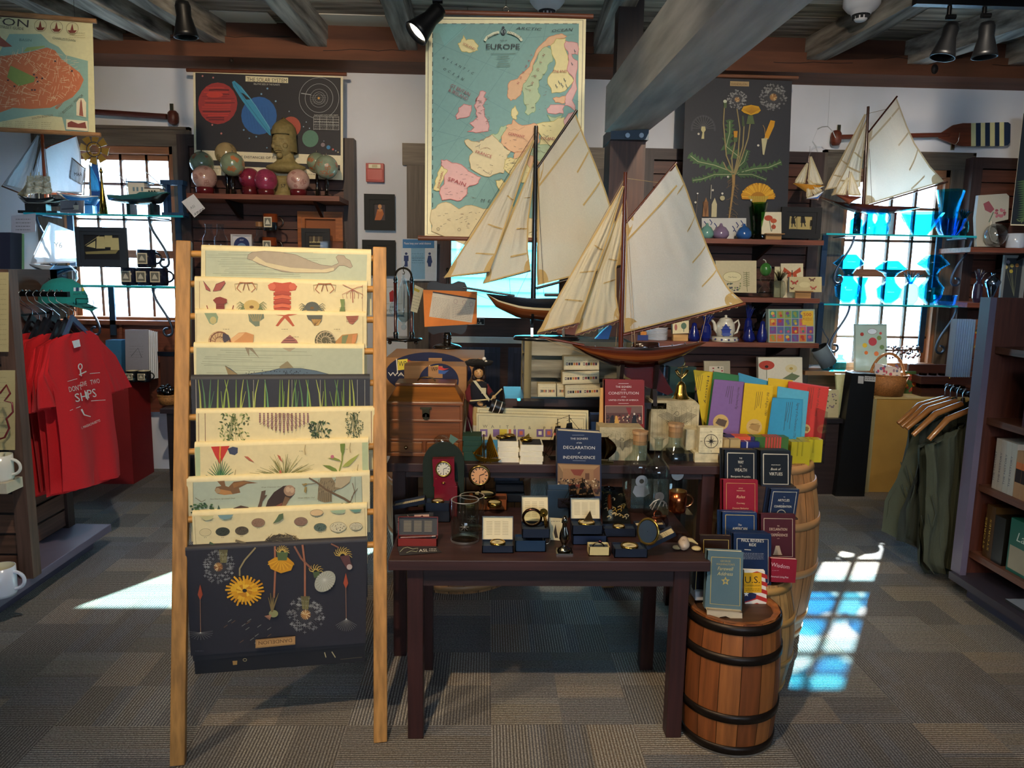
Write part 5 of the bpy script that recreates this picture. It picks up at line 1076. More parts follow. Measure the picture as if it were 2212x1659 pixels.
for l in(((155,341),(184,365)),((184,362),(181,422)),((193,355),(196,425))):spar(t,Y,*l,.004,'#7a6a5c')
sail(t,Y,[(156,343),(183,366),(178,400),(150,384)],.01,'#e8eef4','#c9ccd0',seed=2,foot=0)
sail(t,Y+.01,[(194,358),(195,358),(214,412),(194,411),(210,390)],.01,'#3f9ad0','#3888ba',seed=3,foot=0)
m=M('matte');m.text('MAR',at(169,380,Y-.02),(1,0,0),(0,0,1),h=.022,w=.05,col='#3c4448');m.build('sail_letters',t)
m=M('semi','#e4e4e4');a,b=at(128,418,Y),at(210,424,Y);m.tube([at(124,413,Y-.05),at(150,416,Y-.06),at(180,420,Y-.06)],.003,5);m.build('rail',t)
m=M('semi','#3f7ab0');c=at(192,455,Y);m.box((c.x-.04,Y-.03,GL1),(c.x+.04,Y+.03,at(190,444,Y).z));m.build('stand',t)
Y=5.18
t=thing('model_trawler','green and black model fishing boat with white wheelhouse','model ship',at(300,460,Y))
hull(t,Y,[(230,420),(270,424),(305,421),(312,417),(366,415)],[(234,432),(270,440),(310,443),(350,440),(364,420)],.07,['#2f6a6c','#2f6a6c','#2c6468','#20242a','#16181c','#16181c'],deck='#4a6a68')
m=M('semi','#e9e4d4');a,b=at(283,421,Y),at(317,396,Y);m.box((a.x,Y-.04,a.z-.01),(b.x,Y+.04,b.z));m.box((a.x-.01,Y-.05,b.z),(b.x+.03,Y+.05,b.z+.008),'#3a6a9a')
for px in(289,297,307):p,q=at(px-2.4,404,Y-.041),at(px+2.4,413,Y-.041);m.box((p.x,Y-.043,q.z),(q.x,Y-.04,p.z),'#7c98a8')
a,b=at(317,417,Y),at(350,409,Y);m.box((a.x,Y-.035,a.z-.01),(b.x,Y+.035,b.z));m.box((a.x,Y-.04,b.z),(b.x,Y+.04,b.z+.006),'#4a3428')
for px in(322,328,334):m.ball(at(px,413,Y-.036),.006,8,'#16181c')
m.build('wheelhouse',t,bev=.003)
for l in(((272,384),(276,422)),((317,385),(319,400)),((258,378),(277,404)),((316,372),(357,408))):spar(t,Y,*l,.003,'#c9d4dc')
m=M('gloss','#16282c');
for px in(285,335):c=at(px,455,Y);m.box((c.x-.012,Y-.05,GL1),(c.x+.012,Y+.05,at(px,441,Y).z))
m.build('stand',t)
def toyboat(cx,cy,w,cols,label,Y=5.02,tilt=0):
 t=thing('hanging_sailboat',label,'ornament',at(cx,cy,Y),'sailboat mobile boats');s_=w/64.;f=lambda x,y:(cx+(x)*s_*cos(tilt)-y*s_*sin(tilt),cy+x*s_*sin(tilt)+y*s_*cos(tilt))
 hull(t,Y,[f(-32,-4),f(0,0),f(32,2)],[f(-31,-3),f(-8,12),f(2,20),f(12,12),f(32,3)],.03*s_,cols,deck='#c9b08c')
 spar(t,Y,f(2,-62),f(-6,0),.002,'#6b3a20');sail(t,Y,[f(5,-60),f(6,-60),f(30,-2),f(0,-4)],.006,'#efe6cf','#d8c8a0',seed=4,foot=0);sail(t,Y,[f(-2,-46),f(-1,-46),f(-8,-4),f(-28,-6)],.006,'#efe6cf','#d8c8a0',seed=5,foot=0)
 m=M('iron','#55585c');p=at(*f(2,-62),Y);m.tube([p,(p.x,Y,p.z+.06)],.0007,4);m.build('hanging_wire',t)
toyboat(1746,400,66,['#c98a2c','#c98a2c','#d8a04c'],'yellow hulled toy sailboat hanging beside the right window')
toyboat(1760,422,40,['#f0f0f0','#2f6cc0','#e0a888'],'blue and white toy boat hanging below the yellow one',5.0,-.5)
toyboat(1833,424,56,['#5c2a20','#8a4a34','#8a4a34'],'brown hulled toy sailboat hanging before the backlit yacht',5.06)
m=M('iron','#c9ccd0');m.tube([at(1766,279,5.05),at(1776,274,5.05),at(1788,273,5.05),at(1799,284,5.05),at(1805,298,5.05)],.003,5);m.tube([at(1755,306,5.05),at(1762,316,5.05),at(1766,328,5.05)],.003,5);m.tube([at(1788,273,5.05),at(1793,192,5.12)],.0008,4);m.tube([at(1766,279,5.05),at(1755,306,5.05)],.0008,4);m.tube([at(1760,312,5.05),at(1747,338,5.02)],.0008,4)
m.build('mobile_arms',label='curved white wire arms of the sailboat mobile',cat='mobile')
# ================================================================== tables, boxes and keg in the middle
def table(x0,x1,y0,y1,z,label,lw=.05,th=.034,ap=.065,col='#3a211f',ins=(.07,.03)):
 t=thing('nesting_table',label,'table',((x0+x1)/2,y0,0),'dark nesting tables')
 m=M('woodx',col);m.box((x0,y0,z-th),(x1,y1,z));m.build('table_top',t,bev=.003)
 m=M('woodx','#33201f');a,b=x0+ins[0],x1-ins[0];c,d=y0+ins[1],y1-ins[1]
 m.box((a,c+.008,z-th-ap),(b,c+.026,z-th));m.box((a,d-.026,z-th-ap),(b,d-.008,z-th));m.box((a+.008,c+.027,z-th-ap),(a+.026,d-.027,z-th),None,'woody');m.box((b-.026,c+.027,z-th-ap),(b-.008,d-.027,z-th),None,'woody');m.build('apron',t)
 for x in(a,b-lw):
  for y in(c,d-lw):m=M('woodz','#391b19');m.box((x,y,0),(x+lw,y+lw,z-th));m.build('leg',t,bev=.002)
table(-.296,.708,2.185,2.715,.62,'lower dark brown table in front, covered with small gift boxes',ins=(.055,.03))
table(-.372,.905,2.725,3.26,.785,'taller dark brown table behind, carrying the chest and sign boxes',ap=.025,ins=(.02,.015))
t=thing('display_riser','dark wooden riser shelf carrying the grey slatted crate','shelf',(.5,3.3,0));m=M('woodx','#45302a');m.box((.085,3.3,.905),(1.02,3.66,.94));m.build('board',t)
for x in(.085,.985):m=M('woodz','#4c3b38');m.box((x,3.3,.803 if x<.5 else 0),(x+.035,3.66,.905));m.build('side_panel',t)
m=M('woodx','#2a1c1a');m.box((.12,3.6,.803),(.985,3.62,.905));m.build('back_panel',t)
def barrel(c,r,rb,h,cols,hoops,label,hoopc='#2a2422',mt='woodz',rim=.03,n=26,cat='barrel',hm='iron',hw=.035,seed=1,group=None):
 t=thing('barrel',label,cat,c,group);rn=random.Random(seed);cx,cy,cz=c;K=14
 R=lambda f:rb+(r-rb)*(1-(2*f-1)**2)
 m=M(mt);
 for i in range(n):
  a0,a1=2*pi*i/n+.006,2*pi*(i+1)/n-.006;col=rn.choice(cols);vs=[]
  for j in range(K+1):
   q=R(j/K)
   for k in range(3):a=a0+(a1-a0)*k/2;vs.append((cx+q*cos(a),cy+q*sin(a),cz+h*j/K))
  m.add(vs,[(j*3+k,j*3+k+1,j*3+k+4,j*3+k+3)for j in range(K)for k in range(2)],col,None,True)
 m.lathe([(R(j/K)-.006,cz+h*j/K)for j in range(K+1)],(cx,cy,0),n=n,col='#1d120c',mat='matte');m.lathe([(rb,cz+h),(rb-.018,cz+h),(rb-.02,cz+h-rim)],(cx,cy,0),n=n,col=cols[0]);m.build('staves',t)
 m=M('woodx','#4c3220');m.lathe([(.001,cz+h-rim),(rb-.015,cz+h-rim)],(cx,cy,0),n=n,sm=False);m.build('barrel_head',t)
 for f in hoops:
  m=M(hm,hoopc);f0,f1=f,f+hw/h;m.lathe([(R(f0),cz+h*f0),(R(f0)+.005,cz+h*f0),(R(f1)+.005,cz+h*f1),(R(f1),cz+h*f1)],(cx,cy,0),n=48);m.build('hoop',t)
 return t
barrel((-.13,3.60,0),.36,.29,.80,['#a5794e','#9c7048','#b08458'],(.02,.12,.3,.62,.8),'large tan barrel under the cardboard boxes behind the tables','#a67c52',hm='semi',hw=.028)
def flaglogo(A,x,y,s):
 A.poly([(x-20*s,y-18*s),(x-3*s,y-20*s),(x-3*s,y-2*s),(x-20*s,y)],'#e6d34c');A.line([(x-22*s,y-20*s),(x-20*s,y+6*s)],1.6*s,'#e8e4d8');A.text('WP',x-11.5*s,y-7*s,9*s,'#1c2440',14*s)
 A.poly([(x-3*s,y-19*s),(x+10*s,y-13*s),(x+20*s,y-13*s),(x+8*s,y-9*s),(x-3*s,y-11*s)],'#c83a3a');A.poly([(x-3*s,y-10*s),(x+10*s,y-8*s),(x+20*s,y-9*s),(x+10*s,y-1*s),(x-3*s,y-2*s)],'#3a5c9a')
def carton(x0,x1,y0,y1,z0,z1,label,art):
 m=M('card','#a5774a');m.box((x0,y0,z0),(x1,y1,z1));m.box(((x0+x1)/2-.03,y0-.0005,z1-.05),((x0+x1)/2+.03,y1,z1+.0005),'#a87c50');A=Art(m,(0,y0,0),(0,-1,0));art(A);m.build('carton',label=label,cat='box',group='brown cardboard shop cartons')
def ca(A):A.ell(948,823,43,38,'#1b2142',0,40);flaglogo(A,950,809,1);A.text('WAITE & PEIRCE',949,829,6.5,'#e8e4dc',70,dy=.03);A.line([(922,838),(975,839)],.8,'#8a8ca0')
a,b=at(873,790,3.08),at(1008,792,3.08);carton(a.x,b.x,3.08,3.25,.785,a.z,'cardboard box with a navy oval shop logo, in front of the larger one',ca)
def cb_(A):A.ell(926,806,93,45,'#1b2142',0,40);flaglogo(A,884,800,1.25);A.text('WAITE & PEIRCE',838,812,8,'#e8e4dc',150,'l',dy=.02)
a,b=at(834,772,3.33),at(1046,776,3.33);carton(a.x,b.x,3.33,3.72,.80,a.z,'larger cardboard box behind, under the storm glass',cb_);BXZ=a.z
Y=3.5;c=atz(872,743,BXZ)
s=mpp(c);t=thing('storm_glass','glass teardrop weather gauge hung in a dark wood arch','barometer',c)
m=M('gloss','#16120f');m.lathe([(.001,.02),(38*s,.02),(41*s,.026),(38*s,.034),(30*s,.036),(.001,.036)],c,n=36)
for k in range(3):a=2*pi*k/3-pi/6;m.ball(c+V((32*s*cos(a),32*s*sin(a),.011)),.011,10,'#3a2a1c')
m.build('base',t)
H=145*s
for sx in(-1,1):
 m=M('gloss','#4a1c14');q=c+V((sx*17*s,-.0 if sx<0 else .01,0));m.lathe([(.012,.036),(.014,.06),(.009,.065),(.0095,H-.04),(.012,H-.035),(.008,H-.028),(.012,H-.02),(.006,H)],q,n=14,col=['#16120f','#16120f','#4a1c14','#4a1c14','#16120f']);m.build('column',t)
m=M('iron','#2a2218');m.tube([c+V((17*s*cos(a),.005,H+17*s*sin(a)))for a in[pi*i/12 for i in range(13)]],.0055,8);tp=c+V((0,.005,H+17*s));m.tube([tp+V((0,0,.01)),tp,tp+V((0,0,-.015)),tp+V((.006,0,-.022)),tp+V((.004,0,-.032)),tp+V((-.005,0,-.03))],.0022,6);m.build('arch',t)
m=M('glass','#eef6fa');g=tp+V((0,0,-.035));m.lathe([(.003,0),(.006,-.01),(.004,-.016),(.012,-.022),(.009,-.03),(.02,-.06),(.032,-.12),(.044,-.17),(.046,-.2),(.038,-.225),(.012,-.25),(.004,-.262),(.012,-.268),(.015,-.278),(.009,-.289),(.001,-.292)],g,n=28);m.build('glass_bulb',t)
m=M('glass','#e4ecee');m.lathe([(.001,-.200),(.044,-.200),(.036,-.225),(.012,-.249)],g,n=24);m.build('liquid',t)
m=M('glass','#eef6fa');m.tube([g+V((-.03,0,-.225)),g+V((-.062,0,-.19)),g+V((-.064,0,-.165)),g+V((-.045,0,-.12))],[.01,.016,.012,.004],10);m.build('spout',t)
m=M('paper','#e2d8b4');q=[at(x,y,c.y-.03)for x,y in((896,615),(915,624),(901,676),(887,672))];m.prism(q,(0,-1,0),.0008);A=Art(m,(0,c.y-.0308,0),(0,-1,0));A.poly([(895,621),(907,627),(905,632),(894,627)],'#c9b43c');A.scrib(891,634,908,668,5,'#8a8468',.7,.3);m.build('price_tag',label='cream price tag hanging behind the storm glass',cat='tag')
c=atz(966,752,BXZ);s=mpp(c);Yb=c.y-.01;t=thing('easel_board','small black scalloped board on a turned foot','board',c)
m=M('gloss','#15120f');m.lathe([(.001,0),(31*s,0),(31*s,.008),(26*s,.016),(20*s,.02),(9*s,.026),(8*s,.045),(10*s,.05),(7*s,.056),(9*s,.065),(6*s,.08),(.001,.082)],c,n=30);m.build('foot',t)
m=M('semi','#171310');O_=[]
for x,y in((925,716),(922,700),(926,690),(926,640),(922,620),(926,610),(940,607),(952,612),(966,614),(978,612),(990,607),(1004,610),(1010,622),(1006,640),(1006,690),(1010,702),(1006,716),(996,723),(984,719),(966,718),(948,719),(936,723)):O_.append(at(x,y,Yb))
m.prism(O_,(0,1,0),.012);m.ball(at(967,583,Yb),.011,12);m.tube([at(967,590,Yb),at(967,612,Yb)],.007,8);m.build('board',t)
m=M('paper','#e8842c');q=[at(x,y,Yb-.004)for x,y in((914,626),(1031,630),(1030,700),(917,706))];m.prism(q,(0,-1,0),.001);A=Art(m,(0,Yb-.005,0),(0,-1,0));A.poly([(935,630),(1028,645),(1019,697),(927,684)],'#d8cdb8');A.line([(935,631),(1028,646)],3,'#3a3238')
A.scrib(934,640,972,684,14,'#8a8478',.6,.16,3);A.scrib(977,655,1018,688,9,'#8a8478',.6,.16,4);[A.ring(x,y,4,5,.7,'#b08a88',8)for x,y in((984,651),(1003,653),(1018,657))]
m.build('notice_card',label='orange notice card with a printed white slip on the scalloped board',cat='card')
t=thing('slatted_crate','weathered grey slatted wooden crate carrying the dark hulled yacht','crate',(.35,3.4,.94));Z1=1.2
a=at(1137,770,3.33).x;x0,x1,y0,y1=a-.005,.66,3.32,3.62
for lo,hi in((.945,1.015),(1.035,1.115),(1.135,1.2)):
 m=M('oldx','#8f8a78');m.box((x0,y0,lo),(x1,y0+.015,hi));m.box((x0,y1-.015,lo),(x1,y1,hi));m.box((x0-.0,y0+.015,lo),(x0+.015,y1-.015,hi),'#8c8c8e','oldy');m.box((x1-.015,y0+.015,lo),(x1,y1-.015,hi),None,'oldy');m.build('slat',t)
for x,y in((x0,y0),(x1-.025,y0),(x0,y1-.015),(x1-.025,y1-.015)):m=M('oldz','#857a58');m.box((x-.004,y-.004,.94),(x+.028,y+.018,1.2));m.build('corner_post',t)
m=M('oldx','#7c7a70');m.box((x0+.02,y0+.02,1.17),(x1-.02,y1-.02,1.198));m.build('lid',t)
def flagrow(A,x,y,w,h,k=0,sk=-.05):
 F=['#2c2f52','#3a2c34','#16181c','#c9873a','#a8423a','#2c2f52',None,'#2c2f52','#8a2f3a','#16181c','#d09838','#b8584a','#3c2c4a']
 for i,c_ in enumerate(F):
  if c_:X=x+w*i/13;A.poly([(X,y+sk*(X-x)),(X+w/17,y+sk*(X-x)),(X+w/17,y+h+sk*(X-x)),(X,y+h+sk*(X-x))],c_);A.k-=.9
 A.k+=1;A.poly([(x+w/90,y+h*.3),(x+w/22,y+h*.3),(x+w/22,y+h*.7),(x+w/90,y+h*.7)],'#efe4c4');X=x+w*7/13;A.poly([(X+w/90,y+h*.3+sk*w*.54),(X+w/22,y+h*.3+sk*w*.54),(X+w/22,y+h*.7+sk*w*.54),(X+w/90,y+h*.7+sk*w*.54)],'#efe4c4')
 A.scrib(x,y-6,x+w,y-2,1,'#a8a08a',.8,sk)
def flagbox(x0,y0,w,h,Y,d,sk,label,full=1):
 m=M('paper','#dccfa6');P=[at(x0,y0,Y),at(x0+w,y0+sk*w,Y),at(x0+w,y0+h+sk*w,Y),at(x0,y0+h,Y)];m.prism(P[::-1],(0,1,0),d,'#ded2aa',side='#c2b48c')
 A=Art(m,(0,Y,0),(0,-1,0));f=lambda x,y:(x0+x,y0+y+sk*x);A.line([f(2,2),f(w-2,2),f(w-2,h-2),f(2,h-2),f(2,2)],.5,'#8c8468');flagrow(A,x0+5,y0+h*.46+sk*5,w-8 if full else w*1.9,h*.2,sk=sk)if full else flagrow(A,x0+5,y0+h*.46,70,h*.2)
 m.build('stamp_box',label=label,cat='box',group='cream stamp boxes printed with signal flags')
flagbox(1162,829,39,28,3.24,.05,0,'cream flag-printed box lying apart at the left before the crate',1)
flagbox(1203,829,30,28,3.27,.05,0,'cream flag-printed box half hidden at the foot of the stack',1)
flagbox(1221,832,75,27,3.2,.07,-.035,'bottom box of the stack of three cream flag-printed boxes')
flagbox(1215,803,79,27,3.2,.07,-.03,'middle box of the stack of three cream flag-printed boxes')
flagbox(1218,770,76,29,3.2,.07,0,'topmost box of the stack of three cream flag-printed boxes')
m=M('glass','#e4ecf0');a,b=at(1118,866,3.2),at(1175,905,3.2);m.box((a.x,3.2,.786),(b.x,3.27,a.z));m.build('acrylic_block',label='clear acrylic block on the taller table under the riser',cat='display block')
yf=2.84;L_,R_=at(835,980,yf).x,at(999,980,yf).x;zt=at(915,871,yf).z;zb=.785;zl=at(915,834,yf+.05).z;d=.20
t=thing('writing_chest','honey brown wooden chest with sloping lid and small drawers','chest',((L_+R_)/2,yf,zb))
m=M('woodxg','#8a4f24');m.box((L_,yf+.004,zb+.012),(R_,yf+d,zt));m.box((L_-.006,yf-.004,zb),(R_+.006,yf+d,zb+.014));m.box((L_-.003,yf-.004,zt-.008),(R_+.003,yf+d,zt+.004))
for x in(L_,R_-.012):m.box((x,yf-.002,zb),(x+.012,yf+.01,zt),'#7c4520','woodzg')
z1,z2=at(915,909,yf).z,at(915,951,yf).z
for z in(z1,z2):m.box((L_,yf-.003,z-.005),(R_,yf+.01,z+.005),'#7c4520')
m.box(((L_+R_)/2-.006,yf-.002,zb),((L_+R_)/2+.006,yf+.01,z2),'#7c4520');m.build('body',t,bev=.002)
m=M('woodxg','#94581f');i_=.035;m.hexa([(L_,yf,zt+.004),(R_,yf,zt+.004),(R_,yf+d,zt+.004),(L_,yf+d,zt+.004),(L_+i_,yf+.05,zl),(R_-i_,yf+.05,zl),(R_-i_,yf+d-.04,zl),(L_+i_,yf+d-.04,zl)]);m.box((L_+i_-.006,yf+.042,zl),(R_-i_+.006,yf+d-.03,zl+.012),'#7c4520');m.build('lid',t,bev=.003)
for x0,x1 in((L_+.016,(L_+R_)/2-.01),((L_+R_)/2+.01,R_-.016)):
 m=M('woodxg','#8f5628');m.box((x0,yf-.004,zb+.018),(x1,yf+.004,z2-.008));D_=m.build('drawer',t,bev=.0015);m=M('brass','#b89a6a');c=V(((x0+x1)/2,yf-.004,(zb+z2)/2+.005));m.ball(c-V((0,.008,0)),.008,12);m.cyl(c,c-V((0,.006,0)),.004,8);m.build('drawer_knob',D_)
m=M('brass','#8a7c5c');c=at(920,884,yf-.006);m.box((c.x-.022,c.y,c.z),(c.x+.022,c.y+.004,c.z+.008));m.box((c.x-.014,c.y-.002,c.z-.03),(c.x+.014,c.y+.003,c.z+.004));m.cyl((c.x,c.y-.002,c.z-.028),(c.x,c.y+.002,c.z-.028),.014,16);m.box((c.x-.003,c.y-.003,c.z-.03),(c.x+.003,c.y-.002,c.z-.02),'#1c1812','matte');m.build('latch',t)
m=M('brass','#6b5434');c=V(((L_+R_)/2,yf+.09,zl+.012));m.tube([c+V((.035*cos(a),0,.002+.016*sin(a)))for a in[pi*i/10 for i in range(11)]],.003,6);m.build('handle',t)
c=atz(1042,948,.785);c=V((c.x,3.02,.785));s=mpp(c);px0=1042
def Q(x,y,o=0):return at(x,y,3.02+o)
t=thing('drummer_figure','wooden drummer doll in tricorn hat and dark red coat','figurine',c)
m=M('semi','#d8a468');m.ball(Q(1034,805),11.5*s,18,sz=1.15);m.cyl(Q(1034,818),Q(1034,826),5*s,10);m.ball(Q(1033,806,-11.5*s),1.6*s,8)
for x in(1030,1038):m.ball(Q(x,802,-10.8*s),1*s,6,'#1c1412')
m.box(Q(1031,812.5,-11.2*s)-V((0,.001,0)),Q(1037,811.5,-11.0*s),'#a8443a');m.build('head',t)
m=M('matte','#2c1812');m.ball(Q(1034,804,4*s),14*s,16,sz=1.3);m.ball(Q(1024,815,0),5*s,10,sz=1.6);m.ball(Q(1045,815,0),5*s,10,sz=1.6);m.build('hair',t)
m=M('cloth','#191614');P=Q(1032,789);m.lathe([(.001,14*s),(12*s,10*s),(15*s,0),(24*s,1*s),(28*s,9*s),(27*s,10*s),(20*s,2*s),(14*s,-2*s),(.001,-2*s)],P,n=24,wob=lambda a,z:1+.22*cos(3*a+.6));m.build('hat',t)
m=M('semi','#e8e0d0');m.ball(Q(1046,775,-.01),4*s,10);m.ball(Q(1050,781,-.01),3*s,8);m.build('cockade',t)
m=M('cloth','#1c1c26');m.lathe([(13*s,0),(15*s,8*s),(18*s,22*s),(20*s,42*s),(16*s,50*s),(6*s,53*s),(.001,54*s)],Q(1034,876),n=20);m.T=None;m.build('coat',t)
m=M('cloth','#6a1c20');m.tube([Q(1020,832),Q(1012,848),Q(1014,862),Q(1020,868)],[7*s,8*s,7.5*s,6*s],12);m.build('sleeve',t);m=M('cloth','#6a1c20');m.tube([Q(1048,832),Q(1056,846),Q(1062,852)],[7*s,7.5*s,6*s],12);m.build('sleeve',t);m=M('cloth','#6a1c20');m.prism([Q(1014,868,.01),Q(1030,876,.01),Q(1022,915,.01),Q(1010,940,.01),Q(1005,935,.01)],(0,1,0),.006);m.build('coat_tail',t)
m=M('cloth','#1c1c26');m.tube([Q(1018,866),Q(1030,873,-.02)],[6.5*s,6*s],12);m.build('cuff',t);m=M('cloth','#1c1c26');m.tube([Q(1061,851),Q(1067,855,-.02)],[6*s,5.5*s],12);m.build('cuff',t)
m=M('semi','#d8a468');m.ball(Q(1037,872,-.025),5.2*s,12,sz=1.4,ax=(1,0,-.6));m.build('hand',t);m=M('semi','#d8a468');m.ball(Q(1067,858,-.025),4.5*s,12);m.build('hand',t)
for x,dx in((1030,-2),(1043,2)):m=M('cloth','#c9ac72');m.tube([Q(x,876),Q(x+dx*1.3,900),Q(x+dx*1.7,918)],[8*s,7*s,5*s],12);m.tube([Q(x+dx*1.7,918),Q(x+dx*2,938)],[5.4*s,5*s],12,'#d8d0c0');m.build('leg',t)
for x in(1025,1047):m=M('matte','#121010');m.cbox((Q(x,940).x,3.005,.785),(10*s,20*s,6*s));m.build('shoe',t,bev=.002)
m=M('cloth','#d9cfa8');q=[(1021,822),(1028,822),(1058,862),(1056,868)];m.prism([Q(x,y,-.042)for x,y in q],(0,-1,0),.002);m.box(Q(1040,850,-.046),Q(1050,838,-.046)+V((0,.002,0)));m.build('sash',t)
m=M('semi','#dcc994');m.tube([Q(1015,866,-.05),Q(1055,863,-.055)],1.6*s,8);m.build('drumstick',t);m=M('semi','#dcc994');m.tube([Q(1060,864,-.05),Q(1084,840,-.055)],1.6*s,8);m.build('drumstick',t)
m=M('semi','#a8642c');a,b=Q(1060,874,-.03),Q(1088,884,-.03);m.cyl(a,b,14*s,20,'#191614');dd=(b-a).normalized()
for f in(.25,.7):m.lathe([(14.4*s,0),(14.4*s,.003)],a+(b-a)*f,dd,24,'#e8e0cc')
m.build('drum',t)
def wpsign(x0,x1,yt0,yt1,yb,Y,label,art=True):
 m=M('paper','#e0d3a4');q=[at(x0,yt0,Y),at(x1,yt1,Y),at(x1,yb,Y),at(x0,yb,Y)];m.prism(q,(0,1,0),.012,side='#c9bb90');A=Art(m,(0,Y,0),(0,-1,0));sk=(yt1-yt0)/(x1-x0)
 A.line([(x0+4,yt0+5),(x1-4,yt1+5)],.7,'#6b6650');A.line([(x0+4,yt0+5),(x0+4,yb)],.7,'#6b6650');A.line([(x1-4,yt1+5),(x1-4,yb)],.7,'#6b6650')
 if art:
  for i,ch in enumerate('WAITE & PEIRCE'):A.text(ch,x0+19+i*16,924+sk*i*16,6.5,'#6f6a58')
  F=[(8,24,'#8a6c9c','#efe4c4'),(36,50,'#8a6c9c',0),(50,66,'#e0c63c',0),(70,75,'#d06a48',0),(80,86,'#8a6c9c',0),(89,104,'#8a6c9c','#d06a48'),(130,145,'#7a6098','#efe4c4'),(149,164,'#8a6c9c','#d06a48'),(168,183,'#c04a44',0)]
  for a,b,c_,e in F:
   A.rect(x0+a,927,x0+b,943,c_,sk*0);
   if e:A.rect(x0+a+4,931,x0+b-4,939,e)
 else:A.scrib(x0+20,yt0+9,x1-40,yt0+12,1,'#b9b090',.8,sk)
 m.build('sign_board',label=label,cat='sign')
wpsign(1031,1271,880.5,887,950,2.99,'rear cream sign board behind the lettered one',False)
wpsign(1029,1265,892,899.5,950,2.965,'front cream sign board lettered with shop name over signal flags')
def bx(x0,x1,yt,yb,Y,d,col,name,label,cat='box',mt='paper',group=None,sk=0,bev=.0015):
 a,b=at(x0,yb,Y),at(x1,yt,Y);m=M(mt,col);m.box((a.x,Y,a.z),(b.x,Y+d,b.z));return m.build(name,label=label,cat=cat,group=group,bev=bev),a,b
def stack(x0,x1,ys,Y,d,col,labels,group,open_top=None,jit=1.5):
 for i in range(len(ys)-1):
  o=(i%2)*jit;bx(x0+o,x1+o,ys[i]+.6,ys[i+1],Y-.002*i,d,col,'gift_box',labels[i],group=group)
 if open_top:
  a,b=at(x0+2,ys[0],Y),at(x1-2,ys[0],Y);open_top(a,b,Y)
def brassdisc(c,r,name,label,cat,th=.006,col='#b8923c',parent=None,top=None):
 m=M('brass',col);m.lathe([(.001,0),(r,0),(r*1.03,th*.5),(r,th),(r*.86,th),(r*.84,th*.7),(.001,th*.7)],c,n=28)
 if top:m.lathe([(.001,th*.75),(r*.8,th*.75)],c,n=28,col=top,mat='paper',sm=False)
 return m.build(name,parent,label=None if parent else label,cat=None if parent else cat)
def tray(a,b,Y):
 m=M('cloth','#16161e');m.box((a.x+.004,Y+.004,a.z+.001),(b.x-.004,Y+.085,a.z+.004));m.build('box_lining',label='dark felt lining in the top of the white gift box near x %d'%0 if 0 else LAB.pop(0),cat='lining')
LAB=['dark felt lining atop the left white box stack','dark felt lining atop the right white box stack']
W1=['topmost white gift box of the left stack, holding brass rings','second white gift box of the left stack','third white gift box of the left stack','bottom white gift box of the left stack']
W2=['topmost white gift box of the right stack, under the small brass sundial','second white gift box of the right stack','third white gift box of the right stack','bottom white gift box of the right stack']
stack(1075,1120,[953,966,976,988,1001],2.76,.10,'#e6dfc8',W1,'stacked white gift boxes',tray)
stack(1124,1174,[961,975,985,997,1009],2.735,.10,'#e6dfc8',W2,'stacked white gift boxes',tray,-2)
c=at(1085,946,2.80);brassdisc(V((c.x,2.80,at(1085,953,2.76).z+.005)),.024,'brass_ring','left brass ring in the top white gift box','ring');c=at(1100,949,2.79);brassdisc(V((c.x,2.795,at(1085,953,2.76).z+.012)),.022,'brass_ring','right brass ring in the top white gift box','ring')
z=at(1149,961,2.735).z+.005;c=V((at(1137,952,2.77).x,2.78,z));t=thing('brass_sundial','small brass sundial on the right white box stack','sundial',c);brassdisc(c,.023,'dial','','',.012,parent=t);m=M('brass','#b8923c');m.prism([c+V((-.01,0,.012)),c+V((.014,0,.012)),c+V((.010,0,.03))],(0,1,0),.002);m.build('gnomon',t)
stack(999,1040,[942,953,964,976,996],2.78,.09,'#16402e',['topmost dark green gift box beside the chest','second dark green gift box beside the chest','third dark green gift box beside the chest','bottom dark green gift box beside the chest'],'stacked dark green gift boxes',None,2)
m=M('paper','#8a9088');P=[at(1000,938,2.86),at(1008,895,2.87),at(1022,940,2.86)];m.prism(P[:2]+[at(1005,940,2.84)],(0,1,0),.001);m.prism([at(1008,895,2.87),at(1022,940,2.85),at(1019,940,2.84)],(0,1,0),.001);m.build('folded_card',label='grey folded card standing between chest and sign board',cat='card')
Y=2.745;t=thing('brass_ship','shiny brass junk ship with ribbed sails on the taller table edge','ornament',at(1050,1003,Y))
m=M('brass','#d09a2c');m.grid(lambda u,v:at(1051+u*(8+v*18)-0*v,958-u*22*(1-v)+v*34-u*v*6,Y-.010*sin(pi*u)+.0015*sin(u*40)),40,6);m.build('main_sail',t)
m=M('brass','#d09a2c');m.grid(lambda u,v:at(1041-u*(2+v*18)+2*(1-v),952+u*8*(1-v)+v*32-u*v*4,Y-.010*sin(pi*u)+.0015*sin(u*30)),30,6);m.build('fore_sail',t)
m=M('brass','#c48f2c');m.tube([at(1045,938,Y),at(1046,992,Y)],.0025,8);m.prism([at(x,y,Y-.006)for x,y in((1020,975),(1030,985),(1046,990),(1062,990),(1082,993),(1072,998),(1040,997),(1030,992))],(0,1,0),.012);[m.tube([at(x,996,Y),at(x+dx,1004,Y)],.002,6)for x,dx in((1036,-5),(1044,4),(1058,5),(1050,-3))];m.build('hull',t)
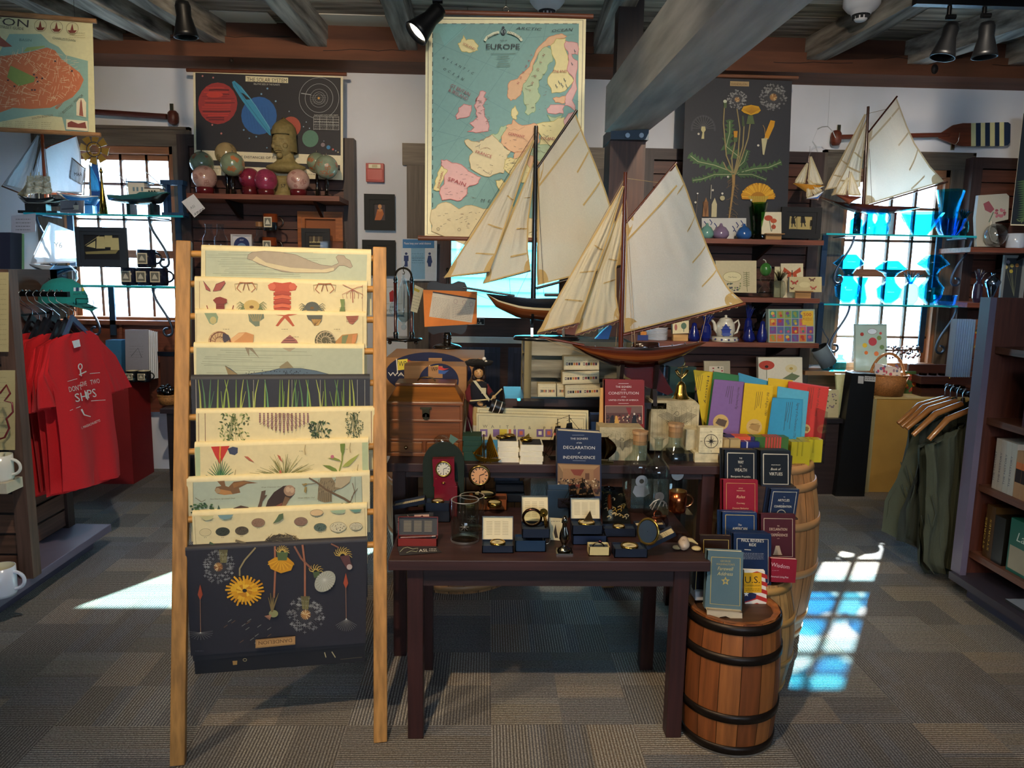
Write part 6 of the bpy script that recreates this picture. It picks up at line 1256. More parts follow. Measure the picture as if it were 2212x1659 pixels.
def ironship(cx,by,w,h,Y,label,stripe=True,z=None):
 t=thing('metal_ship',label,'ornament',at(cx,by,Y),'dark metal tall ship silhouettes');m=M('iron','#1c1712');X=lambda f:cx+(f-.5)*w;Z=lambda f:by-f*h
 for mf,hf in((.32,.92),(.58,1),(.8,.72)):
  m.tube([at(X(mf),by-4,Y),at(X(mf),Z(hf),Y)],.0016,5)
  for i in range(4):
   y=Z(hf*.9-i*hf*.2);ww=w*(.05+.03*i);m.tube([at(X(mf)-ww,y+2,Y-.006),at(X(mf)+ww,y-2,Y+.006)],.001,4)
   if i:m.prism([at(X(mf)-ww,y+2,Y-.004),at(X(mf)+ww*.9,y-1,Y-.004),at(X(mf)+ww*.8,y-hf*h*.14,Y-.004),at(X(mf)-ww*.7,y-hf*h*.12,Y-.004)],(0,1,0),.001)
 for a,b in(((.0,.12),(.32,.85)),((.0,.12),(.32,.55)),((.32,.9),(.58,.98)),((.58,.95),(.8,.7)),((.8,.7),(1,.15)),((.1,.1),(.32,.4)),((.58,.9),(.9,.2)),((.32,.8),(.5,.1))):m.tube([at(X(a[0]),Z(a[1]),Y),at(X(b[0]),Z(b[1]),Y)],.0008,4)
 m.build('rigging',t);m=M('iron','#1c1712');m.prism([at(X(f),Z(g),Y-.008)for f,g in((.1,.14),(.95,.16),(.88,0),(.22,0))],(0,1,0),.016);m.tube([at(X(.15),Z(.12),Y),at(X(-.02),Z(.24),Y)],.0016,5);m.build('hull',t);return t
ironship(1222,1000,96,104,2.80,'dark metal tall ship rising behind the blue book')
Y=2.75;t=thing('bronze_sailboat','small bronze sailing boat beside the blue book','ornament',at(1315,1007,Y));m=M('brass','#5c4426')
m.grid(lambda u,v:at(1298+u*(14+20*sin(pi*v)),944+v*48,Y-.012*sin(pi*u)),10,12);m.build('sail',t);m=M('brass','#6b5430');m.prism([at(x,y,Y-.008)for x,y in((1290,994),(1326,998),(1322,1008),(1298,1008))],(0,1,0),.016);m.tube([at(1314,942,Y),at(1314,998,Y)],.0015,6);m.build('hull',t)
def book(q,Y,th,col,label,art,lean=0,name='book',page='#e8e0cc',n=1,spine=None,group=None):
 m=M('semi',col);P=[at(x,y,Y)for x,y in q];nn=V((0,1,0));e=.002
 m.prism([P[0],P[1],P[2],P[3]],nn,.003);c=sum(P,V())/4
 back=[p+nn*(th-.003)for p in P];m.prism(back,nn,.003);I=[c+(p-c)*.975+nn*.003 for p in P];m.prism(I,nn,th-.006,page,'paper');m.prism([P[0],P[3],P[3]+(P[2]-P[3])*.03,P[0]+(P[1]-P[0])*.03],nn,th,spine or col)
 A=Art(m,(0,Y,0),(0,-1,0));art(A);return m.build(name,label=label,cat='book',group=group)
def dots(A,x0,x1,y0,y1,n,cs,seed,r=(1.2,2.4),sq=1):
 rn=random.Random(seed)
 for i in range(n):A.ell(rn.uniform(x0,x1),rn.uniform(y0,y1),rn.uniform(*r),rn.uniform(*r)*sq,rn.choice(cs),n=7);A.k-=.9
 A.k+=1
def decl(A):
 W_='#e8e6e0';A.line([(1236,940),(1262,940)],.8,'#9aa0b0');A.text('THE SIGNERS',1251,949.5,4,W_,38);A.text('of the',1251,958,3.4,W_,it=1);A.text('DECLARATION',1251,970,6.5,W_,68,dy=.02);A.text('of',1251,979.5,3.4,W_,it=1);A.text('INDEPENDENCE',1251,991,6.2,W_,69,dy=.01);A.line([(1237,995),(1265,995.5)],.8,'#9aa0b0')
 A.poly([(1204.5,1000.5),(1296,1004),(1296,1072),(1204.5,1065)],'#8a6c4c');A.poly([(1206,1003),(1294,1006),(1281,1022),(1216,1020)],'#b08a60');A.rect(1216,1012,1282,1038,'#a37a54',.02);A.poly([(1282,1015),(1295,1006),(1295,1040),(1282,1036)],'#94684a');A.poly([(1232,1014),(1262,1014),(1254,1028),(1240,1026)],'#8a4434');A.rect(1264,1022,1273,1036,'#6b4630')
 dots(A,1206,1294,1034,1050,60,['#d8c09a','#3c2a24','#5c4030','#c9a47c','#2c2020'],3);A.rect(1226,1046,1264,1054,'#7a3a28');dots(A,1206,1294,1050,1066,30,['#3c2a24','#2c2020','#5c3a2c'],4,(2,5))
book([(1203,930),(1299,936),(1299,1081),(1203,1076)],2.6,.05,'#1f2c4c','navy book on the signers of the Declaration standing on the front table',decl)
def cons(A):
 W_='#efe2d8';A.line([(1336,828.5),(1358,828.5)],.8,W_);A.text('THE SIGNERS',1347,837.5,4,W_,34);A.text('of the',1347,843,3,W_,it=1);A.text('CONSTITUTION',1347,852,5.6,W_,65);A.text('of the',1347,858.5,3,W_,it=1);A.text('UNITED STATES OF AMERICA',1347,866,3.6,W_,64);A.line([(1336,871.5),(1358,871.5)],.8,W_)
 A.rect(1307,876,1388,916,'#e8c8a0');A.rect(1308,877,1387,916,'#5c3a34');A.rect(1309,878,1386,892,'#7a5c50');A.poly([(1352,880),(1358,896),(1362,896),(1364,880)],'#8a2c2c');dots(A,1310,1386,896,912,60,['#c9a07c','#2c1f20','#8a3a30','#e0c8a8','#1c1618'],5)
 A.poly([(1316,914),(1320,898),(1325,896),(1328,914)],'#1a1820');A.poly([(1327,916),(1329,898),(1333,898),(1338,916)],'#d0a04c');A.poly([(1364,914),(1367,898),(1373,896),(1376,914)],'#15141c');A.ell(1370,894,2,2.4,'#e8dccc')
book([(1304,820.5),(1392,822),(1392,942),(1304,942)],2.885,.026,'#8c2420','red book on the signers of the Constitution behind the stone boxes',cons)
m=M('paper','#d8a860');a,b=at(1297,838,2.9),at(1304,916,2.9);m.box((a.x,2.9,.785),(b.x-.002,2.91,a.z));m.build('book_page_block',label='pale upright book edge at the left of the red book',cat='book')
m=M('semi','#2c4878');a,b=at(1276,893,3.05),at(1300,990,3.05);m.box((a.x,3.05,.785),(b.x,3.08,a.z));m.box((a.x,3.048,a.z-.035),(b.x,3.05,a.z-.004),'#1c2234');m.build('blue_booklet',label='blue booklet standing behind the navy and red books',cat='book')
def eagle(A,x,y,s,c='#5c5444'):
 for sg in(-1,1):
  for i in range(7):A.line([(x+sg*4*s,y-4*s+i*2*s),(x+sg*(20-i)*s,y-12*s+i*2.6*s),(x+sg*(38-i*2.6)*s,y-6*s+i*2.2*s)],.8,c)
 A.poly([(x-5*s,y-4*s),(x+5*s,y-4*s),(x+4*s,y+10*s),(x,y+18*s),(x-4*s,y+10*s)],'#8a8268');A.line([(x-5*s,y-4*s),(x-4*s,y+10*s),(x,y+18*s),(x+4*s,y+10*s),(x+5*s,y-4*s)],.8,c);A.ring(x-1*s,y-10*s,4*s,4*s,.9,c,12);A.line([(x-5*s,y-10*s),(x-9*s,y-8*s)],1.2,c)
 for sg in(-1,1):A.line([(x+sg*3*s,y+8*s),(x+sg*14*s,y+8*s),(x+sg*20*s,y+5*s)],.8,c);[A.line([(x+sg*(12+i*2)*s,y+8*s),(x+sg*(14+i*2)*s,y+(5+i%2*6)*s)],.7,c)for i in range(4)]
def stonebox(x0,x1,yt,yb,Y,d,label,ea):
 a,b=at(x0,yb,Y),at(x1,yt,Y);m=M('rock','#c2b590');h=b.z-a.z;x_0,x_1,z0,z1=a.x,b.x,a.z,b.z;c=.018
 m.prism([(x_0,Y,z0),(x_1,Y,z0),(x_1,Y,z1-c),(x_1-c,Y,z1),(x_0,Y,z1)],(0,1,0),d);A=Art(m,(0,Y,0),(0,-1,0));n=9
 for i in range(n+1):X=x0+6+(x1-x0-14)*i/n;A.line([(X,yt+12),(X,yb-6)],.6,'#8c8264');A.k-=.9
 A.k+=1;rn=random.Random(1)
 for i in range(90):X,Yp=rn.uniform(x0+8,x1-10),rn.uniform(yt+6,yt+26);A.line([(X,Yp),(X+2,Yp+.6)],.7,'#8c8264');A.k-=.9
 A.k+=1;eagle(A,*ea);m.build('stone_box',label=label,cat='box')
stonebox(1403,1512,866,973,2.92,.12,'larger engraved stone eagle box with the bell on top',(1463,904,1.1));BELZ=at(1450,866,2.92).z
stonebox(1293,1399,924,1000,2.80,.10,'smaller engraved stone eagle box before the red book',(1344,958,.85))
def rose(A,x,y,r):
 A.ring(x,y,r,r,1.3,'#1c1a16',30)
 for i in range(8):a=i*pi/4;q=r*(1.1 if i%2==0 else .6);A.poly([(x+q*sin(a),y-q*cos(a)),(x+r*.13*sin(a+pi/4),y-r*.13*cos(a+pi/4)),(x,y),(x+r*.13*sin(a-pi/4),y-r*.13*cos(a-pi/4))],'#1c1a16')
 for ch,dx,dy in(('N',0,-r*1.32),('S',0,r*1.62),('W',-r*1.45,r*.15),('E',r*1.45,r*.15)):A.text(ch,x+dx,y+dy,3.6,'#1c1a16')
for i,(x0,x1,yt,yb,Y,lb)in enumerate(((1500,1552,978,995,2.78,'upper plain stone coaster box under the compass rose block'),(1500,1552,994,1011,2.78,'lower plain stone coaster box under the compass rose block'),(1480,1508,928,973,2.84,'pale stone block left of the compass rose block'))):bx(x0,x1,yt,yb,Y,.08,'#cdc19c','stone_block',lb,'box','rock','pale stone coaster blocks')
o,a,b=bx(1509,1563,924,979,2.775,.05,'#d8cda8','temp','x');bpy.data.objects.remove(o)
m=M('rock','#d8cda8');m.box((a.x,2.775,a.z),(b.x,2.82,b.z));A=Art(m,(0,2.775,0),(0,-1,0));[A.line([(1511,y),(1561,y)],.5,'#b0a682')for y in(934,946,957,968)];rose(A,1536,953,14.5);m.build('compass_rose_block',label='pale stone block printed with a black compass rose',cat='box',bev=.002)
bx(1450,1500,980,1008,2.80,.1,'#14120f','dark_box','black box beneath the larger eagle box','box','semi')
c=V((at(1470,855,2.98).x,2.98,BELZ));s=mpp(c);t=thing('table_bell','brass hand bell with an anchor handle on the eagle box','bell',c);m=M('brass','#c4a054')
m.lathe([(20*s,0),(17*s,3*s),(12*s,14*s),(10*s,28*s),(6*s,36*s),(.001,38*s)],c,n=28);m.build('bell_body',t);m=M('brass','#b89c60')
f=lambda x,y:c+V((x*s,0,y*s));m.tube([f(0,38),f(0,44),f(-9,52),f(-14,62),f(-11,63),f(-4,52),f(0,50),f(4,52),f(11,63),f(14,62),f(9,52),f(0,44)],1.8*s,8);m.tube([f(0,46),f(1,72)],1.8*s,8);m.tube([f(-9,67),f(12,69)],1.4*s,6);m.tube([f(1+5*sin(a),77-5*cos(a))for a in[2*pi*i/14 for i in range(15)]],1.3*s,6);m.build('anchor_handle',t)
bx(1318,1398,875,986,2.916,.09,'#2a1e1c','dark_stand_box','dark wooden block under the mahogany yacht','box','woodx');
m=M('semi','#1d3c34');a,b=at(1448,792,3.32),at(1500,872,3.32);m.box((a.x,3.32,.941),(b.x,3.36,a.z));m.build('green_box',label='dark green upright box behind the brass bell',cat='box',bev=.002)
for x,lb in((1427,'left'),(1437,'right')):m=M('glass','#dceaf4');c=at(x,838,3.4);m.lathe([(.001,0),(.013,0),(.013,at(x,786,3.4).z-.94),(.011,at(x,786,3.4).z-.94),(.011,.01),(.001,.008)],(c.x,3.4-.03*(x>1430),.94),n=20);m.build('glass_tube',label=lb+' one of two tall clear glass cylinders behind the mahogany yacht',cat='vase',group='clear glass cylinders')
m=M('gloss','#5c3a1e');c=at(1430,851,3.12);m.lathe([(.001,-.07),(.016,-.065),(.02,0),(.016,.065),(.001,.07)],(c.x,3.15,.802),(1,0,.03),18);m.build('wooden_roller',label='dark turned wooden roller lying left of the bell',cat='ornament')
bx(1503,1558,1032,1240,2.93,.2,'#8a6238','standing_plank_box','tan wooden board box under the right end of the taller table','box','woodz')
m=M('woodx','#8a5a34');m.cbox((.62,3.5,0),(.30,.05,.05),rz=-.5);m.cbox((.60,3.42,0),(.06,.06,.45),'#a3753f','woodz');m.build('wooden_trestle',label='tan wooden trestle seen under the tables',cat='trestle')
# ================================================================== small gifts on the front table
TZ=.62
bx(1205,1298,1078,1096,2.585,.07,'#181420','dark_box','flat dark box carrying the navy book','box','semi')
def gbox(x,y,w,h,d,label,lid=None,col='#141d30',inner='#d8cca8',art=None,z=TZ,rz=0,ll=None,lt=70,group='navy gift boxes on the front table'):
 """Open gift box: x,y front bottom left pixel on height z, w,h in pixels, d metres deep; lid 'back', 'left' or 'right'."""
 a=atz(x,y,z);s=mpp(a);w*=s;h*=s;c,si=cos(rz),sin(rz);R=lambda X,Y_,Z:a+V((X*c-Y_*si,X*si+Y_*c,Z))
 t=thing('gift_box',label,'box',R(w/2,d/2,0),group);m=M('semi',col);T_=.0025
 def wall(x0,y0,z0,x1,y1,z1,cc=None,mt=None):m.hexa([R(x0,y0,z0),R(x1,y0,z0),R(x1,y1,z0),R(x0,y1,z0),R(x0,y0,z1),R(x1,y0,z1),R(x1,y1,z1),R(x0,y1,z1)],cc,mt)
 wall(0,0,0,w,T_,h);wall(0,d-T_,0,w,d,h);wall(0,0,0,T_,d,h);wall(w-T_,0,0,w,d,h);wall(0,0,0,w,d,T_);m.build('tray',t)
 m=M('paper',inner if art is None else '#2c3c50');wall(T_,T_,h*.5,w-T_,d-T_,h*.78);m.build('inlay',t)
 if lid:
  m=M('semi',col);L=ll or d;al=radians(lt);e=h*.35
  if lid=='back':O_,u,v,n_=R(0,d,h),R(1,0,0)-a,(R(0,cos(al),sin(al))-a),w
  elif lid=='left':O_,u,v,n_=R(0,0,h),R(0,1,0)-a,(R(-cos(al),0,sin(al))-a),d
  else:O_,u,v,n_=R(w,0,h),R(0,1,0)-a,(R(cos(al),0,sin(al))-a),d
  k=u.cross(v);k=-k if k.z<0 and lid!='back' else k
  if lid=='back' and k.y>0:k=-k
  m.prism([O_,O_+u*n_,O_+u*n_+v*L,O_+v*L],-k,.0025);q=[O_,O_+u*n_,O_+u*n_+v*L,O_+v*L]
  for i in range(4):p0,p1=q[i],q[(i+1)%4];m.prism([p0,p1,p1+k*e,p0+k*e],(sum(q,V())/4-p0).normalized(),.002)
  I=[p+k*.001+(sum(q,V())/4-p)*.03 for p in q];m.prism(I,k,.0012,inner,'paper')
  c0,nu,nv=I[0]+k*.0016,(I[1]-I[0]),(I[3]-I[0]);rn=random.Random(int(x))
  for i in range(9):
   for j in range(3):b=c0+nu*(.12+.27*j)+nv*(.2+.07*i);m.poly([b,b+nu*.2,b+nu*.2+nv*.02,b+nv*.02],'#a89c7c','paper')
  m.build('lid',t)
 top=R(w/2,d/2,h*.8)
 if art:art(t,top,w,d)
 return t,top
def compass(t,c,w,d,f=.4):
 r=min(w,d)*f;m=M('brass','#b8964a');m.lathe([(.001,0),(r,0),(r*1.02,.004),(r,.009),(r*.86,.009),(r*.84,.006),(.001,.006)],c,n=32);o=m.build('compass',t);m=M('paper','#d0c49a');m.lathe([(.001,.0065),(r*.8,.0065)],c,n=24,sm=False);m.poly([c+V((-r*.6,-r*.1,.008)),c+V((0,.002,.008)),c+V((r*.6,r*.1,.008)),c+V((0,-.002,.008))],'#2c2418');m.build('compass_card',o)
def medal(t,c,w,d):compass(t,c,w,d,.44)
def dial(t,c,w,d):
 compass(t,c,w,d,.42);m=M('brass','#6b4c2c');m.prism([c+V((-.01,0,.01)),c+V((.022,0,.01)),c+V((.012,.004,.045))],(0,1,0),.002);m.build('gnomon',t)
def ringd(t,c,w,d):
 m=M('brass','#4a3c34');m.tube([c+V((.018*cos(a),0,.012*sin(a)))for a in[pi*i/12 for i in range(13)]],.0018,8);m.ball(c+V((.005,0,.016)),.006,10,'#6b3a4a');m.build('trinket',t)
def pen(t,c,w,d):
 m=M('gloss','#6b3428');m.cyl(c+V((-.055,-.004,.004)),c+V((.045,.004,.006)),.004,10);m.cyl(c+V((.045,.004,.006)),c+V((.058,.005,.007)),.0015,8,'#c9c4b8');m.build('pen',t)
def plain(t,c,w,d):pass
gbox(926,1128,46,24,.06,'bottom navy box of the stack under the open ring box at left',art=plain,col='#10141f')
gbox(918,1106,53,20,.06,'open navy box at left holding a gold ring, lid spread left','left',art=lambda t,c,w,d:compass(t,c,w,d,.38),z=.655,ll=.115,lt=-12)
gbox(858,1181,86,18,.035,'red pen box at the left end of the front table','back',col='#7c241e',inner='#38383a',art=pen,lt=80,ll=.06,group=None)
m=M('paper','#35363a');Yc=atz(900,1150,.64).y+.03;q=[at(x,y,Yc)for x,y in((853,1112),(936,1107),(936,1150),(856,1152))];m.prism(q,(0,1,0),.001);A=Art(m,(0,Yc,0),(0,-1,0));A.rect(895,1112,927,1148,'#d8b8b0',-.03);A.poly([(905,1118),(912,1113),(917,1118),(915,1126),(922,1132),(924,1148),(899,1148),(900,1130),(908,1126)],'#2c2426');A.scrib(860,1118,884,1126,2,'#e8e4e0',1.6);A.scrib(858,1130,884,1146,5,'#a8a8a8',.6);A.line([(880,1112),(890,1128),(902,1136)],1,'#b8b8b4');m.build('pen_leaflet',label='dark leaflet with a portrait photo standing behind the red pen box',cat='leaflet')
m=M('paper','#2a2b2e');P=[atz(x,y,.6215)for x,y in((857,1181),(939,1176),(954,1193),(864,1200))];m.prism(P,(0,0,1),.0006);A=Art(m,(0,0,.6224),(0,0,1));A.line([(864,1192),(872,1184),(880,1182),(892,1186),(903,1184),(900,1192),(888,1190),(878,1194)],.9,'#b0b89c');A.text('ASL',915,1192,6,'#d8d8d0',20,dy=-.05);A.scrib(927,1184,943,1192,2,'#d8d8d0',1.2);m.build('slim_card',label='flat dark card with white line drawing at the table edge',cat='card')
for x,y,w,h,lb in((1019,1150,54,78,'rear clear glass tumbler, half hidden'),(1004,1172,60,92,'front clear glass tumbler etched with lines')):
 c=atz(x,y-4,TZ);s=mpp(c);r,H=w/2*s,h*s;t=thing('glass_tumbler',lb,'glass',c);m=M('glass','#eef2f0');m.lathe([(.001,0),(r*.97,0),(r,.003),(r,H),(r-.003,H),(r-.003,.012),(.001,.012)],c,n=36);m.lathe([(r-.004,H),(r+.0003,H+.0008),(r+.0003,H-.001)],c,n=36,col='#ffffff',mat='frost');m.lathe([(r*.98,.001),(r+.0005,.004),(r+.0005,.010)],c,n=36,col='#ffffff',mat='frost');m.build('glass_body',t)
 m=M('frost','#c8c8c4');k=c+V((0,-r-.0006,H*.45));[m.tube([k,k+V((.014*cos(a),.0,.014*sin(a)))],.0005,4)for a in[i*pi/4 for i in range(8)]];m.build('etched_pattern',t)
gbox(1041,1195,68,17,.055,'open navy box with a round brass medal and tall cream lid, centre left','back',art=medal,ll=.075,lt=74)
gbox(1113,1192,66,25,.06,'closed blue box with a rounded thumb notch',col='#16304c',art=plain)
t_,c_=gbox(1128,1163,60,21,.07,'open navy box propped on the blue box, with a large cream lid','back',art=plain,z=.662,ll=.085,lt=62)
t=thing('brass_sextant','round dark ringed brass instrument standing in an open navy box','instrument',c_);m=M('brass','#4c3024');m.lathe([(.026,-.004),(.033,-.004),(.033,.004),(.026,.004),(.026,-.004)],c_+V((-.012,-.005,.035)),(0,1,.2),28);m.build('ring',t);m=M('glass','#e8e8d8');m.lathe([(.001,0),(.026,0)],c_+V((-.012,-.005,.035)),(0,1,.2),20);m.build('lens',t)
m=M('brass','#b08a3c');m.bar(c_+V((.026,-.01,.052)),c_+V((.034,-.014,.005)),.016,.004);m.cyl(c_+V((.024,-.012,.052)),c_+V((.024,-.006,.052)),.014,16);m.build('arm',t);m=M('chrome','#c9c9c4');m.tube([c_+V((.034+.012*cos(a),-.038,-.022+.02*sin(a)))for a in[pi+pi*i/10 for i in range(11)]],.0012,6);m.build('wire_loop',t)
c=atz(958,1080,TZ);c=V((at(957,1070,2.66).x,2.66,TZ));t=thing('velvet_arch_display','dark green arched velvet stand behind the red clock','display stand',c);m=M('cloth','#1c2a22');O_=[at(915,1085,2.66),at(913,1010,2.66)]+[at(958+45*cos(pi-pi*i/12),1002-46*sin(pi*i/12),2.66)for i in range(13)]+[at(1003,1010,2.66),at(1001,1085,2.66)];O_[0].z=O_[-1].z=TZ;m.prism(O_,(0,1,0),.02);m.build('arch_panel',t);m=M('film','#e8ece8');m.ball(at(955,952,2.70),.032,12,sz=.7);m.build('clear_bag',label='clear plastic bag of keyrings on top of the green arch',cat='bag')
m=M('semi','#5c7c6c');P=[at(x,y,2.67)for x,y in((973,938),(990,949),(978,960),(970,952))];m.prism(P,(0,1,0),.002);m.build('green_tag',label='pale green tag sticking out of the clear bag',cat='tag')
Y=2.60;t=thing('desk_clock','glossy red desk clock with gold bezel before the green arch','clock',at(960,1066,Y));m=M('gloss','#7a1426');P=[at(x,y,Y)for x,y in((933.5,992),(981,991),(982,1038),(986,1047),(983,1051),(936,1051),(937,1040))];m.prism(P,(0,1,0),.03);m.box((at(938,1050,Y).x,Y,TZ),(at(988,1050,Y).x,Y+.05,at(960,1050,Y).z));m.build('case',t,bev=.002)
def face(t,x,y,r,Y,bez='#c9a850',fc='#e8e2cc',rn_=1):
 m=M('brass',bez);c=at(x,y,Y);s=mpp(c);m.lathe([(r*.82*s,0),(r*.84*s,.005),(r*s,.004),(r*1.02*s,0)],c,(0,-1,0),32);m.build('bezel',t);m=M('paper',fc);m.lathe([(.0005,0),(r*.84*s,0)],c-V((0,.001,0)),(0,-1,0),28,sm=False);A=Art(m,c-V((0,.0012,0)),(0,-1,0))
 for i in range(12):a=i*pi/6;A.line([(x+r*.56*sin(a),y-r*.56*cos(a)),(x+r*.76*sin(a),y-r*.76*cos(a))],r*.09,'#2c2420')
 A.line([(x,y),(x+r*.5*cos(-.35),y+r*.5*sin(-.35))],r*.07,'#1c1814');A.line([(x,y),(x,y+r*.55)],r*.05,'#1c1814');m.build('clock_face',t)
face(t,958,1013,17.5,Y-.001);m=M('brass','#d0a850');m.ball(at(958,1043,Y-.002),.008,12,sz=.4);[m.ball(at(x,1034,Y),.0015,6)for x in(942,974)];m.build('gold_trim',t)
Y=2.58;t=thing('pocket_watch','round pocket watch with orange dial standing on its brass base','watch',at(1037,1060,Y));m=M('brass','#8a7040');s=mpp(at(1036,1027,Y));m.lathe([(.001,.006),(21*s,.006),(24*s,.003),(24*s,-.004),(.001,-.006)],at(1036,1027,Y),(0,-1,0),30);m.tube([at(1037,1050,Y),at(1037,1076,Y)],.004,8);m.build('case',t);face(t,1036,1027,22.5,Y-.007,'#8c7444','#d8a070')
gbox(990,1102,105,24,.08,'low orange-brown wooden tray holding the brass compasses',col='#8a4a1c',inner='#4c2814',group=None)
for x,y,r,lb in((1046,1074,25,'large round brass compass below the pocket watch'),(1068,1093,16,'small brass magnifier on the wooden tray'),(1014,1100,13,'small brass cup seen through the tumbler')):
 c=atz(x,y,TZ+.03);s=mpp(c);t=thing('brass_compass',lb,'compass',c);m=M('brass','#a88a48');m.lathe([(.001,0),(r*.95*s,0),(r*s,.005),(r*s,.016),(r*.88*s,.018),(r*.86*s,.014),(.001,.014)],c,n=30);m.build('case',t);m=M('paper','#c9bc8c');m.lathe([(.001,.0148),(r*.82*s,.0148)],c,n=24,sm=False);m.build('dial',t)
gbox(1072,1085,62,16,.06,'bottom navy box of the stack left of the navy book',art=plain,col='#10141f')
gbox(1070,1063,62,16,.06,'middle navy box of the stack left of the navy book',art=plain,z=.652,col='#10141f')
gbox(1067,1040,56,14,.06,'top navy box left of the navy book, its cream lid spread right','right',art=compass,z=.685,ll=.11,lt=18)
c=atz(1204,1118,TZ);m=M('semi','#22364a');s=mpp(c);m.cbox(c+V((0,.02,0)),(48*s,.05,62*s));m.cbox(c+V((0,.02,62*s)),(45*s,.047,12*s),'#2c4054');m.build('upright_box',label='tall slate blue upright box before the navy book',cat='box',bev=.0015)
ironship(1252,1098,78,66,2.555,'small dark metal ship in front of the navy book')
P=[atz(x,y,TZ+.012)for x,y in((1302,1125),(1362,1126),(1345,1052),(1296,1050))];t=thing('opener_tray','black tray with gold scroll pattern and a wooden handled opener','tray',(P[0]+P[1]+P[2]+P[3])/4-V((0,0,.012)));m=M('semi','#141a1c');m.prism(P,(0,0,-1),.012);m.build('tray',t)
m=M('paper','#c9b878');A=Art(m,(0,0,TZ+.013),(0,0,1));rn=random.Random(3)
for i in range(26):x,y=rn.uniform(1304,1352),rn.uniform(1064,1120);A.line([(x+(y-1120)*.2,y),(x+5+(y-1120)*.2,y-3),(x+9+(y-1120)*.2,y),(x+7+(y-1120)*.2,y+3)],1.6,rn.choice(['#d8cc9c','#c9a850','#e0d8b8']))
m.build('scroll_pattern',t);m=M('gloss','#5c2c18');a,b=atz(1318,1104,TZ+.02),atz(1316,1072,TZ+.045);m.cyl(a,b,.008,12);m.build('opener_handle',t);m=M('chrome','#d0c8b0');m.cyl(a-V((0,.008,0)),a,.009,12);m.lathe([(.02,0),(.026,.002),(.022,.005)],atz(1316,1056,TZ+.02),n=24,col='#5c6468');m.build('opener_ring',t)
gbox(1237,1177,74,20,.06,'blue box beneath the open sundial box',col='#142240',art=plain)
gbox(1236,1155,66,21,.065,'open navy box with a bronze sundial and cream lid, in the middle','back',art=dial,z=.655,ll=.07,lt=70)
gbox(1304,1160,70,19,.05,'long navy box with a brass disc and paper leaflet spread right','right',art=lambda t,c,w,d:compass(t,c,w,d,.42),ll=.10,lt=3)
gbox(1327,1205,72,20,.06,'navy box in front holding a polished brass compass, lid spread right','right',art=lambda t,c,w,d:compass(t,c,w,d,.46),ll=.10,lt=28)
c=at(1401,1148,2.22);m=M('brass','#c9a858');s=mpp(c);m.lathe([(.001,0),(29*s,0),(30*s,.003),(28*s,.006),(25*s,.004),(.001,.003)],c,(-.75,-.62,.2),32);m.lathe([(.001,.005),(24*s,.005)],c,(-.75,-.62,.2),32,'#a8b0b4','chrome');m.build('brass_mirror',label='upright polished brass compass cover in the front box',cat='compass')
gbox(1272,1201,45,20,.045,'small cream box with a dark ring trinket',col='#cdbd88',inner='#efe6c8',art=ringd,group=None)
c=atz(1218,1192,TZ);s=mpp(c);t=thing('pewter_caster','pewter baluster caster on a square foot at the table edge','caster',c);m=M('chrome','#8a857c');m.cbox(c,(36*s,36*s,.004));m.build('square_foot',t);m=M('chrome','#7c776e');m.lathe([(.001,.004),(15*s,.004),(13*s,8*s),(4*s,14*s),(6*s,20*s),(11*s,30*s),(10*s,42*s),(5*s,56*s),(4*s,64*s),(7*s,66*s),(6*s,74*s),(3*s,80*s),(.001,81*s)],c,n=24);m.build('body',t)
Y=2.36;m=M('paper','#dccfa6');q=[at(x,y,Y)for x,y in((1186,1118),(1216,1120),(1212,1168),(1187,1166))];m.prism(q,(0,1,0),.001);A=Art(m,(0,Y,0),(0,-1,0));A.poly([(1199,1162),(1196,1150),(1200,1132),(1203,1150),(1206,1162)],'#3c342c');A.scrib(1190,1124,1210,1128,1,'#7c7460',1);m.build('candlestick_card',label='cream card with a candlestick print beside the pewter caster',cat='card')
c=atz(1478,1190,TZ);s=mpp(c);t=thing('seashell','pale spiral seashell at the right end of the front table','shell',c);m=M('gloss','#c9b29a');P=c+V((0,.01,13*s));m.ball(P,13*s,18,ax=(.2,1,.1),sz=1.25);m.ball(P+V((0,.0,3*s)),11*s,14,ax=(.3,.8,.5),sz=1.5);[m.lathe([((9-i*1.8)*s,0),((10-i*1.8)*s,2*s),((8-i*1.8)*s,4.5*s)],P+V((-2*s,-.008,(-2+i*3)*s)),(-.2,-.6,.5),16,['#e0cdb4','#b09478'][i%2])for i in range(4)];m.build('spiral',t)
m=M('gloss','#dcc48c');m.tube([P+V((.0,.01,8*s)),P+V((20*s,.02,4*s)),P+V((34*s,.015,-4*s))],[.008,.007,.002],10);m.ball(c+V((27*s,.004,5*s)),11*s,12,sz=.4);m.ball(c+V((-14*s,.012,5*s)),10*s,12,sz=.4);m.build('flippers',t)
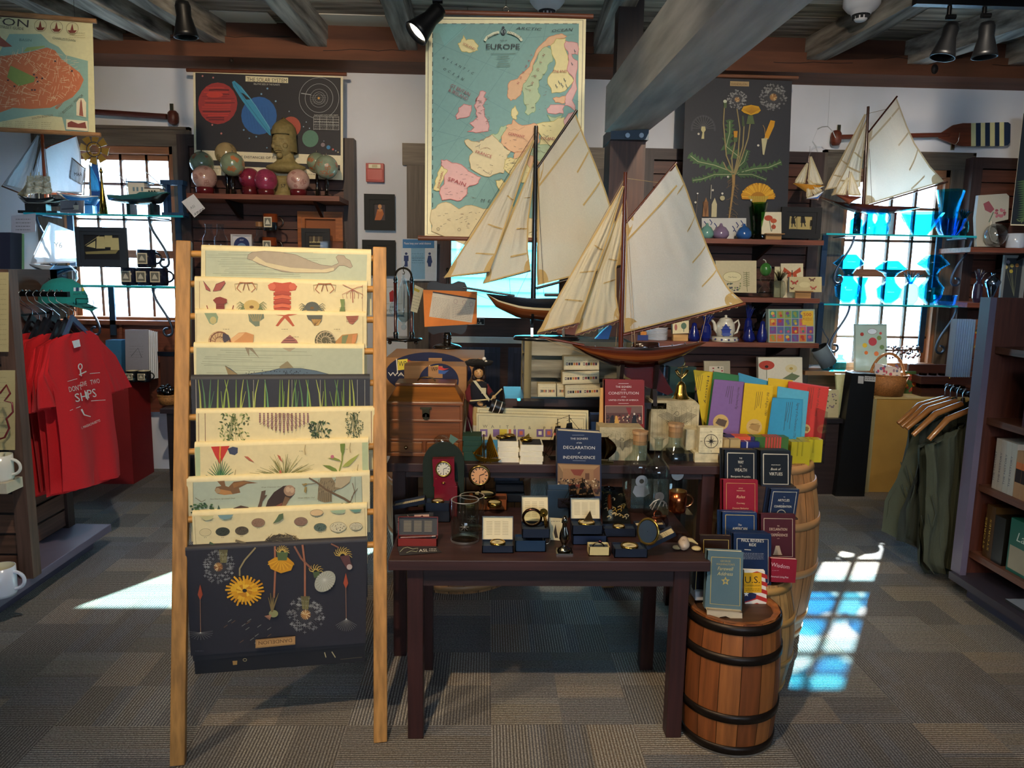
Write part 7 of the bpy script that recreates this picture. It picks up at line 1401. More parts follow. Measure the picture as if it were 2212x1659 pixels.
def decanter(x,y,prof,stop,label,Hn):
 c=atz(x,y,TZ);s=mpp(c);t=thing('decanter',label,'decanter',c);m=M('glass','#f0f6f6');m.lathe([(max(.001,r*s),z*s)for r,z in prof],c,n=36);m.lathe([(max(.001,(r-1.6)*s),z*s)for r,z in prof[1:]],c,n=36,col='#f6fafa');m.build('glass_body',t);
 if stop=='cork':m=M('woodz','#b0865c');m.cyl(c+V((0,0,(Hn-6)*s)),c+V((0,0,(Hn+17)*s)),15*s,20);m.cyl(c+V((0,0,(Hn+17)*s)),c+V((0,0,(Hn+23)*s)),17*s,20,'#c09a70');m.build('cork_stopper',t)
 else:m=M('glass','#ffffff');m.lathe([(.001,(Hn-14)*s),(8*s,(Hn-14)*s),(9*s,Hn*s),(19*s,(Hn+6)*s),(19*s,(Hn+12)*s),(.001,(Hn+14)*s)],c,n=10,sm=False);m.build('glass_stopper',t)
 m=M('frost','#b4b4b0');Yf=c.y-prof[3][0]*s-.001;return t,m,Yf,c,s
P1=[(0,0),(28,0),(32,5),(32,100),(29,112),(16,128),(15,134),(15,152),(17,156)]
t,m,Yf,c,s=decanter(1452,1084,P1,'cork','right glass decanter with cork stopper and etched diving helmet',150);m.lathe([(.001,0),(13*s,0)],V((c.x+0,Yf,c.z+70*s)),(0,1,0),20);m.build('etched_helmet',t)
t,m,Yf,c,s=decanter(1376,1100,[(a*1.05,b*.98)for a,b in P1],'cork','left glass decanter with cork stopper and etched diving helmet',150)
k=V((c.x,Yf,c.z+72*s));m.lathe([(5*s,0),(13*s,0)],k,(0,1,0),20);m.prism([k+V((x*s,0,z*s))for x,z in((-14,-10),(14,-10),(18,-26),(8,-34),(-10,-34),(-18,-24))],(0,1,0),.0004);m.build('etched_helmet',t)
t,m,Yf,c,s=decanter(1416,1113,[(0,0),(22,0),(27,4),(27,98),(24,110),(12,124),(9,130),(9,166),(12,170)],'glass','middle glass decanter with faceted glass stopper and etched octopus',168)
k=V((c.x,Yf,c.z+50*s));m.ball(k,10*s,12,sz=.9,ax=(0,1,0));m.v=[];m.f=[];m.c=[];m.m=[];m.s=[]
m.lathe([(.001,0),(10*s,0)],k,(0,1,0),18);[m.tube([k+V((0,0,-6*s)),k+V((14*s*cos(a),0,-14*s+6*s*sin(a))),k+V((20*s*cos(a+.5),0,-26*s+5*s*sin(a*3)))],1.6*s,5)for a in[i*pi/5 for i in range(6)]];m.build('etched_octopus',t)
c=atz(1462,1172,TZ);s=mpp(c);m=M('acrylic','#f0ece8');m.cbox(c+V((0,.045,0)),(66*s,.09,62*s));m.build('acrylic_block',label='clear acrylic riser block under the copper mug',cat='display block')
def mug(c,r,h,label,mt,col,hcol,ax=(0,0,1),hd=1,group=None,name='mug',inner='#d8cfae',badge=0,cc=None):
 t=thing(name,label,'mug',c,group);m=M(mt,col);m.lathe([(.001,0),(r*.92,0),(r,h*.1),(r,h*.5)],c,ax,26,cc[1]if cc else None);m.lathe([(r,h*.5),(r,h),(r*.94,h)],c,ax,26,cc[0]if cc else None);m.lathe([(r*.94,h),(r*.92,h*.15),(.001,h*.12)],c,ax,26,inner);m.build('cup',t)
 Q_=V((0,0,1)).rotation_difference(V(ax));m=M(mt,hcol);m.tube([c+Q_@V((hd*(r*.95+h*.34*sin(a)),0,h*.52-h*.3*cos(a)))for a in[pi*i/12 for i in range(13)]],h*.06,8);m.build('handle',t)
 if badge:m=M('paper','#d8cdb0');k=c+V((badge*r*.3,-r-.001,h*.5));w=r*.55;m.box(k-V((w,0,h*.3)),k+V((w,.004,h*.3)));m.box(k-V((w*.8,.0008,h*.24)),k+V((w*.8,0,h*.24)),'#6b6a60');m.poly([k+V((x*w,-.0012,z*h*.25))for x,z in((-.6,-.5),(.6,-.5),(.3,.2),(0,.7),(-.3,.3))],'#c9c4b0');m.build('badge',t)
 return t
mug(V((at(1462,1112,c.y+.04).x,c.y+.04,TZ+62*s)),19*s,46*s,'copper mug standing on the clear acrylic block','brass','#b8643c','#b8805c',inner='#d8c498')
mug(atz(1410,1130,TZ+.03),.022,.05,'copper mug lying on its side below the decanters','brass','#a85c40','#a85c40',ax=(.9,.3,.1),hd=-1)
# ================================================================== barrels and the books on them
ZB=at(1565,1352,2.11).z;barrel((.815,2.262,0),.158,.146,ZB,['#9a5c2c','#8a4c22','#a3663a','#7c431e','#8f5428'],(.02,.27,.71,.925),'small weathered oak barrel with dark iron hoops in front','#2c2420',n=15,rim=.012,hw=.028)
m=M('rock','#a3988a');m.lathe([(.147,.0),(.1495,.0),(.152,.035),(.149,.035)],(.815,2.262,0),n=40);m.build('barrel_foot_wear',label='pale worn chalky band round the foot of the small oak barrel',cat='worn band')
M2=(.985,2.56);Z2=at(1735,1235,2.56).z;barrel((M2[0]-.005,M2[1],0),.165,.13,Z2,['#a37c4c','#9c7444','#ab8452'],(.03,.3,.66,.93),'medium tan barrel between the oak barrel and the tall one','#a8824c',hm='semi',hw=.022,rim=.02,n=22)
B3=(1.165,3.02);Z3=at(1765,1000,2.87).z;barrel((B3[0],B3[1],0),.252,.20,Z3,['#ab7c50','#a3744a','#b48858'],(.02,.12,.40,.66,.86,.955),'tall tan barrel holding the coloured folders','#b08458',hm='semi',hw=.03,rim=.02,n=24)
m=M('woodx','#3a2820');z=at(1640,1215,2.6).z
for(a_,b_,Yr,yt,yb)in((1562,1712,2.69,985,1042),(1560,1720,2.62,1052,1112),(1560,1712,2.55,1120,1204)):
 p,q=at(a_,yb,Yr),at(b_,yt,Yr);m.box((p.x,Yr,z),(q.x,Yr+.012,q.z));m.box((p.x,Yr-.035,p.z-.006),(q.x,Yr,p.z))
m.build('book_rack',label='dark stepped wooden rack carrying the small history books',cat='rack')
GO,SV='#c9b064','#c9c4b4'
ORD=['second','third','fourth','fifth']
def sb(x0,y0,x1,y1,Y,col,label,txt,fr=SV,sk=.02,n=4,th=.012,tc='#dcd8c8',extra=None,fw=1.2,tilt=0):
 q=[(x0+tilt,y0),(x1+tilt,y0+sk*(x1-x0)),(x1,y1+sk*(x1-x0)),(x0,y1)]
 def art(A):
  w=x1-x0;L=lambda u,v:(x0+tilt*(1-v)+u*w,y0+v*(y1-y0)+sk*u*w)
  if fr:A.line([L(.12,.1),L(.92,.1),L(.92,.96),L(.12,.96),L(.12,.1)],fw,fr)
  for v,s_,h,it in txt:A.text(s_,*L(.52,v),h,tc,min(w*.7,len(s_)*h*.62),dy=sk,it=it)
  if extra:extra(A,L)
 for i in range(n):
  if i==0:book(q,Y,th,col,label,art,group=None)
  elif i==1:
   P=[at(x-3,y-1,Y+th+.001)for x,y in q]
   for k in range(n-1):m=M('semi',col);m.prism([p+V((-.0035*k,(th+.001)*k,0))for p in P],(0,1,0),th-.0015);m.build('book',label=ORD[k]+' copy behind the '+label,cat='book')
sb(1563,971,1634,1042,2.665,'#141a24','black book titled on the way to wealth',[(.28,'THE',3.4,0),(.42,'WAY',6.6,0),(.52,'TO',3,0),(.66,'WEALTH',7,0),(.84,'Benjamin Franklin',4,0)],n=3,fw=2)
sb(1641,973,1708,1048,2.655,'#161b22','black book of virtues with silver rope border',[(.42,'BENJAMIN FRANKLIN',1.8,0),(.56,'Book of',5,1),(.71,'VIRTUES',6.6,0)],n=4,fw=2.2)
sb(1560,1036,1637,1110,2.60,'#8c1a30','crimson book of rules of courtesy and decent behavior',[(.26,'GEORGE',2.4,0),(.33,"WASHINGTON'S",2.4,0),(.53,'Rules',6,1),(.70,'Courtesy',3.6,0),(.85,'Decent Behavior',3.8,0)],fr=GO,tc='#d8b890',n=2,fw=.8)
def seal(A,L):x,y=L(.5,.88);A.ring(x,y,9,8,1.6,'#a8a494',20)
sb(1655,1056,1718,1116,2.585,'#1b2a48','navy book on the articles of confederation',[(.30,'THE',2,0),(.44,'ARTICLES',5,0),(.54,'of',2,0),(.66,'CONFEDERATION',4.6,0)],extra=seal,n=5,tilt=9)
sb(1558,1106,1635,1166,2.53,'#1b3560','blue book on the American flag',[(.48,'The',4,1),(.64,'AMERICAN',6.4,0),(.80,'FLAG',6,0)],fr=GO,n=3)
def bell(A,L):x,y=L(.5,.82);A.poly([(x-9,y+8),(x-6,y-2),(x-4,y-10),(x+4,y-10),(x+6,y-2),(x+9,y+8)],'#b09a84');A.line([(x-10,y+9),(x+10,y+9)],2,'#b09a84')
sb(1641,1110,1718,1205,2.52,'#481c26','maroon book on the declaration of independence',[(.28,'THE',2.6,0),(.37,'DECLARATION',5.6,0),(.43,'of',2.4,0),(.50,'INDEPENDENCE',5.4,0),(.56,'with',2,1)],extra=bell,n=2,tc='#d0b8a0',fr='#c9b8a0')
def bmid(A,L):A.line([(1608,1187),(1622,1188)],1.4,SV);A.scrib(1594,1193,1650,1208,5,'#a8acb4',.7,.02)
sb(1582,1152,1666,1262,2.44,'#15294c',"navy book on Paul Revere's ride",[(.16,"PAUL REVERE'S",6,0),(.24,'RIDE',6,0)],extra=bmid,n=4,sk=.03)
book([(1664,1206),(1722,1209),(1718,1259),(1664,1257)],2.42,.015,'#8a1a30','low crimson wisdom quotations book',lambda A:(A.text('Wisdom',1685,1226,8.5,'#d0b8bc',40,dy=.16),A.scrib(1668,1231,1682,1234,1,'#b07c84',1),A.text("America's Living Past",1684,1248,4,'#d8c8c8',38,dy=.06)))
def usf(A):
 for i in range(6):y=1240+i*17;A.poly([(1609,y+2),(1635,y-6),(1657,y+2),(1658,y+11),(1635,y+3),(1609,y+11)],'#b8302c')
 A.poly([(1608,1275),(1634,1283),(1632,1292),(1608,1300)],'#1c2850');A.poly([(1612+6*sin(i*pi/5)*(1 if i%2==0 else .45),1283-6*cos(i*pi/5)*(1 if i%2==0 else .45))for i in range(10)],'#e8e4dc')
 A.rect(1607,1237,1645,1280,'#e0a81c');A.text('U.S.',1625,1259,14,'#1c1c24',32);A.text('Constitution',1625,1266,4,'#2c2824',34);A.scrib(1610,1270,1642,1277,2,'#6b4c14',.9)
book([(1606,1231),(1652,1233),(1659,1337),(1608,1328)],2.29,.012,'#e6ddd0','paperback U.S. Constitution with a flag cover on the small barrel',usf)
def fare(A):
 A.line([(1537,1203),(1599,1206),(1598,1309),(1534,1304),(1537,1203)],1.6,GO);A.text('GEORGE',1567,1214,4,GO,22,dy=.04);A.text("WASHINGTON'S",1567,1221,4,GO,40,dy=.04);A.text('Farewell',1567,1232,7.5,'#d8c684',34,dy=.04,it=1);A.text('Address',1566,1243,7.5,'#d8c684',34,dy=.04,it=1)
 A.poly([(1567+10*sin(i*pi/5)*(1 if i%2==0 else .45),1255-10*cos(i*pi/5)*(1 if i%2==0 else .45))for i in range(10)],GO);A.ell(1567,1255,3,3.4,'#6f8488',n=10)
book([(1527,1189),(1606,1193),(1602,1323),(1522,1314)],2.20,.02,'#5f7880',"slate blue book of Washington's farewell address on a stand",fare)
Y=2.185;m=M('paper','#cdbda0');q=[at(x,y,Y)for x,y in((1527,1316),(1603,1322),(1604,1346),(1600,1348),(1590,1347),(1583,1338),(1568,1331),(1555,1333),(1548,1341),(1532,1342),(1528,1336))];m.prism(q,(0,1,0),.006);a,b=q[0],q[1];m.hexa([a,b,b+V((0,.05,0)),a+V((0,.05,0)),a-V((0,0,.004)),b-V((0,0,.004)),b+V((0,.05,-.004)),a+V((0,.05,-.004))]);m.build('book_stand',label='pale wooden stand with cut out arch under the farewell book',cat='book stand')
sb(1512,1156,1579,1250,2.36,'#2c1a14','dark brown leather book behind the farewell address',[(.42,'Gettysburg',5,1)],fr=GO,n=1)
m=M('semi','#10182a');a,b=at(1499,1276,2.30),at(1524,1222,2.30);m.box((a.x,2.3,a.z),(b.x,2.33,b.z));m.box((a.x+.004,2.3-.001,a.z+.004),(a.x+.006,2.3,b.z),GO);m.build('book',label='black book with gold edge lines at the left of the farewell book',cat='book')
m=M('semi','#c9cdd4');a,b=at(1500,1298,2.29),at(1521,1276,2.29);m.box((a.x,2.285,ZB),(b.x,2.345,b.z));m.build('book_stand',label='small white plastic stand on the oak barrel',cat='book stand',bev=.004)
def folder(q,Y,col,label,txt=None,disc=None,n=4,th=.004,tc='#3a3428'):
 m=M('paper',col);P=[at(x,y,Y)for x,y in q]
 for k in range(1,n):f=M('paper',col);f.prism([p+V((.0035*k,.006*k,0))for p in P],(0,1,0),th);f.build('folder',label=ORD[k-1]+' copy behind the '+label,cat='folder')
 m.prism(P,(0,1,0),th)
 A=Art(m,(0,Y,0),(0,-1,0))
 if txt:x,y,s_,L=txt;A.text(s_,x,y,5,tc,L,'l',dx=.12 if 0 else-.12,dy=1);A.k+=1;rn=random.Random(int(x));[A.line([(x-10-j*4-.12*0,y-2),(x-10-j*4-L*.8*.12,y+L*rn.uniform(.4,.8))],.8,tc)for j in range(4)]
 if disc:x,y,r,c2_=disc;A.ell(x,y,r,r,'#c9a868');A.poly([(x-r*.7,y+r*.1),(x-r*.3,y-r*.5),(x+r*.8,y-r*.2),(x+r*.5,y+r*.6),(x-r*.2,y+r*.4)],c2_);A.line([(x-r*.6,y-r*.3),(x+r*.6,y-r*.4)],.8,'#5c4828')
 m.build('folder',label=label,cat='folder',group=None)
folder([(1498,800),(1541,805),(1530,945),(1520,935)],3.10,'#c9ac14','leftmost yellow folder behind the green one',(1528,812,'History',60))
folder([(1541,804),(1594,812),(1590,960),(1524,935)],3.08,'#2f7444','green folder behind the purple one')
folder([(1595,806),(1664,826),(1660,960),(1590,950)],3.12,'#3a8cb0','rear blue folder behind the yellow and purple ones',n=3)
folder([(1660,817),(1712,822),(1705,960),(1655,950)],3.10,'#c9a818','rear yellow folder left of the red one',n=2)
folder([(1703,825),(1790,838),(1772,952),(1700,945)],3.05,'#b8322c','red folder at the right end of the holder',(1768,838,'Articles of the Treaty',62),(1740,926,10,'#8a6a3c'),n=5)
folder([(1543,820),(1607,826),(1598,945),(1529,925)],3.03,'#7c5c94','purple folder with a round window',(1594,836,'History of Famous American Flags',48),(1557,912,17,'#5c4a3c'),n=3)
folder([(1609,828),(1670,834),(1658,955),(1598,940)],3.01,'#d0ac14','front yellow folder on the bill of rights',(1657,848,'Bill of Rights 1789',50),(1629,922,17,'#a8844c'),n=3)
folder([(1680,836),(1746,847),(1736,952),(1672,950)],2.99,'#4c9cb8','middle blue folder between yellow and red',n=4)
folder([(1669,860),(1733,864),(1727,960),(1657,945)],2.965,'#2f8cb4','front bright blue folder on signing the declaration',(1722,870,'Signing of the Declaration 1776',76),n=4)
m=M('acrylic','#eef2f4');a,b=at(1520,960,2.94),at(1783,960,2.94);z0,z1=Z3-.02,at(1783,890,2.94).z;m.box((b.x-.004,2.94,z0),(b.x,3.12,z1));m.box((a.x+.09,2.94,z0),(b.x,2.944,z0+.05));m.build('acrylic_holder',label='clear acrylic holder round the coloured folders',cat='holder')
def packet(x0,y0,x1,y1,Y,col,label,st,n=5,dz=0,mt='semi'):
 a,b=at(x0,y1,Y),at(x1,y0,Y);m=M(mt,col);m.box((a.x,Y,a.z-dz),(b.x,Y+.05,b.z))
 for i in range(n):X=a.x+(b.x-a.x)*(.3+.5*i/n);m.box((X,Y-.002,a.z),(X+(b.x-a.x)*.06,Y+.052,b.z+.001),st);
 m.build('packet',label=label,cat='packet')
packet(1566,944,1634,958,2.80,'#2c2a5c','packet of orange crayons behind the books','#e0583c',10,.09)
packet(1630,945,1704,975,2.79,'#3c6430','green packets with red striped ends behind the books','#b0443c',6,.09)
packet(1708,955,1752,985,2.86,'#a39a1c','olive yellow packet with a blue picture in the barrel top','#8c8618',2,.04);packet(1728,950,1778,978,2.92,'#a8a020','olive yellow packet at the right in the barrel top','#8c8618',2,.04)
packet(1564,950,1600,968,2.76,'#b09868','small tan label box behind the way to wealth book','#6b5c3c',1,.1);packet(1600,955,1641,970,2.765,'#222a6c','deep blue lettered packet behind the black books','#d0d0dc',1,.1)
# ================================================================== things on the shelves
def turn(x,y,h,prof,label,mt,col,name='vase',cat='vase',Y=5.08,z=None,extra=None,group=None,n=24,sm=True):
 c=at(x,y,Y);c.z=z if z is not None else c.z;s=mpp(c);prof=[(max(.001,r*s),f*h*s)for r,f in prof]
 if not extra:m=M(mt,col);m.lathe(prof,c,n=n,sm=sm);return m.build(name,label=label,cat=cat,group=group)
 t=thing(name,label,cat,c,group);m=M(mt,col);m.lathe(prof,c,n=n,sm=sm);m.build('body',t);extra(t,c,s);return t
def globe(x,y,r,col,spots,Y,label,low=0):
 c=at(x,y,Y);s=mpp(c);R_=r*s;t=thing('globe',label,'globe',V((c.x,Y,G1)),'small tabletop globes')
 m=M('gloss','#17120f');h=c.z-R_-G1;m.lathe([(.001,0),(R_*.7,0),(R_*.7,.006),(R_*.2,.012),(R_*.13,max(.02,h*.5)),(R_*.2,max(.02,h*.6)),(R_*.1,max(.021,h)),(R_*.35,max(.022,h+.006))]if not low else[(.001,0),(R_*.7,0),(R_*.75,h+.012),(R_*.6,h+.02)],(c.x,Y,G1),n=20,col='#5c1a20' if low else None);m.build('stand',t)
 m=M('globe',col);m.ball(c,R_,32);rn=random.Random(int(x));
 for k in range(7):
  a,b=rn.uniform(pi,2*pi),rn.uniform(-.8,.8);d=V((cos(a)*cos(b),sin(a)*cos(b),sin(b)));u=d.cross(V((0,0,1))).normalized();w=d.cross(u);q=rn.uniform(.18,.42)
  P=[(d+u*q*rn.uniform(.5,1.1)*cos(j*pi/5)+w*q*rn.uniform(.5,1.1)*sin(j*pi/5)).normalized()*R_*1.004+c for j in range(10)];m.add([d*R_*1.006+c]+P,[(0,j+1,(j+1)%10+1)for j in range(10)],spots)
 if not low:m.cyl(c+V((0,0,R_)),c+V((0,0,R_+.012)),.004,8,'#3a2c1c')
 m.build('globe_ball',t)
for a in((684,351,21,'#8c9a80','#c07048',5.3,'green globe standing behind at the right of the bust',0),(436,353,25,'#8c9a80','#a8785c',5.3,'leftmost green globe, behind the pink one',0),(489,332,24,'#b09a70','#8c7c58',5.33,'tan globe standing highest at the back',0),(502,355,25.5,'#8a987c','#c07850',5.17,'green globe with orange land in front of the tan one',0),(539.5,386,23,'#8c2c44','#742238',5.24,'dark crimson globe, half hidden',1),(574.6,390,24.5,'#a03c5c','#8c3450',5.13,'bright crimson globe just left of the bust plinth',1),(441.7,384,26,'#c09a90','#a87c74',5.13,'pink moon globe at the left end of the shelf',1),(644,390.5,24.5,'#cca498','#b08078',5.12,'pink moon globe just right of the bust plinth',1),(705,361,25,'#8c9a84','#b07c60',5.14,'rightmost pale green globe',0)):globe(*a)
Y=5.24;c=at(614,418,Y);s=mpp(c);t=thing('stone_bust','ochre plaster bust of a stern man in a pointed cap','bust',V((c.x,Y,G1)));F=lambda x,y,o=0:at(x,y,Y)+V((0,o*s,0))
m=M('rock','#938252');m.lathe([(.001,0),(27*s,0),(27*s,5*s),(22*s,9*s),(19*s,14*s),(19*s,30*s),(24*s,36*s),(20*s,44*s),(.001,45*s)],V((c.x,Y,G1)),n=28);b=F(617,404,-20);m.text('57',b+V((0,-.001,-.01)),(1,0,0),(0,0,1),h=.022,col='#2c2418',mat='matte');m.build('plinth',t)
m=M('rock','#938252');sc=Matrix.Diagonal((1.25,.7,1,1));b=F(618,372);m.T=Matrix.Translation(b)@sc;m.lathe([(.001,0),(16*s,-1*s),(34*s,7*s),(33*s,12*s),(23*s,17*s),(16*s,23*s),(14*s,32*s),(13*s,52*s)],n=32);m.T=None;m.build('shoulders',t)
m=M('rock','#98875a');m.T=Matrix.Translation(F(612,310))@Matrix.Rotation(-.25,4,'Z')@Matrix.Diagonal((.97,1,1.26,1));m.ball((0,0,0),24*s,28);m.T=Matrix.Translation(F(612,310))@Matrix.Rotation(-.25,4,'Z')
f=lambda x,y,z:V((x*s,y*s,z*s))
m.add([f(-6,-21,-9),f(6,-21,-9),f(0,-34,-7),f(-2.5,-24,10),f(2.5,-24,10),f(0,-27,9)],[(0,1,2),(0,2,5,3),(1,4,5,2)],None,None,True);m.tube([f(-16,-16,5),f(-9,-22.5,8),f(-2,-22.5,6)],[1*s,2.6*s,1.6*s],8);m.tube([f(16,-16,5),f(9,-22.5,8),f(2,-22.5,6)],[1*s,2.6*s,1.6*s],8);m.ball(f(-13,-16,-7),6*s,12);m.ball(f(13,-16,-7),6*s,12)
for x in(-9,9):m.ball(f(x,-20.5,1),3*s,12);m.tube([f(x*.6,-23,-8),f(x*1.2,-19,-18)],1.2*s,6);m.ball(f(x*2.1,2,0),5*s,10,sz=1.5)
m.tube([f(-8,-20.5,-17),f(0,-23,-15),f(8,-20.5,-17)],1.8*s,8);m.tube([f(-6,-20.5,-20),f(0,-22,-20),f(6,-20.5,-20)],1.9*s,8);m.ball(f(0,-17,-27),6.5*s,14,'#98875a');m.tube([f(-7,-21.6,-18.4),f(0,-23.6,-17.6),f(7,-21.6,-18.4)],.6*s,6,'#4c4228');m.T=None;m.build('head',t)
m=M('rock','#8a7a4c');m.T=Matrix.Translation(F(614,303))@Matrix.Rotation(-.25,4,'Z');m.lathe([(27*s,-26*s),(26.5*s,-10*s),(25*s,10*s),(25.5*s,14*s),(24*s,18*s),(21*s,28*s),(8*s,41*s),(.001,47*s)],n=28,a0=-.2*pi,a1=1.2*pi);m.lathe([(25.5*s,10*s),(26.5*s,14*s),(25*s,19*s),(24*s,26*s),(18*s,34*s),(8*s,41*s),(.001,45*s)],n=28);m.T=None;m.build('cap',t)
m=M('paper','#d8d8dc');q=[at(x,y,5.02)for x,y in((392,436),(418,419),(443,450),(420,470))];m.prism(q,(0,1,0),.001);A=Art(m,(0,5.02,0),(0,-1,0));A.text('ASI',417,450,6,'#7c8088',dy=-.6);A.scrib(420,460,440,466,2,'#4c5058',1.4,-.6);m.build('price_tag',label='white price tag hanging from the left end of the globes shelf',cat='tag')
for i,x in enumerate((453,478)):turn(x,548,62,[(0,0),(12,0),(14,.05),(14,.5),(8,.68),(7,.95),(8,1)],('left','right')[i]+' clear glass flask on the shelf behind the ladder','glass','#e8f0f4','glass_flask','flask',5.15,G2,group=None)
turn(562,548,66,[(0,0),(13,0),(14,.04),(14,.45),(7,.6),(7,.95)],'clear glass bottle with cork beside the brown mugs','glass','#e8f0f4','glass_flask','flask',5.15,G2,lambda t,c,s:(lambda m:(m.cyl(c+V((0,0,58*s)),c+V((0,0,68*s)),8*s,14),m.build('cork',t)))(M('woodz','#8c6238')))
Y=5.22
framed([(500,506),(545,508),(545,549),(500,549)],5.25,'white card with a blue oval emblem behind the ladder top',lambda A:(A.ell(522,530,17,18,'#1f3064'),A.ell(522,534,10,9,'#6c8cb4'),A.text('ANY',522,520,3,'#d8dce8')),fr='#d8d8dc',w=.01,name='emblem_card',cat='card',back='#d4d4d8')
for x,y,lb in((583,531,'lower brown and black glazed mug with a square badge'),(585,498,'upper brown and black glazed mug stacked on the lower one')):
 c=at(x,y+14 if y>510 else y,5.15);c.z=G2 if y>510 else at(x,499,5.15).z;mug(c,.048,.112,lb,'gloss','#15181c','#2a1c18',badge=-.35,group='brown glazed mugs',cc=('#7c3a1c','#15191e'))
framed([(645,457),(742,462),(742,549),(645,549)],5.36,'orange-brown wooden tray leaning against the slatted panel',None,fr='#a8602c',w=.05,name='serving_tray',cat='tray',back='#94501f',mt='woodxg',t_=.04)
def tall(A):A.poly([(668,530),(700,530),(704,524),(664,524)],'#2c2418');[A.poly([(x-5,506),(x+5,506),(x+4,522),(x-5,522)],'#4c4030')for x in(673,684,694)];[A.line([(x,502),(x,526)],.9,'#1c1814')for x in(673,684,694)]
framed([(652,493),(713,495),(713,549),(652,549)],5.24,'black framed tall ship print before the wooden tray',tall,fr='#14161a',w=.05,back='#c0b078')
m=M('film','#f0f0f0');a,b=at(692,549,5.08),at(743,521,5.08);m.box((a.x,5.08,G2),(b.x,5.2,b.z));m.build('clear_case',label='small clear plastic case at the end of the mug shelf',cat='case')
def card(x0,y0,x1,y1,Y,z,col,label,art=None,name='card',cat='card',th=.01,sk=0,mt='paper',side=None):
 q=[at(x0,y0,Y),at(x1,y0+sk*(x1-x0),Y),at(x1,y1+sk*(x1-x0),Y),at(x0,y1,Y)];m=M(mt,col)
 if z is not None:q[2].z=q[3].z=z
 m.prism(q,(0,1,0),th,side=side);A=Art(m,(0,Y,0),(0,-1,0))
 if art:art(A)
 return m.build(name,label=label,cat=cat)
card(1516,471,1612,516,5.14,R1,'#d4d2cc','white porcelain dish with blue sprigs at the back of the shelf',lambda A:[A.line([(x,y),(x+5,y+7),(x+2,y+12)],2,'#3c4478')for x,y in((1521,478),(1533,474),(1543,482),(1535,492),(1582,488),(1590,480),(1600,476),(1598,492),(1587,497))],'porcelain_dish','dish',mt='gloss')
for x,c_,lb,r in((1526,'#6fa096','sea green glass apple',15),(1556,'#84708c','lilac glass apple',18),(1606,'#2f5c9c','blue glass bird',17)):turn(x,515,30,[(0,0),(r*.7,0),(r,.25),(r*.95,.5),(r*.6,.8),(r*.25,.9),(2,1.1)],lb+' on the silhouette picture shelf','gloss',c_,'glass_ornament','ornament',5.05,R1)
turn(1636,515,78,[(0,0),(11,0),(12,.06),(9,.15),(12,.5),(17,.95),(18,1),(16,1),(13,.6),(0,.1)],'dark green faceted glass vase before the dandelion chart','cyan','#a4c890','vase','vase',5.07,R1,n=12,sm=False)
card(1645,458,1688,506,5.04,None,'#e4d8b8','cream card printed with red poppies',lambda A:(A.ell(1660,471,9,6,'#b8482c'),A.ell(1671,477,7,5,'#c0562f'),A.ell(1671,490,5,5,'#b8482c'),A.line([(1662,476),(1666,500)],1.4,'#4c5c44'),A.line([(1671,482),(1667,500)],1,'#4c5c44')),'poppy_card',th=.008)
m=M('woodx','#b88a54');a,b=at(1652,504,5.03),at(1691,517,5.03);m.box((a.x,5.0,a.z-.006),(b.x,5.06,a.z));m.box((a.x+.01,5.03,R1),(b.x-.01,5.05,a.z));m.build('card_stand',label='pale wooden stand under the poppy card',cat='stand')
def sil(A):
 K='#17140f'
 for x,y,s_ in((1713,478,.85),(1734,476,.95),(1752,485,.62)):A.ell(x,y-12*s_,3.6*s_,3.8*s_,K);A.poly([(x-4*s_,y-9*s_),(x+4*s_,y-9*s_),(x+7*s_,y+6*s_),(x-5*s_,y+6*s_)],K);A.line([(x-2*s_,y+5*s_),(x-3*s_,y+15*s_)],2.4*s_,K);A.line([(x+3*s_,y+5*s_),(x+6*s_,y+14*s_)],2.4*s_,K)
 A.line([(1717,472),(1722,466)],2,K);A.line([(1721,466),(1721,494)],.8,K);A.line([(1705,494),(1760,498)],.7,'#5c5034')
framed([(1687,447),(1774,450),(1774,516),(1687,516)],5.07,'black framed silhouette picture of three children',sil,fr='#16171a',w=.06,back='#b8a468')
card(1546,563,1634,634,5.09,R2+.03,'#cdc09a','boxed fern note cards in clear wrap',lambda A:(A.ell(1582,598,20,11,'#e0d6a8'),A.ring(1582,598,20,11,.8,'#8a7c50'),A.text('The Ferns',1582,600,3,'#5c5034',18),[A.line([(1612,590+i*4),(1605,588+i*4)],1,'#5c6434')for i in range(8)],[A.line([(1612,590+i*4),(1619,588+i*4)],1,'#5c6434')for i in range(8)],A.line([(1612,587),(1614,630)],1,'#5c6434'),dots(A,1568,1602,612,628,24,['#5c6c4c','#4c4c5c','#7c8c5c'],3)),'note_card_box','box',.03)
turn(1650,643,52,[(0,0),(5,0),(13,.1),(12,.35),(4,.5),(4,.62),(10,.64),(12,.8),(8,.97),(1,1)],'green speckled egg candle on a clear glass holder','glass','#eef4f0','candle_holder','candle',5.06,R2,lambda t,c,s:(lambda m:(m.ball(c+V((0,0,60*s)),12.5*s,16,sz=1.15),m.tube([c+V((0,0,74*s)),c+V((-2*s,0,79*s)),c+V((-7*s,0,81*s))],1*s,6,'#e0dcd0'),m.build('candle',t)))(M('gloss','#3f7838')))
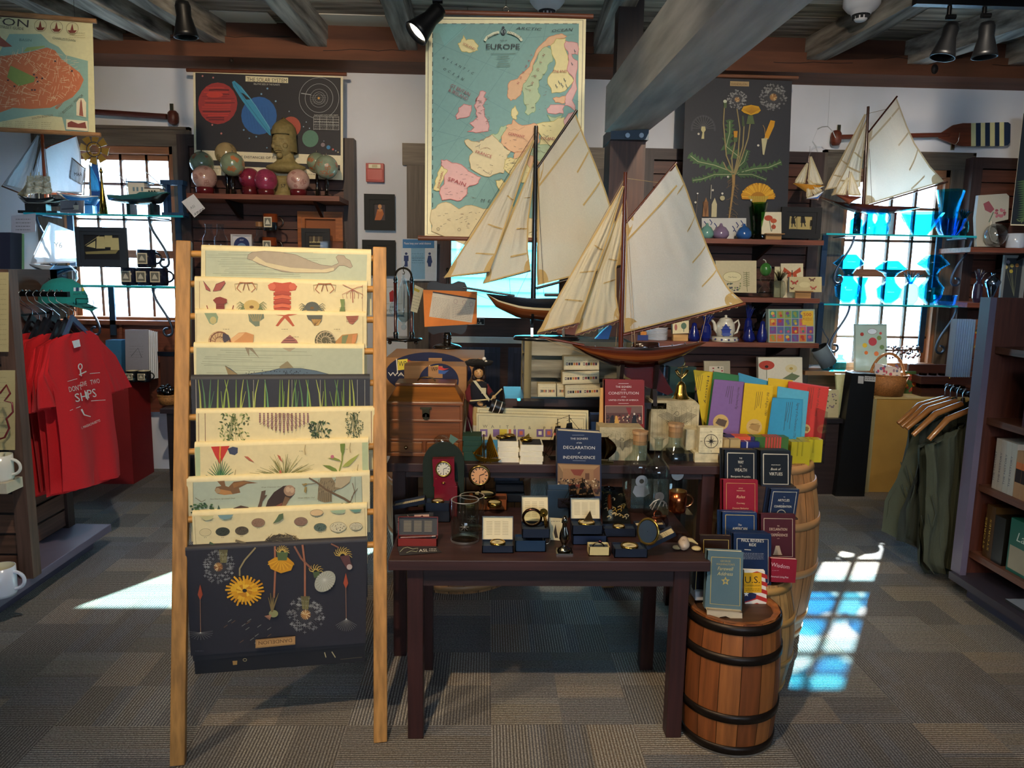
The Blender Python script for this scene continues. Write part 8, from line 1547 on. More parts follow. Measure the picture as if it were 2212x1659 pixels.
def pine(x,y,h,r,label,mt,col,Y,z,tc=None):
 def lv(t,c,s):
  m=M(mt,tc or col)
  for i in range(14):a=i*2.4;q=.5+.5*(i%3);m.tube([c+V((2*s*cos(a),2*s*sin(a),h*.62*s)),c+V((r*.6*q*cos(a)*s,r*.6*q*sin(a)*s,h*.85*s)),c+V((r*.95*q*cos(a)*s,r*.95*q*sin(a)*s,h*(1.05-.1*q)*s))],[2*s,1.5*s,.3*s],5)
  m.build('leaf_crown',t)
 turn(x,y,h*.66,[(0,0),(r*.6,0),(r*.95,.2),(r,.5),(r*.8,.85),(r*.3,1)],label,mt,col,'glass_pineapple','ornament',Y,z,lv,n=14,sm=False)
pine(1681,643,60,15,'clear crystal pineapple left of the butterfly tin','glass','#e4e8e8',5.06,R2,'#c9c9c4')
def bfly(A,x,y,s_,c_):[A.poly([(x,y),(x+sg*s_*1.1,y-s_*.8),(x+sg*s_*1.2,y-s_*.2),(x+sg*s_*.6,y+s_*.1),(x+sg*s_*.7,y+s_*.7),(x+sg*s_*.2,y+s_*.6)],c_)for sg in(-1,1)];A.line([(x,y-s_*.4),(x,y+s_*.6)],s_*.12,'#2c1c14')
card(1674,576,1700,612,5.16,R2,'#d8cda4','cream card half hidden behind the orange butterfly card');card(1687,569,1735,640,5.13,R2,'#ded2ae','tall card printed with an orange butterfly',lambda A:bfly(A,1711,590,16,'#b84c28'),'butterfly_card')
card(1705,598,1775,631,5.05,None,'#cfc090','flat tin printed with red butterflies',lambda A:(A.ell(1738,615,12,6,'#ddd0a0'),bfly(A,1716,610,7,'#b04438'),bfly(A,1757,622,6,'#b8584c'),bfly(A,1754,604,6,'#6b4438'),bfly(A,1711,623,4,'#6b3c2c')),'butterfly_tin','tin',.025,side='#8c9498')
m=M('woodx','#b88a54');a,b=at(1718,628,5.04),at(1753,645,5.04);m.box((a.x,5.02,a.z-.006),(b.x,5.07,a.z));m.box((a.x+.005,5.04,R2),(b.x-.005,5.06,a.z));m.build('card_stand',label='pale wooden stand under the butterfly tin',cat='stand')
BL='#141f6c'
for x,h,r,lb in((1498,40,13,'plain cobalt blue glass pear, leftmost'),(1645,46,12,'slim cobalt blue glass pear beside the puzzle box'),(1617,34,14,'squat cobalt blue glass pear')):turn(x,738,h,[(0,0),(r*.8,0),(r,.2),(r*.8,.5),(r*.45,.75),(r*.4,.95),(0,1)],lb,'gloss',BL,'glass_pear','ornament',5.05,R3)
pine(1524,738,60,12,'cobalt blue glass pineapple by the teapot spout','gloss',BL,5.05,R3);pine(1614,738,78,9,'tall cobalt blue glass pineapple behind the teapot handle','gloss',BL,5.13,R3);pine(1637,738,66,12,'clear glass pineapple between teapot and puzzle','glass','#c4ccd0',5.12,R3,'#b0b4ac')
c=at(1565,738,5.07);c.z=R3;s=mpp(c);t=thing('teapot','white porcelain teapot with blue pagoda design on a round base','teapot',c);m=M('gloss','#d4cfbe');m.lathe([(.001,10*s),(17*s,10*s),(21*s,24*s),(19*s,38*s),(14*s,45*s),(15*s,46*s),(10*s,50*s),(2*s,52*s),(3.5*s,55*s),(.001,57*s)],c,n=32);A=Art(m,(0,c.y-22*s,0),(0,-1,0),.0002)
A.poly([(1561,726),(1559,712),(1563,706),(1568,699),(1573,706),(1578,712),(1576,726)],'#3c4c9c');A.line([(1557,712),(1580,712)],1.6,'#26367c');A.line([(1560,706),(1577,706)],1.4,'#26367c');A.ell(1569,722,11,3,'#5464a8');m.build('pot',t)
m=M('gloss','#d4cfbe');m.tube([c+V((-16*s,0,20*s)),c+V((-22*s,0,26*s)),c+V((-25*s,0,40*s)),c+V((-31*s,0,46*s))],[5*s,4*s,3*s,2.4*s],10);m.build('spout',t);m=M('gloss','#d4cfbe');m.tube([c+V((17*s,0,38*s)),c+V((27*s,0,46*s)),c+V((30*s,0,36*s)),c+V((26*s,0,20*s)),c+V((18*s,0,16*s))],2.2*s,8);m.build('handle',t);m=M('gloss','#d4cfbe');m.lathe([(27*s,0),(29*s,2*s),(27*s,10*s),(.001,10*s)],c,n=30);[m.ball(c+V((28*s*cos(a),28*s*sin(a),5*s)),2.4*s,8,'#3c4478')for a in[pi+i*pi/6 for i in range(7)]];m.build('base',t)
m=M('gloss','#c9ccd4');c=at(1417,736,5.12);c.z=R3;s=mpp(c);k=c.copy()
for i in range(9):m=M('gloss','#c9ccd4');m.lathe([(.001,i*3*s),(22*s,i*3*s),(25*s,(i*3+2.4)*s),(.001,(i*3+1.6)*s)],k,n=30);m.build('plate',label='thin grey-white plate in the pile behind the mahogany yacht',cat='plate',group='pile of grey-white plates')
card(1453,694,1488,721,5.05,None,'#ddd0a6','small cream box printed with a green thistle, on a stand',lambda A:(A.ell(1477,704,6,7,'#54705c'),A.ell(1460,707,3,7,'#a8645c'),A.line([(1477,710),(1477,717)],1.5,'#54705c')),'thistle_box','box',.04,sk=-.04,side='#6b6a5c')
m=M('woodx','#c09458');a,b=at(1454,722,5.05),at(1485,738,5.05);m.box((a.x,5.04,R3),(b.x,5.08,a.z));m.build('card_stand',label='pale wooden stand under the thistle box',cat='stand')
m=M('cyan','#4ca0f0');q=[at(x,y,3.5)for x,y in((1276,742),(1302,715),(1318,701),(1322,706),(1312,742),(1300,745),(1290,747))];m.prism(q,(0,1,0),.03,mat='semi',col='#2f7cd8');m.build('glass_wave',label='bright blue glass wave sculpture under the jib of the front yacht',cat='ornament')
card(1352,724,1400,742,5.04,R3,'#283c7c','small blue card with yellow flowers behind the yacht mast',lambda A:dots(A,1350,1372,722,734,26,['#e0c83c','#d8d07c'],2),'flower_card')
card(1384,716,1398,742,5.10,R3,'#d8862c','orange booklet edge behind the yacht cabin')
def puz(A):
 rn=random.Random(3);C_=['#b8403c','#c97c3c','#d8b84c','#4c8c7c','#7c4c8c','#c9607c','#5c6c9c','#8c9c4c']
 for j in range(4):
  for i in range(6):x,y=1662+i*16,671+j*17;A.rect(x+.5,y+.5,x+15,y+16,rn.choice(C_));A.ell(x+7,y+6,4,4,rn.choice(C_),n=8);A.ell(x+9,y+11,3,3,rn.choice(C_),n=8);A.k-=3
 A.k+=4;A.rect(1733,672,1756,702,'#e0b83c');A.text('500',1744,683,7,'#b83c2c',17);A.text('PUZZLE',1744,692,5.5,'#b8642c',19)
card(1660,668,1760,741,5.03,R3,'#9cb0a0','500 piece puzzle box with a grid of seed packet pictures',puz,'puzzle_box','box',.05,side='#a8b8b0')
card(1638,772,1733,838,5.1,R4,'#dcd8c4','boxed poppy note cards on the lowest shelf',lambda A:(A.ell(1656,789,17,10,'#b84434'),A.ell(1656,792,4,3,'#2c1c1c'),A.line([(1656,799),(1656,818)],1.2,'#5c6c4c'),A.ell(1709,796,13,9,'#d8cda0'),A.ell(1709,796,4,3,'#b89c4c'),A.line([(1711,804),(1713,820)],1.2,'#5c6c4c'),A.poly([(1690,818),(1710,806),(1728,812),(1716,822)],'#6c7c5c')),'note_card_box','box',.04)
card(1521,780,1577,838,5.14,R4,'#b0a890','beige cloth bag with a small printed square',lambda A:(A.rect(1532,791,1563,812,'#d8d0bc'),dots(A,1535,1560,793,810,10,['#a8444c','#4c5c4c'],3)),'cloth_bag','bag',.02,mt='cloth')
CYN='#86e4fa'
def cg(x,h,prof,label,z,y,hd=0,col=CYN,Y=5.2,wob=None):
 c=at(x,y,Y);c.z=z;s=mpp(c);t=thing('cyan_glass_vessel',label,'vase',c);m=M('cyan',col);m.lathe([(max(.001,r*s),f*h*s)for r,f in prof],c,n=30,wob=wob);m.lathe([(max(.001,(r-2)*s),max(.03,f)*h*s)for r,f in prof[1:]],c,n=30,wob=wob);m.build('vessel',t)
 if hd:m=M('cyan',col);m.tube([c+V((hd*(8+10*sin(a))*s,0,h*(.65-.25*cos(a))*s))for a in[pi*i/10 for i in range(11)]],2*s,8);m.build('handle',t)
wv=lambda k,a:(lambda t_,z:1+a*cos(k*t_))
BO,VA=[(0,0),(12,0),(13,.1),(13,.65),(5,.8),(5,.95),(7,1)],[(0,0),(8,0),(22,.15),(25,.35),(12,.5),(9,.62),(16,.72),(32,.82),(14,1)]
for a in((1848,46,BO,'cyan glass bottle at the left of the upper window shelf',GR1,503,0),(1876,52,[(0,0),(14,0),(15,.3),(7,.6),(7,.85),(11,1)],'cyan glass jug beside the bottle',GR1,503,1),(1902,54,[(0,0),(14,0),(16,.25),(8,.6),(8,.85),(12,1)],'larger cyan glass jug with looped handle',GR1,504,1),(1987,48,[(0,0),(14,0),(16,.06),(28,.45),(43,1)],'wide flared cyan glass bowl',GR1,505,0,CYN,5.2,wv(8,.06)),(2044,98,[(0,0),(17,0),(17,.3),(19,.6),(28,1)],'tall fluted cyan glass vase',GR1,506,0,CYN,5.24,wv(12,.07)),(2050,36,[(0,0),(16,0),(22,.3),(30,1)],'rippled cyan leaf bowl in front of the tall vase',GR1,506,0,'#a4d8f8',5.14,wv(7,.12)),(1828,104,VA,'left wide-brimmed cyan glass vase on the lower window shelf',GR2,655,0,CYN,5.2,wv(5,.06)),(1858,56,[(0,0),(11,0),(13,.2),(7,.7),(13,1)],'slim cyan glass vase on the lower window shelf',GR2,655,0),(1918,92,VA,'middle wide-brimmed cyan glass vase on the lower window shelf',GR2,657,0,CYN,5.2,wv(5,.06)),(2008,106,VA,'right wide-brimmed cyan glass vase on the lower window shelf',GR2,659,0,CYN,5.2,wv(5,.06)),(2040,22,[(0,0),(18,0),(20,.2),(22,1)],'low ribbed cyan glass dish at the right of the lower window shelf',GR2,660,0,'#a4d8f8',5.14,wv(14,.05))):cg(*a)
pine(1962,658,72,18,'cyan glass pineapple on the lower window shelf','cyan','#9ce4f4',5.16,GR2);pine(2078,506,58,12,'dark teal glass pineapple at the end of the upper window shelf','cyan','#5cb8b8',5.16,GR1)
for x,lb in((1787,'left'),(1812,'right')):turn(x,812,34,[(0,0),(12,0),(13,.1),(13,.6),(5,.8),(6,1)],lb+' small square cyan bottle on the window sill','cyan',CYN,'cyan_bottle','bottle',5.38,.83)
c=at(1779,767,4.96);s=mpp(c);t=thing('hanging_cup','dented pewter cup hanging from the shelf bracket','cup',c);d=V((.55,0,-.8));m=M('semi','#75858f');m.lathe([(18*s,-20*s),(18*s,24*s),(.001,24*s)],c,d,24);m.lathe([(16.5*s,-20*s),(16*s,20*s),(.001,22*s)],c,d,24,'#14181c');m.build('cup_body',t);m=M('iron','#3c4c60');m.tube([c+V((4*s,0,16*s)),c+V((8*s,0,34*s)),c+V((0,0,44*s)),c+V((-2*s,.05,60*s))],.004,6);m.build('handle',t)
t=thing('tote_bag','cream tote bag printed with pink roses on the far right shelf','bag',at(2144,535,5.12));m=M('cloth','#b9b6a8');q=[at(x,y,5.12)for x,y in((2114,422),(2174,418),(2180,424),(2178,474),(2150,480),(2160,533),(2110,533),(2108,470))];m.prism(q,(0,1,0),.03);A=Art(m,(0,5.12,0),(0,-1,0));A.poly([(2124,440),(2136,434),(2148,452),(2140,460),(2128,454)],'#94505c');dots(A,2148,2170,452,468,14,['#944c58','#b8707c'],3,(2,4));A.line([(2146,458),(2136,480)],2,'#54705c');m.build('bag_body',t);m=M('cloth','#c9c4b4');m.tube([at(x,y,5.11)for x,y in((2142,478),(2136,500),(2142,520),(2158,526))],.007,6);m.build('bag_handle',t);m=M('film','#d8dce0');m.ball(at(2150,508,5.07),.075,16,sz=1.05);m.build('clear_wrap',t)
c=at(2192,534,5.06);c.z=S1;mug(c,.055,.10,'white mug with blue flowers on the far right shelf','gloss','#c9d4e4','#c9d4e4')
framed([(2167,551),(2216,553),(2216,652),(2167,652)],5.2,'framed pressed flowers at the right edge',lambda A:[(A.line([(x,y),(2190,640)],.8,'#7c8468'),A.ell(x,y,4,4,c_))for x,y,c_ in((2178,566,'#8c8c9c'),(2186,574,'#b8a85c'),(2197,573,'#b87c3c'),(2173,577,'#c9bc7c'),(2184,586,'#c9b84c'))],fr='#8c9494',w=.02,back='#2c343c')
pine(2109,655,72,10,'dark iridescent glass ornament on the far right shelf','gloss','#2a2038',5.05,S2);turn(2139,655,64,[(0,0),(6,0),(3,.1),(12,.5),(16,.7),(10,.85),(3,.92),(5,1)],'swirled silver and blue glass ornament on the far right shelf','chrome','#8ca0b8','glass_ornament','ornament',5.05,S2)
# ================================================================== left side: gondola, shirts, red counter
def cloth(name,rows,P,par,col,amp=.02,seed=1,nu=16,mt='cloth',T_=.0):
 """Hanging cloth between pixel rows (xl, yl, xr, yr), projected on plane P=('x'|'y', value); folds deepen downward."""
 ax,v=P;m=M(mt,col);n=V((1,0,0))if ax=='x' else V((0,-1,0));f=(lambda x,y:atx(x,y,v))if ax=='x' else(lambda x,y:at(x,y,v))
 def S(u,w):
  k=w*(len(rows)-1);i=min(int(k),len(rows)-2);q=k-i;r=[rows[i][j]+(rows[i+1][j]-rows[i][j])*q for j in range(4)]
  return f(r[0]+(r[2]-r[0])*u,r[1]+(r[3]-r[1])*u)+n*(amp*(.3+w)*mnoise.noise(V((u*4.5+seed*7,w*.9,seed)))*1.6+amp*.45*mnoise.noise(V((u*11,w*3.5,seed*3)))+amp*.18*mnoise.noise(V((u*22,w*9,seed)))-T_)
 m.grid(S,nu,30);m.build(name,par);return S
gz=at(60,583,3.22).z
t=thing('display_gondola','brown slatted display unit at the left with a low base','display unit',(-2.2,3.2,0))
m=M('semi','#5c5468');m.box((-2.75,2.7,0),(-2.10,3.88,.085));m.box((-2.80,2.6,.085),(-2.015,3.91,.125),'#6c6478');m.build('base',t,bev=.003)
m=M('woodz','#5c4438');m.box((-2.055,3.185,.125),(-1.995,3.245,gz));m.build('end_post',t);m=M('woodz','#3c2c28');m.box((-2.26,3.84,.125),(-2.2,3.90,gz));m.build('rear_post',t)
m=M('woodx','#6b4a38');z=.14
while z<gz-.1:m.box((-2.75,3.205,z),(-2.055,3.225,z+.082),['#5c4030','#6b4a38'][int(z*10)%2]);z+=.094
m.box((-2.75,3.212,.13),(-2.055,3.24,gz),'#160f0c','matte');m.build('slat_panel',t)
m=M('woody','#6b4a40');z=.14
while z<gz-.1:m.box((-2.235,3.245,z),(-2.215,3.84,z+.082));z+=.094
m.box((-2.25,3.245,.13),(-2.225,3.84,gz-.08),'#160f0c','matte');m.box((-2.26,3.2,gz-.1),(-2.2,3.9,gz),'#4c3830');m.build('side_slat_panel',t)
for zz,lb in((at(20,755,3.1).z,0),(at(20,900,3.1).z,0),(at(30,1062,3.1).z,0)):m=M('woodx','#7c5444');x=-2.095 if zz<.6 else-2.09;m.box((-2.7,3.06,zz-.03),(x,3.205,zz));m.build('shelf',t)
for(x0,y0,x1,y1,lb)in((-40,588,18,760,'cream map paper panel on the left display unit'),(-40,800,32,972,'lower cream paper panel with red cords')):card(x0,y0,x1,y1,3.17,None,'#b8a878',lb,lambda A:A.scrib(-30,y0+10,14,y1-10,14,'#8c8058',.8),'paper_panel','print',.003)
m=M('gloss','#6b2024');m.tube([at(x,y,3.1)for x,y in((0,850),(14,832),(22,850),(10,866),(26,870),(28,890),(14,905),(20,925),(10,945),(-6,950))],.004,6);m.build('rope_coil',label='dark red cord looped on the left display unit',cat='cord')
c=at(6,1272,3.0);c.z=.125;mug(V((at(4,1262,3.02).x,3.02,.125)),.055,.125,'large white mug on the base of the left display unit','gloss','#d8dce8','#d8dce8')
c=V((at(4,1055,3.12).x,3.12,at(30,1062,3.1).z));mug(c+V((0,0,.045)),.05,.11,'white mug on its box on the left display shelf','gloss','#d8d4c8','#d8d4c8');m=M('paper','#c4b8a0');m.cbox(c,(.11,.11,.045));m.build('mug_box',label='pale box under the white mug at left',cat='box')
sz=at(155,636,3.5).z;t=thing('shirt_rail','black display arm with hanger notches','rail',(-2.1,3.5,sz));m=M('iron','#101114');m.box((-2.22,3.49,sz-.012),(-1.93,3.515,sz+.012));[m.ball((-2.2+i*.04,3.5,sz+.014),.006,8,'#b0b4b8','chrome')for i in range(7)];m.build('arm',t)
SH=[(143,722,192,714),(108,742,212,728),(104,790,232,790),(118,860,238,850),(128,930,244,905),(136,1000,256,970),(142,1062,262,1026)]
def shirt(i,X,label):
 dx=0;t=thing('tshirt',label,'t-shirt',(X,3.55,0.6),'red t-shirts on the display arm');o=(X+1.98);C_='#cc0f1a'
 rows=[(a-2,b,c_,d)for a,b,c_,d in SH];base=('x',-1.98)
 def grid(nm,rows,seed,amp=.018):
  m=M('cloth',C_)
  def S(u,w):
   k=w*(len(rows)-1);j=min(int(k),len(rows)-2);q=k-j;r=[rows[j][z]+(rows[j+1][z]-rows[j][z])*q for z in range(4)];p=atx(r[0]+(r[2]-r[0])*u,r[1]+(r[3]-r[1])*u,-1.98)
   return p+V((o+amp*(.3+w)*(mnoise.noise(V((u*4.2+seed,w*.8,seed*2.3)))*2+.4*sin(u*pi)),-.03*i*.3,-.012*(i%3)))
  m.grid(S,18,14);m.build(nm,t);return S
 S=grid('body',rows,i+1)
 grid('sleeve',[(206,728,213,731),(212,770,250,768),(236,848,284,836)],i+20,.01);grid('sleeve',[(112,738,104,748),(104,800,84,820),(152,872,82,884)],i+30,.01)
 m=M('semi','#1a1c24');q=[atx(x,y,-1.98)+V((o,0,-.012*(i%3)))for x,y in((140,724),(158,680),(192,716),(188,722),(158,694),(146,728))];m.prism(q,(-1,0,0),.012,'#3c4c6c' if i==0 else None);m.tube([q[1],q[1]+V((0,0,.02)),V((q[1].x,3.49,sz-.03)),V((q[1].x,3.475,sz)),V((q[1].x,3.5,sz+.02)),V((q[1].x,3.52,sz+.005))],.0022,6,'#c9ccd0','chrome');m.build('hanger',t)
 if i==0:
  m=M('paper','#d8d0c8');A=Art(m,(-1.955,0,0),(1,0,0),.0003);K='#d8d0c8'
  A.poly([(155,737),(171,733),(174,748),(160,752)],'#e0e0e4');A.ring(173,792,4,6,2.2,K,14);A.line([(173,798),(174,810),(176,812)],3,K);A.line([(170,810),(186,802)],2.6,K);A.line([(145,824),(166,818)],1.2,K);A.line([(193,807),(215,805)],1.2,K)
  for s_,x,y,h,w in(("DON'T",163,844,11,28),('GIVE',180,834,10,14),('TWO',205,829,10,20),('SH',176,866,18,27),('IPS',196,859,18,24)):A.text(s_,x,y,h,K,w,dy=-.2)
  A.line([(149,887),(172,878)],1.2,K);A.line([(195,866),(226,864)],1.2,K);A.line([(174,884),(180,896),(194,900)],4,K,1.5);A.text('SALEM, MASSACHUSETTS',189,921,5,K,58,dy=-.42,it=1);m.build('shirt_print',t)
for i in range(7):shirt(i,-1.98-i*.032,'front red t-shirt printed with white anchor and lettering' if i==0 else['','second','third','fourth','fifth','sixth','last'][i]+' red t-shirt from the front on the display arm')
c=at(140,690,3.75);t=thing('baseball_cap','teal baseball cap with signal flags on a wire rack','cap',c);m=M('cloth','#13807c');s=mpp(c);m.T=Matrix.Translation(at(137,648,3.75))@Matrix.Diagonal((1.5,1,1,1));m.lathe([(34*s,-6*s),(33*s,10*s),(26*s,32*s),(14*s,44*s),(.001,48*s)],n=28);m.T=None;m.build('crown',t)
m=M('cloth','#15777a');m.grid(lambda u,v:at(165+55*u,655+16*u-8*sin(pi*v)*u*0,3.75)+V((0,-.09+.18*v*(1-u*.4),.012*sin(pi*v))),8,8);m.build('brim',t);m=M('iron','#22262a');m.tube([at(x,y,3.68)for x,y in((95,660),(200,664),(203,655),(199,646),(164,645))],.002,5);m.tube([at(164,645,3.68),at(164,672,3.68),(-2.22,3.84,gz-.03)],.002,5);m.build('wire_rack',t)
m=M('matte');A=Art(m,at(170,630,3.61),(0,-1,0));[A.rect(159+i*6,621,163.5+i*6,629,c_)for i,c_ in enumerate(('#d8dce8','#2c3468','#d8dce8','#c9b03c'))];A.text('SALEM, MASS',174,637,4,'#1c3c44',32);m.build('cap_badge',t)
Z=.70;m=M('matte','#8c1a1c');m.box((-3.7,5.09,0),(-2.45,5.41,Z));m.box((-3.7,5.08,Z-.0),(-2.44,5.41,Z+.02),'#7a181a');m.build('red_counter',label='dark red display counter under the left window',cat='counter')
t=thing('side_table','small dark wooden table with a wicker basket, behind the ladder','table',at(365,1012,5.0));x0,x1=at(346,900,4.9).x,-1.75;m=M('woodx','#2c2024');z=at(365,884,4.9).z;m.box((x0,4.9,z-.03),(x1,5.3,z));m.build('table_top',t);m=M('woodx','#241a1e');m.box((x0+.03,4.93,z-.34),(x1-.03,5.27,z-.03));m.build('apron',t)
for x in(x0+.03,x1-.07):
 for y in(4.93,5.23):m=M('woodz','#1c1418');m.box((x,y,0),(x+.04,y+.04,z-.34));m.build('leg',t)
def basket(x,y,w,h,Y,z,label,hd,mt='wicker',col='#a8733c'):
 c=at(x,y,Y);c.z=z;s=mpp(c);t=thing('wicker_basket',label,'basket',c);m=M(mt,col);m.lathe([(.001,.004),(w*.4*s,.004),(w*.5*s,h*s),(w*.47*s,h*s),(w*.38*s,.01)],c,n=28,wob=lambda a,z:1+.02*cos(24*a));m.lathe([(w*.49*s,(h-3)*s),(w*.52*s,(h-1)*s),(w*.49*s,(h+1)*s)],c,n=28);m.build('basket_body',t)
 if hd:m=M(mt,col);m.tube([c+V((w*.46*s*cos(a),0,(h*.6+hd*sin(a))*s))for a in[pi*i/16 for i in range(17)]],3.2*s,6);m.build('handle',t)
 return c,s
c,s=basket(366,884,46,22,5.08,z,'small wicker basket of wrapped sweets behind the ladder',0)
m=M('film','#7c8ca8');rn=random.Random(2);[m.ball(c+V((rn.uniform(-18,18)*s,rn.uniform(-12,12)*s,26*s+rn.uniform(0,10)*s)),8*s,8)for i in range(16)];m.build('wrapped_sweets',label='clear wrapped sweets heaped in the small basket',cat='sweets',kind='stuff')
m=M('woodz','#3c2018');a,b=at(356,830,5.3),at(396,758,5.3);m.box((a.x,5.24,z),(b.x,5.36,b.z-.03));m.box((a.x-.01,5.23,b.z-.03),(b.x,5.37,b.z),'#7c8490','chrome');m.build('tea_chest',label='dark wooden box with a silvery lid beside the counter',cat='box')
Z+=.02;m=M('paper','#c9ccd4')
for i in range(6):card(270+i*4,712+i,320+i*4,790,5.2+i*.018,Z,['#8c8c98','#d0d4dc'][i>0],'grey framed ship print at the front of the stack on the red counter' if i==0 else['','second','third','fourth','fifth','rearmost'][i]+' white mounted print in the stack on the red counter',(lambda A:(A.line([(283,770),(298,752),(306,772)],1,'#3c3c48'),A.scrib(280,745,310,775,5,'#6c6c78',.7)))if i==0 else None,'mounted_print','print',.006)
for x,lb in((286,'left'),(312,'right')):c=at(x,812,5.12);c.z=Z;mug(c,.042,.075,lb+' dark navy mug on the red counter','gloss','#10141c','#10141c',badge=-.3)
m=M('semi','#1f1612');m.cbox(V((at(285,830,5.14).x-.02,5.16,Z)),(.16,.06,.04));m.build('dark_tray',label='dark wooden tray at the front edge of the red counter',cat='tray');card(228,735,262,812,5.2,Z,'#2f6c98','blue box on the red counter behind the shirts',None,'blue_box','box',.1)
def mugs(z,L):
 for x,y,lb in L:c=at(x,y,5.17);c.z=z;mug(c,.058,.12,lb,'gloss','#141a30','#141a30',badge=-.2,group='dark blue mugs in the left window')
mugs(GL2,[(283,617,'left dark blue mug in the row on the lower left glass shelf'),(315,618,'middle dark blue mug in the row on the lower left glass shelf'),(345,619,'right dark blue mug in the row on the lower left glass shelf')]);c=at(318,581,5.17);c.z=GL2+.121;mug(c,.06,.12,'dark blue mug stacked on top of the row in the left window','gloss','#141a30','#141a30',badge=-.2)
def plq(A):[A.poly([(x-8,y),(x+8,y),(x+10,y+26),(x-9,y+26)],'#c9c08c')for x,y in((217,511),(234,508),(248,514))];A.poly([(186,532),(206,520),(206,536)],'#c9c08c');A.poly([(184,544),(256,540),(250,548),(186,549)],'#8c8458');A.line([(184,530),(215,509)],.8,'#c9c08c')
framed([(164,490),(274,496),(270,578),(164,576)],5.05,'dark plaque with a gold tall ship picture in the left window',plq,fr='#26303c',w=.05,name='ship_plaque',cat='plaque',back='#141820')
Y=5.14;t=thing('model_sailboat','toy sailboat with a sail lettered Y6 in the left window','model ship',V((at(110,605,Y).x,Y,GL2)));sail(t,Y,[(107,480),(160,500),(166,566),(66,569)],.02,'#e8f0f8','#c9ccd0',seed=4,foot=0);m=M('paper');m.text('Y6',at(126,535,Y-.03),(1,0,0),(0,0,1),h=.035,col='#6c7078');m.build('sail_letters',t);hull(t,Y,[(63,570),(110,574),(165,574)],[(65,574),(110,600),(163,582)],.05,['#d8e0e8','#2c3c4c','#2c3c4c'])
turn(137,606,44,[(0,0),(20,0),(28,.3),(28,.65),(16,.95)],'clear snowflake etched glass bowl in the left window','glass','#c4e0f8','glass_bowl','bowl',5.02,GL2)
turn(224,462,100,[(0,0),(9,0),(6,.3),(3,.6),(2,.85),(4,.88),(2,.95),(0,1)],'slim gilded lighthouse model on the upper left glass shelf','brass','#8c7434','lighthouse_model','ornament',5.12,GL1)
t=thing('windmill_toy','ochre star-bladed wind wheel on a blue tower in the left window','ornament',V((at(206,460,5.28).x,5.28,GL1)));m=M('semi','#a8873c');c=at(204,323,5.24)
for i in range(8):a=i*pi/4;u=V((cos(a),0,sin(a)));w=V((-sin(a),0,cos(a)));m.prism([c+u*.03-w*.012,c+u*.085-w*.04,c+u*.10+w*.01,c+u*.03+w*.012],(0,-1,0),.003)
m.lathe([(.045,0),(.05,0),(.05,.003)],c-V((0,.006,0)),(0,-1,0),24,'#2c3450');m.build('wind_wheel',t);m=M('semi','#1f4c84');m.hexa([at(190,458,5.28),at(226,458,5.28),at(226,458,5.32),at(190,458,5.32),at(199,340,5.28),at(209,340,5.28),at(209,340,5.32),at(199,340,5.32)]);m.build('tower',t)
card(130,433,181,459,5.06,GL1,'#8c8c98','small grey lighthouse plaque on the upper left glass shelf',lambda A:(A.rect(158,443,170,453,'#e0dcd0'),A.poly([(160,443),(164,435),(168,443)],'#4c4c58'),A.line([(133,452),(160,450)],3,'#5c5c68')),'lighthouse_plaque','plaque')
m=M('woodz','#24466c');a,b=at(352,464,5.28),at(397,390,5.28);m.box((a.x,5.26,b.z-.03),(b.x,5.34,b.z));m.box((a.x+.01,5.27,GL1),(a.x+.04,5.33,b.z));m.box((b.x-.04,5.27,GL1),(b.x-.01,5.33,b.z));m.box((a.x,5.26,GL1),(b.x,5.34,GL1+.03));m.build('small_lantern_frame',label='dark square wooden frame at the right end of the upper left glass shelf',cat='frame')
card(24,466,77,506,5.02,None,'#c4c8dc','large white price tag hanging below the left glass shelf',lambda A:A.scrib(34,470,66,500,4,'#6c7084',1.4),'price_tag','tag',.001,sk=-.1)
card(22,505,50,582,4.2,None,'#6c9c74','narrow green map panel at the far left edge',None,'map_panel','print',.01);card(-30,502,22,590,4.1,None,'#1c2038','dark navy box at the far left edge',None,'navy_box','box',.1)
# ================================================================== right side: bookcase, vests, yellow cabinet
bz=at(2122,642,3.32).z;X0=2.255
t=thing('bookcase','brown bookcase at the right edge, shelves running towards the viewer','bookcase',(2.5,2.8,0));m=M('semi','#4c4c64');m.box((2.32,1.6,0),(2.95,3.3,.085));m.box((2.235,1.6,.085),(2.95,3.32,.12),'#3c3844');m.build('base',t)
m=M('woodz','#5c3024');m.box((X0+.03,3.30,.12),(2.95,3.33,bz));m.box((X0,3.27,.12),(X0+.03,3.34,bz),'#6c6478','semi');m.build('end_panel',t);m=M('woody','#3c241c');m.box((2.92,1.6,.12),(2.95,3.3,bz));m.build('back_panel',t)
SZ=[at(x,y,3.28).z for x,y in((2157,750),(2138,904),(2120,1048),(2100,1193))];XS=[at(x,y,3.28).x for x,y in((2157,750),(2138,904),(2120,1048),(2100,1193))]
for z,x in zip(SZ,XS):m=M('woody','#6b4434');m.box((x,1.6,z-.03),(2.92,3.30,z));m.build('shelf',t)
def spine(k,y0,n,th,h,col,label,art=None,dx=.02,d=.14,group=None):
 for i in range(n):
  y=y0-i*th;m=M('semi',col);x=XS[k]+dx;z=SZ[k];m.box((x,y-th+.001,z+.0005),(x+d,y,z+h));m.box((x+.003,y-th+.003,z+.003),(x+d+.001,y-.002,z+h-.003),'#d8cfb8','paper')
  if art:art(m,x-.0006,y-th/2,z,h)
  m.build('book',label=label if n==1 else['first','second','third','fourth','fifth'][i]+' of '+label,cat='book',group=group)
tx=lambda s_,c_,w=.6:(lambda m,x,y,z,h:m.text(s_,(x,y+.006,z+h*.15),(0,0,1),(0,1,0),h=.011,w=h*w,col=c_,mat='paper',al='l'))
